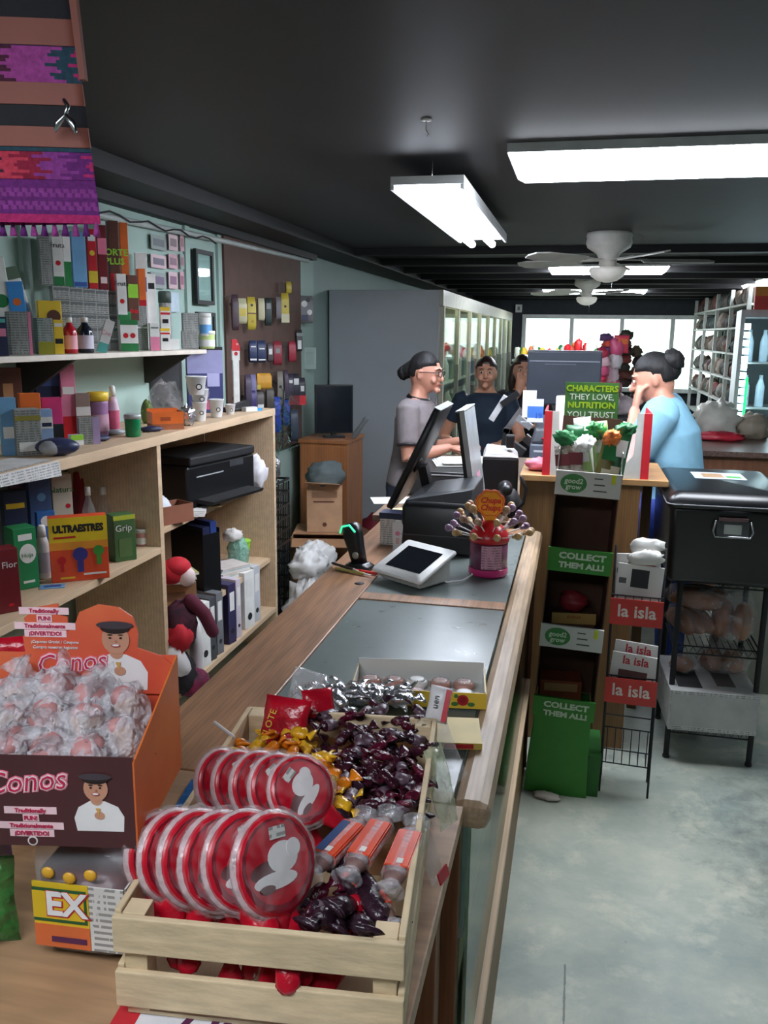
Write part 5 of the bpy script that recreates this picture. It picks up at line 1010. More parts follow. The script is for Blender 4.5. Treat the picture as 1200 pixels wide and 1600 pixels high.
MB().hexa([(-.19,-.2,.42),(.19,-.2,.42),(.19,-.196,.42),(-.19,-.196,.42)],[(-.18,-.34,.40),(.18,-.34,.40),(.18,-.336,.404),(-.18,-.336,.404)],cardb).hexa([(.196,-.19,.42),(.2,-.19,.42),(.2,.19,.42),(.196,.19,.42)],[(.33,-.18,.36),(.334,-.18,.36),(.334,.18,.36),(.33,.18,.36)],cardb).box(-.2,-.1,.4205,.2,.2,.424,cardb).build('flap', t)
t = thing('cardboard_box', 'smaller cardboard carton full of grey cloth on top of the large carton', 'box', (-1.52, 5.1, .4246), R_(15))
b = MB(); b.box(-.11,-.1,0,.11,.1,.003,cardb).box(-.11,-.1,.003,.11,-.097,.3,mat('light_cardboard', (186,146,112), .8)).box(-.11,.097,.003,.11,.1,.3,cardb).box(-.11,-.097,.003,-.107,.097,.3,cardb).box(.107,-.097,.003,.11,.097,.3,cardb); b.build('carton', t)
MB().hexa([(-.1,-.1,.3),(.1,-.1,.3),(.1,-.097,.3),(-.1,-.097,.3)],[(-.12,-.18,.33),(.1,-.19,.32),(.1,-.187,.322),(-.12,-.177,.332)],MATS and 'light_cardboard').build('flap', t)
MB().box(-.07,-.1008,.19,.06,-.1002,.2,brw).box(-.08,-.1008,.22,.08,-.1002,.26,K(150,112,84,.8)).disc(0,.05,.014,brw,-.1008,-.1002).build('print', t)
tag(MB().blob((0,0,0), (.24,.22,.16), K(88,98,98,.85), 63, .35).build('grey_cloth', None, (-1.52, 5.1, .70), 0), 'dark grey cloth stuffed in the smaller carton', 'cloth')
t = thing('fire_extinguisher', 'red fire extinguisher with a black hose behind the cartons', 'fire extinguisher', (-1.2, 5.55, 0))
MB().lathe([(.07,0),(.075,.01),(.075,.38),(.06,.44),(.025,.47)], red, 20).build('cylinder', t); MB().lathe([(.025,.471),(.028,.5),(.015,.53)], black, 12).box(-.015,-.07,.51,.015,.03,.53,black).build('valve', t); MB().tube([(.02,0,.5),(.09,0,.47),(.1,0,.3),(.09,0,.15)], .01, black, 8).build('hose', t)
t = thing('teal_box', 'teal plastic box standing on the floor against the large carton', 'box', (-1.22, 4.72, 0), R_(8)); MB().cbox(0,0,0,.13,.12,.25,K(46,130,130,.5)).build('case', t, bevel=.012); MB().cbox(0,0,.251,.1,.02,.02,K(40,110,110,.5)).build('handle', t)
t = thing('cardboard_box', 'brown carton on the floor with white bags on it beside the teal box', 'box', (-1.42, 4.62, 0), R_(5)); MB().cbox(0,0,0,.22,.28,.3,cardb).build('carton', t, bevel=.002); MB().cbox(0,-.1405,.1,.1,.001,.05,K(140,100,70,.8)).build('print', t)
for (x,y,z,w_,d_,h_,s_,lab) in [(-1.42,4.6,.301,.22,.24,.16,71,'white plastic bag crumpled on the brown carton beyond the shelves'),(-1.36,4.25,.0,.26,.22,.34,72,'white plastic bag slumped on the floor at the end of the shelving unit'),(-1.38,4.32,.33,.2,.2,.16,73,'smaller white bag resting on the slumped floor bag')]:
    tag(MB().blob((0,0,0), (w_,d_,h_), K(216,214,212,.45), s_, .4, 3.4, 26, 18).build('white_bag', None, (x,y,z+.001), 0), lab, 'bag')
# ================================================================== WOVEN BAG hanging top left
lea = mat('terracotta_leather', (150,84,70), .6, scale=8, var=.12); dkb = mat('black_woven', (38,36,42), .8, scale=60); 
wv = {k: mat('yarn_'+k, c, .85, scale=140, var=.22, bump=.4) for k, c in dict(m=(190,40,110), p=(170,70,150), w=(80,30,56), r=(206,60,84), u=(110,36,120), t=(40,72,88), b=(66,54,104), l=(146,60,146), q=(150,26,60)).items()}
t = thing('woven_bag', 'woven bag of leather and magenta zigzag bands hanging at the top left', 'bag', (-.798, 1.07, 1.781), R_(9))
def bx(u): return -.16+.32*u
def panel(name, z0, z1, fn, cols=64, rows=12, out=.0):
    b = MB(); n = cols+1; vs = []
    for s in (0, 1):
        for j in range(rows+1):
            for i in range(n):
                u = i/cols; z = z0+(z1-z0)*j/rows; bul = .018*math.sin(math.pi*u)*(1)+out
                vs.append((bx(u)-.085*z, (-bul if s == 0 else bul)+.0, z))
    o = (rows+1)*n; fsets = {}
    b.v = [tuple(v) for v in vs]
    for s in (0, 1):
        for j in range(rows):
            for i in range(cols):
                q = [s*o+j*n+i, s*o+j*n+i+1, s*o+(j+1)*n+i+1, s*o+(j+1)*n+i]
                if s: q.reverse()
                b.f.append(q); b.mi.append(b._m(fn(i, j, cols, rows))); b.sm.append(True)
    for j in range(rows):
        for i, fl in ((0, 0), (cols, 1)):
            q = [j*n+i, (j+1)*n+i, o+(j+1)*n+i, o+j*n+i]; q = q if fl == 0 else q[::-1]
            b.f.append(q); b.mi.append(b._m(fn(min(i, cols-1), j, cols, rows))); b.sm.append(False)
    return b.build(name, t)
def zig(seq, edge):
    def f(i, j, c, r):
        jj = abs(j-(r-1)/2); st = int(jj/1.0) % 3
        u = (i+[2,0,-2][st] + (1 if j % 2 else 0))/c; k = int(u*len(seq)) % len(seq)
        return wv[seq[k]]
    return f
solid = lambda m: (lambda i, j, c, r: m)
panel('leather_band', .2300, .262, solid(lea), 24, 2, .0015)
panel('black_band', .2625, .40, solid(dkb), 24, 2)
panel('woven_band', .1855, .2290, zig('mrqmwrwppt', 0), 66, 11); panel('edge_stripe', .2292, .2299, solid(wv['b']), 24, 1)
panel('leather_band', .158, .185, solid(lea), 24, 2, .0015)
panel('black_band', .1315, .1575, solid(dkb), 24, 2)
panel('leather_band', .106, .131, solid(lea), 24, 2, .0015)
panel('edge_stripe', .1005, .1055, solid(wv['t']), 24, 1)
panel('woven_band', .0655, .100, zig('mwrmpwrqlu', 0), 66, 9)
panel('purple_band', .010, .065, lambda i, j, c, r: wv['l'] if (j in (3,4,6,7) and (i+j) % 3) else (wv['u'] if j > 1 else wv['m']), 90, 10)
b = MB()
for i in range(22):
    x = bx((i+.5)/22); b.lathe([(.0022, .012), (.003, .006), (.0055, -.006)], wv['p' if i % 2 else 'u'], 8, (x+.0, 0, 0), 1, 1)
b.build('fringe', t)
b = MB(); b.tube([(.128,-.022,.160),(.134,-.026,.152),(.13,-.026,.142)], .003, chrome, 8).tube([(.13,-.026,.142),(.120,-.028,.130),(.116,-.028,.122)], [.003,.005,.002], chrome, 8).tube([(.13,-.026,.142),(.140,-.028,.130),(.143,-.028,.120)], [.003,.005,.002], chrome, 8); b.build('metal_clip', t)
MB().hexa([(bx(1)-.018,-.004,.19),(bx(1)-.010,-.004,.19),(bx(1)-.010,.006,.19),(bx(1)-.018,.006,.19)],[(bx(1)-.029,-.004,.33),(bx(1)-.019,-.004,.33),(bx(1)-.019,.006,.33),(bx(1)-.029,.006,.33)],lea).build('leather_strap', t)
MB().tube([(-.1,0,.395),(-.05,0,.46),(0,0,.4699)], .004, lea, 8).tube([(.1,0,.395),(.05,0,.46),(0,0,.4699)], .004, lea, 8).build('carrying_cord', t)
# ================================================================== MIDDLE COUNTER AND DESK
t = thing('service_counter', 'high wooden counter behind the green snack display', 'counter', (.05, 3.6, 0))
def q(name, b, bev=0): return b.build(name, t, (-.05, -3.6, 0), bevel=bev)
q('counter_top', MB().box(-.20, 3.34, 1.09, .36, 3.82, 1.115, mat('honey_board', (168,128,84), .45, scale=6, var=.2, style='wood', aniso=(.8,8,8))), .003)
q('front_panel', MB().box(-.19, 3.36, .0, .14, 3.38, 1.0895, counterwood)); q('end_post', MB().box(.1405, 3.345, .0, .26, 3.385, 1.0895, mat('honey_post', (130,94,56), .5, scale=6, var=.2, style='wood', aniso=(8,8,.8))))
q('side_panel', MB().box(-.20, 3.3805, 0, -.18, 3.80, 1.0895, counterwood)); q('back_leg', MB().box(.30, 3.76, 0, .34, 3.80, 1.0895, counterwood)); q('low_shelf', MB().box(-.18, 3.3805, .85, .14, 3.80, .87, palewood))
t = thing('work_desk', 'long dark desk carrying the tills in front of the woman in the grey shirt', 'desk', (-.52, 4.1, 0))
def q(name, b, bev=0): return b.build(name, t, (.52, -4.1, 0), bevel=bev)
q('desk_top', MB().box(-.76, 3.2, .925, -.205, 5.0, .95, mat('desk_brown', (120,96,76), .5, var=.2, style='wood', aniso=(8,.8,8))), .003)
for x, y in ((-.74,3.22),(-.25,3.22),(-.74,4.94),(-.25,4.94)): q('leg', MB().box(x, y, 0, x+.04, y+.04, .9245, counterwood))
q('modesty_panel', MB().box(-.24, 3.27, .3, -.225, 4.93, .9245, counterwood))
# papers, drawer and small goods on the desk
t = thing('cash_till_drawer', 'low black cash drawer under the papers between the two till screens', 'cash drawer', (-.52, 3.85, .951)); MB().cbox(0,0,0,.42,.42,.11,black).build('body', t, bevel=.004); MB().box(-.2,-.2125,.02,.2,-.2105,.09,blackmat).build('drawer', t); MB().box(-.2,-.214,.095,.2,-.2106,.1,K(150,152,156,.3)).build('edge_strip', t)
b = MB()
for i in range(5): b.box(-.13+.01*i, -.1+.02*(i % 3), .002+.004*i, .14+.006*i, .1, .0055+.004*i, paper)
tag(b.build('paper_stack', None, (-.50, 3.9, 1.062), R_(15)), 'white papers stacked on the black cash drawer', 'paper')
tag(MB().box(-.1,-.07,0,.1,.07,.003,paper).build('paper_sheet', None, (-.73, 3.5, .951), R_(20)), 'white sheet lying on the desk left of the tilted screen', 'paper')
tag(MB().box(-.05,-.03,0,.05,.03,.003,K(226,210,150,.7)).build('paper_sheet', None, (-.66, 3.32, .951), R_(40)), 'cream slip on the desk edge below the tilted screen', 'paper')
for k, (px, py, lab) in enumerate([(612, 822, 'white rounded price paddle left of the black till, left one'), (632, 815, 'white rounded price paddle touching the black till, right one')]):
    p = onz(px, 872, .951); t = thing('price_paddle', lab, 'tag', Vector((p.x, 2.66+.05*k, .951)), R_(-4)); pts = [(.018*math.cos(a), .085+.018*math.sin(a)) for a in [R_(v) for v in range(0, 181, 30)]]+[(-.014,.03),(-.017,0),(.017,0),(.014,.03)]
    MB().prism(pts, -.004, .004, white).build('paddle', t); MB().disc(0, .06, .008, pin, -.005, -.004).box(-.006,-.005,.025,.006,-.004,.045,K(220,180,180,.5)).build('pink_print', t)
t = thing('printed_carton', 'dark and white printed carton behind the price paddles', 'box', (-.575, 2.76, .951), R_(-3)); MB().cbox(0,0,0,.09,.06,.09,whiteprint).build('carton', t); MB().cbox(0,0,.0905,.095,.065,.02,nav).build('lid', t)
def bars(name, lab, cat, loc, segs, rz=0):
    t = thing(name, lab, cat, loc, rz)
    for nm, a, c, wd, dd, m in segs: MB().bar(a, c, wd, dd, m).build(nm, t)
    return t
bars('card_scanner', 'black and silver jointed stand in front of the woman in the dark shirt', 'stand', (-.36, 4.3, .951), [('base',(0,0,0),(0,0,.02),.14,.14,black),('post',(0,0,.02),(.03,0,.24),.03,.03,black),('arm',(.02,0,.22),(.1,0,.34),.03,.03,chrome),('clamp',(.08,-.01,.30),(.15,-.01,.25),.05,.03,K(150,154,158,.3)),('clamp',(.0,-.01,.36),(.08,-.01,.42),.045,.03,black),('head',(.02,0,.40),(-.05,0,.28),.04,.03,K(170,172,176,.3)),('claw',(.12,0,.2),(.17,0,.16),.04,.04,chrome),('tray',(.03,0,.18),(.12,0,.12),.07,.04,blackmat)])
t = thing('receipt_printer', 'boxy black receipt printer with a pale curved top right of the light screen', 'printer', (-.30, 3.62, .951), R_(5)); MB().cbox(0,0,0,.15,.2,.2,black).build('body', t, bevel=.008)
MB().hexa([(-.075,-.1,.2005),(.075,-.1,.2005),(.075,.1,.2005),(-.075,.1,.2005)],[(-.06,-.09,.225),(.05,-.09,.215),(.05,.09,.225),(-.06,.09,.235)],K(190,190,192,.35)).build('pale_top', t, bevel=.005); MB().box(.02,-.06,.236,.055,.0,.29,black).build('knob_block', t, bevel=.006)
t = thing('camera', 'black handheld camera like scanner heaped with cables by the counter end', 'scanner', (-.235, 3.28, 1.02), R_(10)); MB().blob((0,0,-.07), (.10,.10,.12), blackmat, 81, .25, 4).build('cable_bundle', t)
MB().tube([(-.02,-.05,.06),(-.02,-.1,.06)], [.028,.024], black, 14).build('lens', t); MB().tube([(-.02,-.1,.06),(-.02,-.103,.06)], .02, chrome, 14, cap=False).build('lens_rim', t)
b = MB(); b.tube([(.04,-.05,.1),(.06,-.06,.06),(.05,-.06,0),(.02,-.06,-.03),(.05,-.05,-.06)], .006, black, 6).build('cable', t); t['label'] = 'black handheld scanner heaped with its cables by the counter end'
tag(MB().blob((0,0,0), (.14,.12,.05), K(226,120,140,.5), 82, .3).build('pink_bag', None, (-.12, 3.48, 1.1155), 0), 'pink bag lying behind the left end of the red and white tray', 'bag')
t = thing('wooden_tray', 'small pale wooden tray fixed by the end of the high counter', 'tray', (-.245, 3.30, .951), 0); MB().cbox(0,0,0,.06,.12,.06,ply).build('tray', t)
# second till: dark monitor with its back to us, printer, leaflets
t = thing('till_monitor', 'wide dark monitor seen from behind, blocking the lower window', 'monitor', (-.07, 4.62, .951), 0); dgm = mat('dark_blue_grey_plastic', (44,50,60), .4)
MB().box(-.19,-.02,.34,.19,.02,.62,dgm).build('case', t, bevel=.008); MB().box(-.18,-.0215,.565,.18,-.0205,.57,K(120,126,134,.3)).box(-.1,-.0215,.55,.06,-.0205,.554,K(90,96,104,.3)).build('seam', t); MB().box(-.19,-.022,.6205,.19,.02,.624,K(120,124,130,.3)).build('top_edge', t)
MB().bar((0,.03,.0),(0,.03,.4),.07,.03,black).build('stand', t); MB().cbox(0,.02,0,.24,.16,.012,black).build('foot', t)
d = thing('side_desk', 'desk carrying the rear till behind the high counter', 'desk', (-.02, 4.5, 0)); MB().box(-.18,-.35,.925,.22,.35,.95,counterwood).build('desk_top', d); MB().box(-.18,-.34,0,-.16,.34,.9245,counterwood).build('side_panel', d); MB().box(.2,-.34,0,.22,.34,.9245,counterwood).build('side_panel', d)
t = thing('label_printer', 'blue grey printer with a rounded grey lid left of the red and white tray', 'printer', (-.085, 4.25, .951), R_(0)); MB().cbox(0,0,0,.24,.26,.19,K(84,90,104,.4)).build('body', t, bevel=.01)
MB().hexa([(-.12,-.13,.1905),(.12,-.13,.1905),(.12,.13,.1905),(-.12,.13,.1905)],[(-.1,-.11,.26),(.11,-.11,.28),(.11,.11,.33),(-.1,.11,.31)],K(60,64,72,.4)).build('lid', t, bevel=.012); MB().box(-.1,-.1315,.15,.1,-.1305,.16,K(170,174,180,.3)).build('slot', t)
tag(MB().blob((0,0,0), (.09,.04,.02), lred, 5, .3).build('red_ribbon', None, (-.10, 4.12, 1.16), 0), 'red ribbon lying on the front of the blue grey printer', 'ribbon')
t = thing('leaflet_holder', 'clear stand with white and blue leaflets in front of the dark monitor', 'leaflet holder', (-.195, 4.16, 1.262), R_(4)); MB().box(-.055,0,0,.01,.004,.13,paper).build('white_card', t)
MB().box(-.03,-.008,-.02,.045,-.004,.09,K(200,210,226,.5)).box(-.03,-.0085,.0,.045,-.0081,.055,K(60,110,190,.5)).build('blue_leaflet', t); text('19', .035, K(40,80,170,.5), t, .022, -.0095, .01, off=.001); MB().box(-.06,-.012,-.022,.05,.006,-.018,pet).build('stand', t)
t = thing('paper_roll', 'tall white paper roll standing behind the green sign', 'roll', (-.035, 3.62, 1.1155)); MB().lathe([(.045,0),(.046,.003),(.046,.285),(.043,.29)], white, 24).build('paper', t); MB().lathe([(.016,.2905),(.016,.293)], cardb, 14).build('core', t)
# red and white open tray on the high counter
t = thing('display_tray', 'red and white cardboard tray with cut-out sides on the high counter', 'display box', (.085, 3.5, 1.1155), R_(0)); wr = K(206,204,200,.55); rr2 = K(206,36,48,.5)
MB().box(-.2,-.14,0,.2,.14,.003,wr).build('bottom', t)
for s, nm in ((-1,'left'),(1,'right')):
    x = s*.2
    MB().box(min(x,x-s*.006),-.14,.0035,max(x,x-s*.006),.14,.25,rr2).build('side_wall', t)
    pts = [(x,.0),(x-s*.13,.0),(x-s*.13,.05),(x-s*.09,.055),(x-s*.06,.09),(x-s*.055,.25),(x,.25)]
    MB().prism(pts if s < 0 else pts[::-1], -.1465, -.1425, wr).build('corner_flap', t)
    MB().box(min(x,x-s*.03),-.149,.0,max(x,x-s*.03),-.147,.25,rr2).build('red_edge', t)
MB().box(-.2,-.1421,.0035,.2,-.1405,.045,rr2).build('front_lip', t); MB().box(-.2,.137,.0035,.2,.14,.16,wr).build('back_wall', t)
# ================================================================== GREEN SNACK DISPLAY
dg_ = thing('snack_display', 'tall green and white cardboard display tower full of brown shelves beside the counter', 'display stand', (.0, 2.92, .002), (0, R_(2.6), 0))
gsc = mat('display_green', (60,140,50), .55, var=.06); brc = mat('display_brown', (92,62,46), .75, var=.1); wc = mat('display_white', (206,206,200), .55, var=.04)
W2 = .205; x0, x1 = -.10, .105
MB().hexa([(x0-.01,0,0),(x1+.01,0,0),(x1+.01,.27,0),(x0-.01,.27,0)],[(x0+.004,.01,.30),(x1-.004,.01,.30),(x1-.004,.26,.30),(x0+.004,.26,.30)],gsc).build('base', dg_)
MB().box(x0-.006,0,.3005,x1+.006,.012,.375,gsc).build('base_lip', dg_); MB().box(x1+.006,.02,.0,x1+.05,.25,.16,K(40,104,40,.6)).build('foot_wing', dg_)
MB().box(x0-.003,.262,.3005,x1+.003,.266,1.36,brc).build('back_panel', dg_)
MB().box(x0-.004,.0125,.3005,x0,.262,1.13,brc).box(x0-.0045,.02,.3005,x0-.0041,.05,1.12,gsc).build('side_panel', dg_); MB().box(x1,.0125,.3005,x1+.004,.262,1.13,brc).build('side_panel', dg_)
for z in (.585, .855, 1.11): MB().box(x0+.0002,.013,z,x1-.0002,.2618,z+.004,brc).build('shelf', dg_)
for z, m, nm in ((.565,wc,'white_lip'),(.845,gsc,'green_lip'),(1.115,wc,'white_lip')): MB().box(x0-.006,0,z,x1+.006,.012,z+.083,m).build(nm, dg_)
MB().box(x0-.004,.0125,1.1305,x0-.001,.262,1.27,wc).box(x0-.004,.012,1.1305,x0-.0015,.05,1.18,wc).build('tray_side', dg_); MB().box(x1+.001,.0125,1.1305,x1+.004,.262,1.27,wc).build('tray_side', dg_)
lc = K(206,226,200,.6); egg = mat('logo_green', (62,130,66), .55)
for z in (.375-.045, .845+.04):
    text('COLLECT', .030, lc, dg_, .01, -.001, z+.018, off=.0014, sx=1.22); text('THEM ALL!', .027, lc, dg_, .01, -.001, z-.015, off=.0014, sx=1.18)
for z in (.565, 1.115):
    MB().disc(-.045, z+.042, .044, egg, -.001, -.0002, 28, .74).build('oval_logo', dg_); text('good2', .024, lc, dg_, -.045, -.0016, z+.05, off=.0006, shear=.1); text('grow', .024, lc, dg_, -.045, -.0016, z+.03, off=.0006, shear=.1)
    for k in range(3):
        b = MB(); b.box(.022,-.0012,z+.062-k*.021,.05+.008*k,-.0002,z+.066-k*.021,K(70,80,70,.6)); b.build('print_line', dg_)
    MB().box(.078,-.0012,z+.05,.092,-.0002,z+.082,K(200,210,40,.5)).build('yellow_tab', dg_)
hd_ = thing('sign_card', 'green card sign with lime and white capital letters above the snack packs', 'sign', (.055, 3.205, 1.25), R_(2)); sg = mat('sign_green', (74,122,58), .5)
MB().box(-.095,-.002,0,.095,.002,.235,sg).build('card', hd_); limey = K(170,200,40,.5); whl = K(226,232,220,.5)
for s_, m, z in (('CHARACTERS', limey, .212), ('THEY LOVE,', whl, .182), ('NUTRITION', limey, .152), ('YOU TRUST', whl, .118)): text(s_, .030, m, hd_, 0, -.0026, z, off=.001 if m == limey else .0003, sx=.98 if len(s_) > 9 else 1.05)
# packs in the top tray
r6 = random.Random(4); pk = [('white and green',whi,grn),('pale green',K(150,180,110,.4),whi),('brown speckled',mat('speckled_pack', (150,120,100), .5, scale=90, rgb2=(226,220,210)),dred),('olive brown',K(120,110,60,.4),grn),('dark green',K(30,90,50,.35),whi)]
wh = ['at the left wall of the tray','second from the left in the tray','in the middle of the tray front','right of the middle in the tray','at the right wall of the tray','behind, at the left of the tray','behind, in the middle of the tray','behind, at the right of the tray']
spx = [(-.075,.05),(-.04,.045),(.0,.05),(.04,.05),(.078,.06),(-.06,.14),(.0,.15),(.065,.13)]
kk = [2,2,1,3,4,4,0,1]; kk[0] = 2
for i, (x, y) in enumerate(spx):
    nm, m, m2 = pk[kk[i]]; hgt = [.16,.17,.19,.21,.23,.22,.25,.24][i]
    tt = pouch('snack_pack', nm+' snack pack '+wh[i], 'snack pack', .062, hgt, .034, m, (.055+x, 2.93+y, 1.121), (R_(-8), R_(r6.uniform(-14, 14)), R_(r6.uniform(-15, 15))), [(-.8,.55,.8,.8,m2),(-.5,.2,.5,.4,K(210,200,170,.5))], seed=i+2)
for i, (x, y, z, m, lab) in enumerate([(-.08,.08,1.30,grn,'green leaf shaped pack top sticking out at the left of the tray'),(.02,.1,1.33,K(40,130,60,.35),'bright green pack lying across the top of the snack heap'),(.07,.06,1.31,K(226,120,50,.4),'orange and white pack on top of the snack heap'),(.11,.1,1.33,K(30,110,60,.35),'green pack leaning over the right wall of the tray'),(-.02,.04,1.29,whi,'white crumpled pack on top of the snack heap, front')]):
    tag(MB().blob((0,0,0), (.085,.05,.05), m, 90+i, .55, 3.5, 20, 14, False).build('snack_pack', None, (.055+x, 2.93+y, z), (.3*i, .4, i)), lab, 'snack pack', None)
t = thing('snack_carton', 'open cream and orange carton of snacks on the third shelf of the tower', 'box', (.03, 3.06, .632), R_(6)); b = MB(); b.box(-.075,-.05,-.039,.075,.05,.03,brc).box(-.078,-.054,.0,.078,-.0505,.04,K(196,160,90,.6)); b.build('carton', t); text('AVENA', .016, K(180,70,30,.6), t, 0, -.0545, .025)
tag(MB().blob((0,0,0), (.10,.08,.07), K(150,40,50,.5), 97, .3).build('red_snack', None, (.03, 3.07, .665), 0), 'red snack packs heaped in the cream carton of the tower', 'snack pack')
t = thing('snack_carton', 'orange and brown carton low in the shadow of the tower', 'box', (.0, 3.07, .304), R_(4)); MB().cbox(0,0,0,.15,.1,.10,K(150,80,50,.6)).build('carton', t); MB().box(-.06,-.051,.06,.06,-.0502,.09,K(190,150,100,.6)).build('label', t)
tag(MB().blob((0,0,0), (.1,.05,.02), K(190,180,170,.7), 98, .4).build('paper_scrap', None, onz(855, 1247, .001), R_(-10)), 'crumpled paper scrap on the floor in front of the green tower', 'paper')
# ================================================================== MAGAZINE RACK
mr = thing('magazine_rack', 'black wire newspaper rack with two red signs beside the green tower', 'rack', (.25, 3.0, .0), R_(-4)); wr_ = blackmat
for sx in (-.085, .085):
    MB().tube([(sx,-.02,.003),(sx,-.02,.70),(sx,.05,.92)], .004, wr_, 6).build('front_rail', mr); MB().tube([(sx,.1,.003),(sx,.08,.90)], .004, wr_, 6).build('rear_rail', mr)
for z, h_ in ((.12,.14),(.36,.10),(.66,.10)):
    b = MB()
    for k in range(2): b.tube([(-.085,-.02,z+h_*k),(.085,-.02,z+h_*k),(.085,.09,z+h_*k),(-.085,.09,z+h_*k),(-.085,-.02,z+h_*k)], .0025, wr_, 6)
    for k in range(6): b.tube([(-.07+.028*k,-.02,z+h_),(-.07+.028*k,-.02,z),(-.07+.028*k,.09,z)], .0018, wr_, 5)
    b.build('wire_basket', mr)
redsign = K(200,56,50,.5)
for z in (.36, .655):
    MB().box(-.09,-.031,z,.088,-.027,z+.095,redsign).build('sign_plate', mr); text('la isla', .062, K(226,214,206,.5), mr, 0, -.0316, z+.05, off=.0012, sx=.98)
for i, (z, lab, m) in enumerate([(.664,'folded newspaper with a dark picture in the upper pocket of the rack, front',K(40,42,46,.6)),(.70,'folded newspaper with a red square behind the front one in the upper pocket',K(190,60,60,.6))]):
    t = thing('newspaper', lab, 'newspaper', (.245+.01*i, 3.0+.022*i, z), (R_(-6), R_(3-7*i), R_(-4))); MB().box(-.078,-.004,0,.078,.008,.20,paper).build('pages', t); MB().box(-.03+.03*i,-.0048,.12,.03+.03*i,-.0042,.185,m).box(-.07,-.0048,.13,-.045,-.0042,.15,K(90,90,90,.6)).build('printed_picture', t)
    tag(MB().blob((0,0,0), (.12,.03,.05), paper, 101+i, .4).build('newspaper', None, (.27, 3.01+.03*i, z+.205), R_(10)), ['crumpled top of a newspaper above the upper red sign','curled white newspaper at the very top of the rack'][i], 'newspaper')
for i, lab in enumerate(['white magazine with a red title in the lower pocket, front one','white magazine with a red title in the lower pocket, rear one']):
    t = thing('magazine', lab, 'magazine', (.245+.006*i, 3.0+.025*i, .364), (R_(-6), R_(4), R_(-4))); MB().box(-.078,-.004,0,.078,.004,.17+.035*i,paper).build('pages', t); text('la isla', .042, K(190,50,60,.6), t, .005, -.0046, .145+.035*i, off=.001); MB().box(-.05,-.0046,.03,.05,-.0041,.11,K(110,70,70,.6)).build('cover_picture', t)
# ================================================================== WIRE RACK, BREAD, BLACK BOX
rk = thing('wire_rack', 'black wire shelving rack holding bread bags under the big black box', 'rack', (.585, 3.5, 0))
for sx in (-.155, .155):
    for sy in (-.18, .18): MB().tube([(sx,sy,.012),(sx,sy,.762)], .011, wr_, 10).tube([(sx,sy,.002),(sx,sy,.012)], .014, black, 10, cap=False).build('post', rk)
for z in (.14, .475, .748):
    b = MB()
    for dz in (0, -.03):
        b.tube([(-.155,-.18,z+dz),(.155,-.18,z+dz)], .003, wr_, 6).tube([(-.155,.18,z+dz),(.155,.18,z+dz)], .003, wr_, 6).tube([(-.155,-.18,z+dz),(-.155,.18,z+dz)], .003, wr_, 6).tube([(.155,-.18,z+dz),(.155,.18,z+dz)], .003, wr_, 6)
    for k in range(13): x = -.15+.025*k; b.tube([(x,-.18,z+.004),(x,.18,z+.004)], .0018, wr_, 5)
    for k in range(10):
        x = -.15+.031*k; b.tube([(x,-.18,z),(x+.0155,-.18,z-.03),(x+.031,-.18,z)], .0016, wr_, 5)
    b.build('wire_shelf', rk)
bx_ = thing('storage_bin', 'large black plastic bin with a hinged lid and chrome latch on the wire rack', 'bin', (.575, 3.52, .757)); bm = mat('black_bin', (20,21,23), .3, var=.15)
rsolid(MB(), [(.40,.60,0),(.42,.63,.02),(.435,.645,.27),(.44,.65,.285)], bm, .06).build('bin', bx_); rsolid(MB(), [(.455,.665,.2855),(.46,.67,.295),(.455,.665,.315),(.40,.60,.34),(.38,.58,.343)], bm, .07).build('lid', bx_)
rsolid(MB(), [(.464,.674,.296),(.464,.674,.301)], K(110,112,116,.25), .07).build('lid_rim', bx_)
MB().box(-.095,.02,.3432,.10,.18,.3446,K(190,210,226,.45)).box(-.06,.05,.3447,.02,.15,.3452,K(150,120,90,.5)).box(.03,.05,.3447,.085,.1,.3452,K(80,150,80,.5)).build('lid_label', bx_)
MB().box(-.055,-.334,.19,.055,-.3245,.245,K(70,72,74,.3)).build('latch_plate', bx_); MB().box(-.05,-.338,.247,.05,-.325,.259,K(90,70,70,.4)).build('latch_bar', bx_)
MB().tube([(-.06,-.336,.245),(-.068,-.342,.21),(-.06,-.342,.19),(.06,-.342,.19),(.068,-.342,.21),(.06,-.336,.245)], .004, chrome, 8).build('chrome_handle', bx_); MB().box(-.03,-.3365,.2,.03,-.3342,.235,K(150,156,150,.3)).build('card_window', bx_)
brd = mat('brown_bread', (150,92,54), .6, scale=16, var=.3)
def bread(lab, loc, s, rz, k, n=3):
    t = thing('bread_bag', lab, 'bread', loc, rz)
    for i in range(n): MB().blob(((i-(n-1)/2)*s[0]/n*.95, 0, .004), (s[0]/n*1.05, s[1]*.85, s[2]*.8), brd, k*7+i, .12, 2, 16, 10).build('bread', t)
    MB().blob((0, 0, 0), (s[0]*1.2, s[1]*1.1, s[2]*1.1), cfd, k, .2, 3, 22, 14).build('film', t)
bread('bag of long brown rolls on the middle rack shelf, left', (.505, 3.5, .481), (.14,.26,.10), R_(20), 3); bread('bag of brown rolls stacked on the left bag of the middle rack shelf', (.53, 3.52, .582), (.18,.24,.085), R_(70), 4)
bread('bag of brown rolls standing at the right of the middle rack shelf', (.66, 3.47, .481), (.15,.24,.17), R_(-15), 5, 2); bread('round loaf in a clear bag on top of the newspaper carton', (.64, 3.5, .322), (.17,.15,.10), 0, 6, 2)
bread('small dark loaf at the left of the newspaper carton', (.48, 3.46, .322), (.09,.12,.06), 0, 8, 1)
t = thing('newspaper_carton', 'white carton with dark printed pictures on the lowest rack shelf', 'box', (.575, 3.46, .146), R_(3)); MB().cbox(0,0,0,.33,.38,.165,mat('white_news', (190,190,188), .7, style='print')).build('carton', t, bevel=.003)
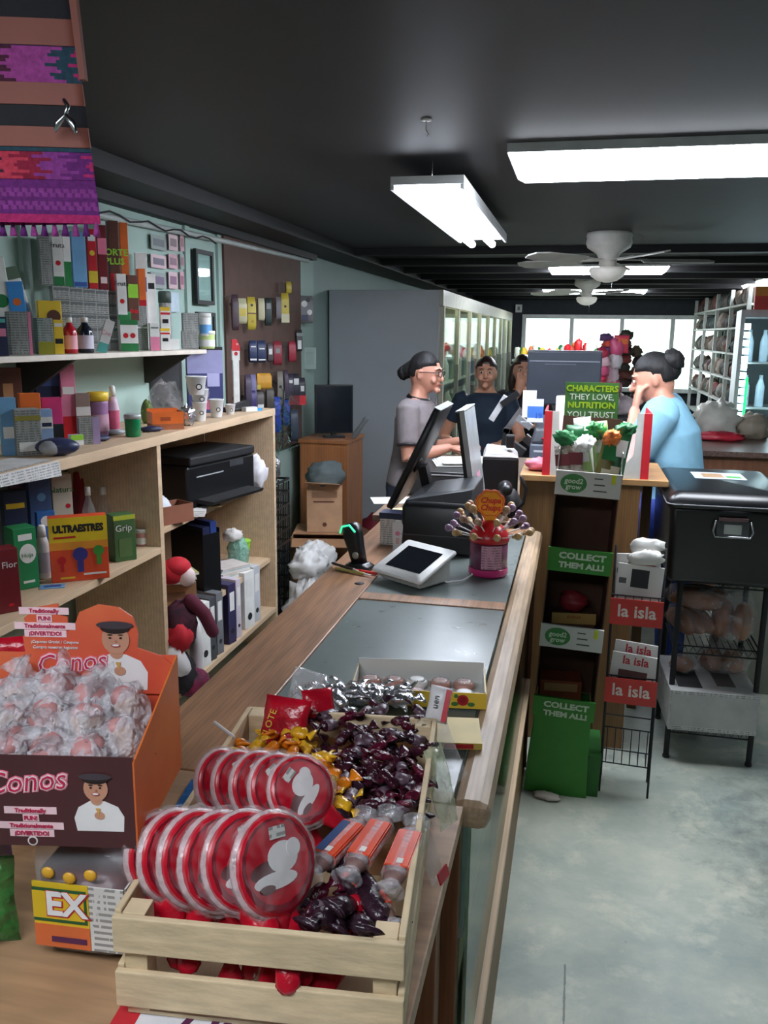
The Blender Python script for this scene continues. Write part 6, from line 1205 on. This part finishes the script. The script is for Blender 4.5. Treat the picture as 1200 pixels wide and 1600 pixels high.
MB().box(-.13,-.15,.1655,-.04,.1,.168,K(60,60,64,.7)).build('picture', t); MB().box(.02,-.12,.1655,.09,.1,.168,K(96,90,90,.7)).build('picture', t); MB().box(-.16,-.1915,.02,.16,-.1905,.15,K(176,176,174,.7)).build('folded_side', t)
t = thing('white_box', 'white long box on the floor against the counter behind the wire rack', 'box', (.95, 4.2, 0)); MB().cbox(0,0,.55,.5,.3,.2,K(170,186,180,.6)).cbox(0,0,0,.46,.26,.5499,K(120,120,110,.7)).build('box', t, bevel=.004); MB().box(-.2,-.1508,.58,.2,-.1502,.6,gry).build('line', t)
t = tag(MB().box(-.03,-.02,0,.03,.02,.12,K(220,90,50,.4)).build('orange_carton', None, (.83, 3.5, .56)), 'orange', 'box') if False else None
# ================================================================== PEOPLE
skinA = mat('skin_warm', (200,142,120), .5, var=.06, scale=5); skinB = mat('skin_tan', (206,150,122), .5, var=.06, scale=5)
hairm = mat('black_hair', (15,13,15), .65, scale=60, var=.3, bump=.3, aniso=(1,1,.2)); hairb = mat('dark_brown_hair', (44,30,28), .4, scale=60, var=.3, bump=.3)
def hand(b, w_, d, side, m, s=1.0, curl=.35, up=(0,0,1)):
    """palm and five fingers from the wrist w_ along d"""
    d = Vector(d).normalized(); u = Vector(up); u = (u-d*u.dot(d)).normalized(); sd = d.cross(u)*side; w_ = Vector(w_)
    b.tube([w_, w_+d*.035*s, w_+d*.075*s], [.024*s, .034*s, .036*s], m, 12, fl=.5, up=tuple(u))
    for i, (o, L) in enumerate([(-.027,.066),(-.009,.078),(.010,.074),(.027,.058)]):
        p0 = w_+d*.07*s+sd*o*s; p1 = p0+(d*math.cos(curl*.5)-u*math.sin(curl*.5))*L*.5*s+sd*o*.12*s; p2 = p1+(d*math.cos(curl*1.6)-u*math.sin(curl*1.6))*L*.5*s
        b.tube([p0, p1, p2], [.0095*s, .0088*s, .0075*s], m, 8)
    p0 = w_+d*.028*s-sd*.026*s; p1 = p0+(d*.55-sd*.75).normalized()*.036*s; p2 = p1+(d*.9-sd*.25-u*.2).normalized()*.03*s; b.tube([p0, p1, p2], [.012*s, .0105*s, .009*s], m, 8)
def person(label, loc, yaw, H, skin, arms, top, bottom, hair, bun=None, lean=0, head=(0,0), girth=1.0, extras=None, sleeve=.8, long_hair=False, glasses=False, trim=None, apron=None, shrug=0):
    t = thing('person', label, 'person', loc, yaw); g = girth
    def ln(p, k=1.0): p = Vector(p); z = max(0, p.z-.55*H); return Vector((p.x, p.y-z*math.tan(lean)*k, p.z))
    tor = [(0,0,.47*H),(0,0,.52*H),(0,-.005,.58*H),(0,-.005,.64*H),(0,-.015,.70*H),(0,-.01,.755*H),(0,.0,.815*H),(0,.0,.845*H)]; tr = [.13*g,.158*g,.145*g,.135*g,.150*g,.152*g,.125,.075]
    if shrug: tor = tor[:5]+[(0,-.01,.755*H+shrug*.4),(0,0,.815*H+shrug),(0,0,.845*H+shrug)]
    sh = {s: ln((s*.148*g,.0,.798*H+shrug)) for s in (-1,1)}
    hc = ln((0, -.028, .925*H)); A = {}
    def headM(): return Matrix.Translation(hc) @ Matrix.Rotation(head[0], 4, 'Z') @ Matrix.Rotation(head[1], 4, 'X')
    b = MB(); b.tube([ln(p) for p in tor], [r-.008 for r in tr], skin, 22, fl=.68, up=(0,1,0))
    b.tube([ln((0,.005,.81*H)), ln((0,.0,.85*H)), ln((0,-.012,.885*H))], [.062,.052,.052], skin, 16)
    def hf(q_, d):
        x, y, z = q_
        if z < 0: x *= 1-.30*(-z/.115)**1.3; y = y*(1-.12*(-z/.115)) + (-.012 if y < 0 else .02)*(-z/.115)
        if y < 0 and abs(z) < .04: y *= .96
        return Vector((x, y, z))
    b.T = headM(); b.ell((0,0,0), (.072,.090,.112), skin, 26, 18, hf)
    b.tube([(0,-.083,.018),(0,-.097,-.008),(0,-.104,-.022)], [.008,.010,.012], skin, 8); b.ell((0,-.088,-.024), (.016,.014,.009), skin, 8, 6)      # nose
    b.ell((0,-.082,-.085), (.024,.020,.018), skin, 10, 6); b.ell((0,-.083,-.052), (.022,.014,.014), skin, 10, 6); b.ell((0,-.078,.034), (.052,.016,.010), skin, 12, 6)
    for s in (-1, 1): b.ell((s*.072,.008,-.004), (.009,.018,.030), skin, 8, 8); b.ell((s*.034,-.068,-.028), (.024,.020,.022), skin, 10, 6)
    b.T = Matrix.Identity(4)
    sl = MB()
    for s in (-1, 1):
        el, wr, hd2, up = arms[s]; el = Vector(el); wr = Vector(wr); S = sh[s]
        b.tube([S, S.lerp(el,.5), el, el.lerp(wr,.35), wr], [.047*g,.043*g,.037*g,.036*g,.025], skin, 14)
        hand(b, wr, hd2, s, skin, 1.0, .5, up)
        if sleeve: k = sleeve; sl.tube([S+Vector((-s*.03,0,.005)), S, S.lerp(el,k*.5), S.lerp(el,k)], [.060*g,.060*g,.058*g,.056*g], top, 16, cap=False)
        if sleeve and trim: rg = MB().tube([S.lerp(el,k-.02), S.lerp(el,k+.03)], [.0595*g,.0590*g], trim, 18, cap=False); rg.build('sleeve_trim', t)
        A[s] = (S, el, wr)
    for s in (-1, 1):
        b.tube([(s*.08*g,0,.48*H),(s*.085,.0,.27*H),(s*.085,.01,.05*H)], [.08*g,.052,.036], skin, 14); b.tube([(s*.085,.02,.035),(s*.09,-.12,.025)], [.035,.028], skin, 10, fl=.7)
    b.build('body', t, remesh=.0055)
    sm = MB(); sm.tube([ln(p) for p in tor[:-1]]+[ln((0,.0,.835*H+shrug))], [r+.010 for r in tr[:-1]]+[.085], top, 26, fl=.70, up=(0,1,0), cap=False); sm.v += []; o = len(sm.v); sm.add(sl.v, sl.f, top, True)
    sm.build('shirt', t, remesh=.009)
    if trim: MB().tube([ln((0,-.002,.832*H)), ln((0,-.004,.842*H))], [.084,.074], trim, 22, fl=.85, up=(0,1,0), cap=False).build('collar', t)
    pm = MB(); pm.tube([(0,0,.535*H),(0,0,.50*H),(0,0,.46*H)], [.158*g,.168*g,.155*g], bottom, 24, fl=.72, up=(0,1,0))
    for s in (-1, 1): pm.tube([(s*.078*g,0,.48*H),(s*.085,.0,.27*H),(s*.085,.01,.06*H)], [.098*g,.070,.060], bottom, 18)
    pm.build('trousers', t, remesh=.012)
    for s in (-1, 1): MB().tube([(s*.085,.03,.04),(s*.088,-.05,.036),(s*.09,-.14,.028)], [.045,.046,.034], blackmat, 12, fl=.75).build('shoe', t)
    hm = MB(); hm.T = headM()
    def hairf(q_, d):
        if d.y < -.12 and d.z < .42-.25*abs(d.x): q_ = Vector((q_.x*.9, q_.y*.5, q_.z))     # open at the face
        if d.z < .10 and -.12 <= d.y < .38 and not long_hair: q_ = Vector((q_.x*.82, q_.y*.9, q_.z*.9))
        if d.z < -.45 and not long_hair: q_ = Vector((q_.x*.85, q_.y*.85, q_.z*.8))
        return q_*(1+.02*noise.noise(d*6))
    hm.ell((0,.012,.018), (.081,.097,.108), hair, 26, 18, hairf)
    if bun:
        bc = Vector(bun[0]); hm.blob(bc, (bun[1]*2, bun[1]*1.8, bun[1]*1.9), hair, 5, .25, 4, 18, 12, False); hm.tube([(0,.08,.02), bc], [.05,.04], hair, 12)
    if long_hair: hm.tube([(-.062,.02,.03),(-.078,.02,-.08),(-.07,.03,-.18)], [.03,.03,.02], hair, 10).tube([(.062,.02,.03),(.078,.02,-.08),(.07,.03,-.18)], [.03,.03,.02], hair, 10).tube([(0,.06,.0),(0,.07,-.1),(0,.06,-.2)], [.07,.065,.04], hair, 12)
    hm.build('hair', t)
    for s in (-1, 1):
        e = MB(); e.T = headM(); e.ell((s*.029,-.0845,.012), (.013,.006,.0075), K(226,220,214,.3), 12, 8).ell((s*.029,-.0895,.012), (.0062,.003,.0062), K(30,20,18,.2), 10, 6); e.build('eye', t)
        e = MB(); e.T = headM(); e.tube([(s*.014,-.0925,.033),(s*.03,-.092,.038),(s*.047,-.083,.033)], [.003,.0035,.002], hair, 6); e.build('eyebrow', t)
    e = MB(); e.T = headM(); e.tube([(-.020,-.088,-.052),(-.008,-.0965,-.050),(0,-.097,-.051),(.008,-.0965,-.050),(.020,-.088,-.052)], [.002,.005,.0045,.005,.002], mat('lips', (160,84,80), .4), 8); e.build('lips', t)
    if glasses:
        e = MB(); e.T = headM(); gm = K(30,24,28,.3)
        for s in (-1, 1):
            e.tube([(s*.012,-.103,.022),(s*.012,-.103,.0),(s*.03,-.103,-.006),(s*.050,-.098,.0),(s*.052,-.096,.020),(s*.03,-.103,.026),(s*.012,-.103,.022)], .0028, gm, 6); e.tube([(s*.052,-.096,.018),(s*.078,-.04,.016),(s*.08,.01,.010)], .0026, gm, 6)
        e.tube([(-.012,-.103,.016),(.012,-.103,.016)], .0025, gm, 6); e.build('glasses', t)
    if apron:
        am = MB(); am.tube([ln((0,-.012,.60*H)), ln((0,-.012,.55*H)), (0,-.01,.42*H)], [.172*g,.178*g,.185*g], apron, 26, fl=.74, up=(0,1,0), cap=False); am.build('apron', t)
    return t
# woman in the grey shirt, working at the desk, in profile
W1 = Vector((-.93, 4.86, 0))
person('woman with glasses and a black bun in a grey shirt, working at the desk', W1, R_(82), 1.545, skinA, {-1: ((-.21,-.06,.97), (-.13,-.27,1.03), (.15,-1,-.02), (0,0,1)), 1: ((.21,-.05,.97), (.12,-.26,1.04), (-.2,-1,-.02), (0,0,1))},
  mat('grey_shirt', (124,116,118), .85, scale=20, var=.12, bump=.3), mat('dark_jeans', (36,42,60), .8), hairm, bun=((0,.135,-.012), .042), lean=.10, head=(R_(-4), R_(6)), girth=1.12, glasses=True, trim=blk, sleeve=.72)
person('woman in a dark blue shirt standing behind the tills with a hand on her hip', (-.64, 6.2, 0), R_(4), 1.49, skinB, {-1: ((-.30,.06,.92), (-.2,-.05,.82), (1,-.3,-.3), (0,0,1)), 1: ((.26,-.05,.93), (.12,-.22,.90), (-.5,-1,0), (0,0,1))},
  mat('navy_shirt', (28,44,62), .8), mat('dark_jeans', (36,42,60)), hairb, bun=((0,.10,.04), .035), girth=1.12, sleeve=.55, head=(0, 0))
person('young woman in black half hidden behind the dark monitor, hand to her chin', (-.40, 6.5, 0), R_(6), 1.50, skinB, {-1: ((-.22,-.12,.98), (-.03,-.17,1.24), (.2,-.1,1), (0,-1,0)), 1: ((.24,-.05,.95), (.1,-.2,1.0), (-1,-.2,0), (0,0,1))},
  K(26,26,32,.8), K(30,30,36,.8), hairb, sleeve=.9, head=(R_(5), 0), long_hair=True)
person('woman in a light blue shirt with a dark bun, her face resting in her hand', (.50, 4.12, 0), R_(-100), 1.575, skinA, {-1: ((-.20,-.20,1.06), (-.06,-.30,1.12), (.3,-1,0), (0,0,1)), 1: ((.22,-.20,1.11), (.075,-.225,1.315), (-.25,.12,1), (.3,-1,0))},
  mat('light_blue_shirt', (128,176,200), .8, scale=14, var=.1, bump=.25), mat('blue_trousers', (36,60,130), .8), hairm, bun=((0,.10,.06), .056), lean=.22, head=(R_(6), R_(16)), girth=1.38, sleeve=.85, shrug=.055, apron=mat('blue_apron', (32,60,150), .75))
# ================================================================== GLASS-DOOR FRIDGE ALONG THE LEFT
fr_ = thing('display_fridge', 'long grey fridge with a row of glass doors and lit shelves', 'fridge', (-1.46, 10.0, 0)); fgm = mat('fridge_grey', (168,174,178), .35, var=.05, scale=2)
def fp(nm, b, bev=0): return b.build(nm, fr_, (1.46, -10.0, 0), bevel=bev)
FX = -1.04; fint = mat('fridge_interior', (206,208,190), .6); ffm = mat('fridge_frame', (170,168,150), .4)
fp('side_panel', MB().box(-1.90, 6.5, 0, FX, 6.54, 1.975, fgm), .004); fp('far_panel', MB().box(-1.90, 13.3, 0, FX, 13.34, 1.975, fgm))
fp('back_wall', MB().box(-1.90, 6.5405, 0, -1.86, 13.2995, 1.975, fint)); fp('top_panel', MB().box(-1.86, 6.5405, 1.90, FX, 13.2995, 1.975, fint)); fp('header', MB().box(FX-.0, 6.5, 1.86, FX+.03, 13.34, 1.975, ffm))
fp('floor_panel', MB().box(-1.86, 6.5405, 0, FX, 13.2995, .16, fgm)); 
for z in (.5, .85, 1.2, 1.55): fp('shelf', MB().box(-1.84, 6.56, z, -1.16, 13.28, z+.012, K(200,200,190,.4)))
fl_ = mat('fridge_tube', (255,250,225), .5, emit=6*LAMP, var=.01)
for k in range(9):
    y = 6.56+k*.835
    fp('mullion', MB().box(FX, y-.022, .16, FX+.035, y+.022, 1.8595, ffm), .003)
    
    if k < 8: fp('light_strip', MB().box(FX-.07, y+.05, 1.875, FX-.045, y+.785, 1.893, fl_))
    if k < 8:
        d = fp('glass_door', MB().box(FX+.010, y+.023, .17, FX+.016, y+.812, 1.85, glass))
        h = MB().box(FX+.02, y+.76, .9, FX+.045, y+.78, 1.4, K(120,120,116,.4)).build('door_handle', d)
# goods in the fridge, each carton or bottle on its own
fcols = [K(206,196,170,.5), K(196,120,90,.5), K(220,214,200,.5), K(120,140,120,.5), K(200,170,110,.5), K(150,80,70,.5), K(110,120,150,.5), K(226,220,190,.5)]
fprot = []
for i, m in enumerate(fcols):
    if i % 2: b = MB().cbox(0,0,0,.09,.10,.2,m).cbox(0,0,.2,.05,.05,.03,whi)
    else: b = MB().lathe([(.038,0),(.042,.01),(.042,.15),(.018,.21),(.018,.24)], m, 12)
    fprot.append(b)
usedf = {}
r7 = random.Random(2)
for z in (.512, .862, 1.212, 1.562, .165):
    for k in range(26):
        y = 6.75+k*.25+r7.uniform(-.03,.03); i = r7.randrange(len(fcols))
        if any(abs(y-(6.56+q*.835)) < .05 for q in range(9)) and False: continue
        if i not in usedf: o = fprot[i].build('drink_bottle' if i % 2 == 0 else 'milk_carton'); usedf[i] = o; tag(o, 'bottle standing on the lit fridge shelves' if i % 2 == 0 else 'carton standing on the lit fridge shelves', 'bottle' if i % 2 == 0 else 'carton', 'bottles in the long fridge' if i % 2 == 0 else 'cartons in the long fridge')
        else: o = usedf[i].copy(); COL.objects.link(o)
        o.location = (-1.24+r7.uniform(-.02,.03), y, z)
# small white box on the fridge top
t = thing('wall_box', 'small white box fixed on the dark wall above the long fridge', 'box', onx(757, 470, -.9)+Vector((0,0,-.03)), 0); 
t.location = (-.93, 13.9, 2.0); MB().box(-.08, 0, 0, .02, .06, .12, whi).build('case', t); MB().box(-.05,-.004,.03,-.01,0,.09,gry).build('face', t)
# ================================================================== BACK OF THE SHOP
t = thing('gondola', 'low dark shelf unit under the far window heaped with snack bags', 'shelves', (-.15, 12.8, 0)); MB().box(-.75,-.3,0,.75,.3,1.28,dk).build('body', t); MB().box(-.78,-.32,1.2805,.78,.32,1.31,gry).build('top', t)
r8 = random.Random(11)
gc = [(red,'red'),(yl,'yellow'),(org,'orange'),(whi,'white'),(grn,'green'),(K(200,60,50,.5),'scarlet'),(pin,'pink'),(K(90,60,110,.5),'violet')]
seen = {}
for k in range(30):
    x = -.86+k*.05; m, nm = gc[[3,1,4,3,0,5,2,0,5,0][k % 10]] if k > 8 else gc[[3,4,1,3,2][k % 5]]
    key = nm
    if key not in seen:
        o = MB().blob((0,0,0), (.11,.09,.16), m, k, .3).build('snack_bag'); seen[key] = o; tag(o, nm+' snack bag in the heap below the far window', 'snack bag', nm+' snack bags below the far window')
    else: o = seen[key].copy(); COL.objects.link(o)
    o.location = (x+.0, 12.62+r8.uniform(-.12,.1), 1.311+(.0 if k < 12 else .05*(k % 3))); o.scale = (1, 1, r8.uniform(.7, 1.3) + (.4 if k > 22 else 0)); o.rotation_euler = (0,0,r8.uniform(0,6))
# hanging strips and piled bags right of the dark monitor
t = thing('display_stand', 'dark floor stand of hanging sweets behind the blue shirted woman', 'display stand', (.38, 6.3, 0)); MB().cbox(0,0,0,.7,.5,1.1,dk).build('base', t); MB().bar((-.10,.05,1.1),(-.10,.05,1.62),.03,.03,blk).build('pole', t)
def strip(lab, x0, x1, y0, y1, Y, ms, n, name='sweet_strip', cat='sweets'):
    p = ony((x0+x1)/2, y1, Y); dep = (p-CAM).dot(FW); w_ = (x1-x0)*dep/F; h_ = (y1-y0)*dep/F; t = thing(name, lab, cat, p)
    for i in range(n):
        m = ms[i % len(ms)]; MB().blob((w_*.12*math.sin(i*2.1), 0, h_*i/n), (w_, w_*.7, h_/n*1.2), m, i+len(lab), .4, 3, 16, 10).build('pack', t)
    MB().box(-.002,.005,0,.002,.008,h_,gry).build('hanging_tape', t); return t
pk1 = K(214,90,130,.4); 
strip('strip of pink round sweets hanging right of the dark monitor', 925, 946, 548, 668, 6.0, [pk1, K(230,190,200,.4), K(190,50,80,.4)], 9)
strip('strip of white and pink packs hanging beside the pink sweets', 944, 966, 535, 640, 6.1, [K(230,220,224,.4), pk1, K(226,200,210,.4)], 5)
strip('bunch of brown and dark packs hanging in front of the far window', 962, 984, 520, 605, 6.3, [K(70,50,46,.5), K(110,60,50,.5), K(60,60,50,.5), K(150,70,60,.5)], 7)
strip('dark speckled packs hanging at the right of the stand', 982, 1000, 545, 630, 6.35, [K(50,44,44,.5), K(90,80,60,.5)], 6)
strip('short bunch of orange and purple packs at the top of the stand', 938, 958, 524, 552, 6.2, [K(100,70,120,.5), K(226,90,70,.4)], 3)
t = pouch('sweet_bag', 'bright pink and orange packet at the top of the hanging stand', 'sweet bag', .10, .12, .03, K(226,70,90,.4), (ony(970, 552, 6.1)), (0,0,R_(5)), [(-.8,.5,.8,.8,org)])
tag(MB().blob((0,0,0), (.22,.16,.14), K(226,210,216,.4), 121, .4, 3.4, 24, 14).build('white_bag', None, (.30, 6.3, 1.101), 0), 'clear white bag heaped on the stand behind the green sign', 'bag')
tag(MB().blob((0,0,0), (.18,.14,.16), pk1, 122, .4).build('pink_bag', None, (.14, 6.22, 1.101), 0), 'pink and red sweets bag at the foot of the hanging stand', 'bag')
t = thing('plastic_jar', 'clear plastic jar standing behind the red and white tray', 'jar', (.17, 3.73, 1.1155)); MB().lathe([(.04,0),(.045,.01),(.045,.15),(.042,.16)], pet, 20).build('wall', t); MB().lathe([(.046,.1605),(.046,.18)], K(200,200,206,.4), 20).build('lid', t)
MB().lathe([(.036,.003),(.04,.01),(.04,.07)], K(176,130,110,.5), 16).build('contents', t)
# white bags on the right behind the woman
for k, (x, y, z, lab) in enumerate([(1.0, 7.6, .86, 'pale bag heaped at the near end of the right shelves, lower one'), (1.05, 7.9, 1.05, 'pale bag heaped at the near end of the right shelves, upper one')]):
    pass
# right hand shelving along the wall
rs = thing('wall_shelving', 'tall white metal shelving packed with dark goods on the right', 'shelves', (1.9, 12.0, 0)); wm = K(200,204,200,.5); y0_, y1_ = 9.6, 13.85
def rp(nm, b): return b.build(nm, rs, (-1.9, -12.0, 0))
for y in (9.6, 10.65, 11.7, 12.75, 13.8): rp('upright', MB().box(1.66, y-.02, 0, 1.70, y+.02, 2.18, wm).box(2.1, y-.02, 0, 2.12, y+.02, 2.18, wm))
for z in (.3,.6,.9,1.18,1.46,1.74,1.98): rp('shelf', MB().box(1.66, y0_, z, 2.12, y1_, z+.02, wm))
rp('back_panel', MB().box(2.121, y0_, 0, 2.13, y1_, 2.18, K(70,74,76,.7)))
rc = [K(60,56,54,.6), K(90,80,72,.6), K(120,70,66,.6), K(150,140,130,.6), K(70,84,80,.6), K(110,96,80,.6)]
sd = {}
for z in (.92,1.2,1.48,1.76,2.0):
    for k in range(26):
        y = 9.72+k*.158; i = r8.randrange(6)
        if i not in sd: o = MB().blob((0,0,0), (.16,.13,.17), rc[i], i+200, .25, 3, 14, 9).build('hanging_goods' if i % 2 else 'goods_bag'); o.name = 'goods_bag'; sd[i] = o; tag(o, ['dark','brown','dark red','pale grey','grey green','tan'][i]+' bag of goods on the tall white metal shelving', 'bag of goods', ['dark','brown','dark red','pale grey','grey green','tan'][i]+' bags on the tall white shelving')
        else: o = sd[i].copy(); COL.objects.link(o)
        o.location = (1.76, y, z+.001); o.scale = (1,1,r8.uniform(.8,1.2)); o.rotation_euler = (0,0,r8.uniform(0,6))
# right back counter
t = thing('back_counter', 'low counter with a brown stone top on the right behind the black bin', 'counter', (1.5, 6.2, 0)); MB().box(-.7,-.55,.0,1.1,.3,.92,mat('brown_panel', (120,76,52), .5, scale=5, var=.2, style='wood', aniso=(8,8,1))).build('base', t)
MB().box(-.75,-.6,.9205,1.15,.35,.955,mat('brown_granite', (120,96,86), .3, scale=60, rgb2=(76,58,54))).build('top', t, bevel=.004)
tag(MB().blob((0,0,0), (.32,.16,.06), K(190,40,60,.4), 131, .4, 4, 24, 12).build('red_packets', None, (.98, 6.2, .956), 0), 'red packets lying on the brown stone counter by the woman', 'packets')
tag(MB().blob((0,0,0), (.3,.26,.26), K(200,200,190,.5), 132, .35, 3.2, 26, 16).build('pale_bag', None, (.98, 6.42, .956), 0), 'pale heap of bags on the stone counter just right of the dark bun', 'bag')
t = tag(MB().blob((0,0,0), (.22,.2,.18), K(150,140,124,.5), 133, .35).build('brown_bag', None, (1.22, 6.4, .956), 0), 'brownish bag behind the red packets on the stone counter', 'bag')
# drinks fridge with LED strips and the ICE COLD header
df = thing('drinks_fridge', 'upright drinks fridge with bright LED strips under a red ICE COLD sign', 'fridge', (1.62, 7.1, 0), R_(-6)); dfm = K(190,196,198,.4)
MB().box(-.42,-.0,0,-.39,.6,1.80,dfm).build('side_wall', df); MB().box(.39,0,0,.42,.6,1.80,dfm).build('side_wall', df); MB().box(-.39,.57,0,.39,.6,1.80,K(90,100,104,.5)).build('back_wall', df)
MB().box(-.42,0,1.8005,.42,.6,1.86,dfm).build('top', df); MB().box(-.39,0,0,.39,.57,.12,dfm).build('plinth', df)
for z in (.4,.75,1.1,1.45): MB().box(-.385,.06,z,.385,.56,z+.01,K(180,184,186,.4)).build('shelf', df)
led = mat('led_strip', (226,238,255), .5, emit=5*LAMP, var=.01)
for x in (-.37, -.09): 
    b = MB()
    for k in range(26): b.cbox(x, .03, .16+.062*k, .05, .02, .045, led)
    o = b.build('led_strip', df)
MB().box(-.39,-.012,.12,-.005,-.002,1.8,glass).build('glass_door', df); MB().box(.005,-.012,.12,.39,-.002,1.8,glass).build('glass_door', df)
MB().box(-.35,-.03,.8,-.33,-.0125,1.35,mat('green_glow_strip', (40,200,120), .4, emit=1.5)).build('green_strip', df)
MB().box(-.025,-.04,.7,-.01,-.0125,1.4,K(40,44,48,.3)).build('door_handle', df)
for z in (.41,.76,1.11,1.46):
    for k in range(7):
        if z == .41 and k == 0:
            can = MB().lathe([(.03,0),(.033,.01),(.033,.16),(.014,.22),(.014,.25)], K(160,176,190,.25), 12).build('drink_bottle'); tag(can, 'pale bottle behind the glass of the upright drinks fridge', 'bottle', 'bottles in the upright drinks fridge'); o = can
        else: o = can.copy(); COL.objects.link(o)
        o.location = df.matrix_basis @ Vector((-.33+.11*k, .2, z+.001)) if False else Vector((1.62, 7.1, 0)) + Matrix.Rotation(R_(-6), 3, 'Z') @ Vector((-.33+.11*k, .2, z+.001))
sg_ = MB().box(-.34,-.05,1.8605,.42,.0,2.03,K(206,46,44,.45)).build('red_header', df); MB().box(-.34,-.0515,1.96,.42,-.0502,2.03,K(236,150,60,.5)).build('orange_flame_band', df)
text('ICE COLD', .085, whi, df, -.07, -.0525, 1.915, off=.002, sx=.8)
# stand behind the blue shirted woman's right: nothing more in view
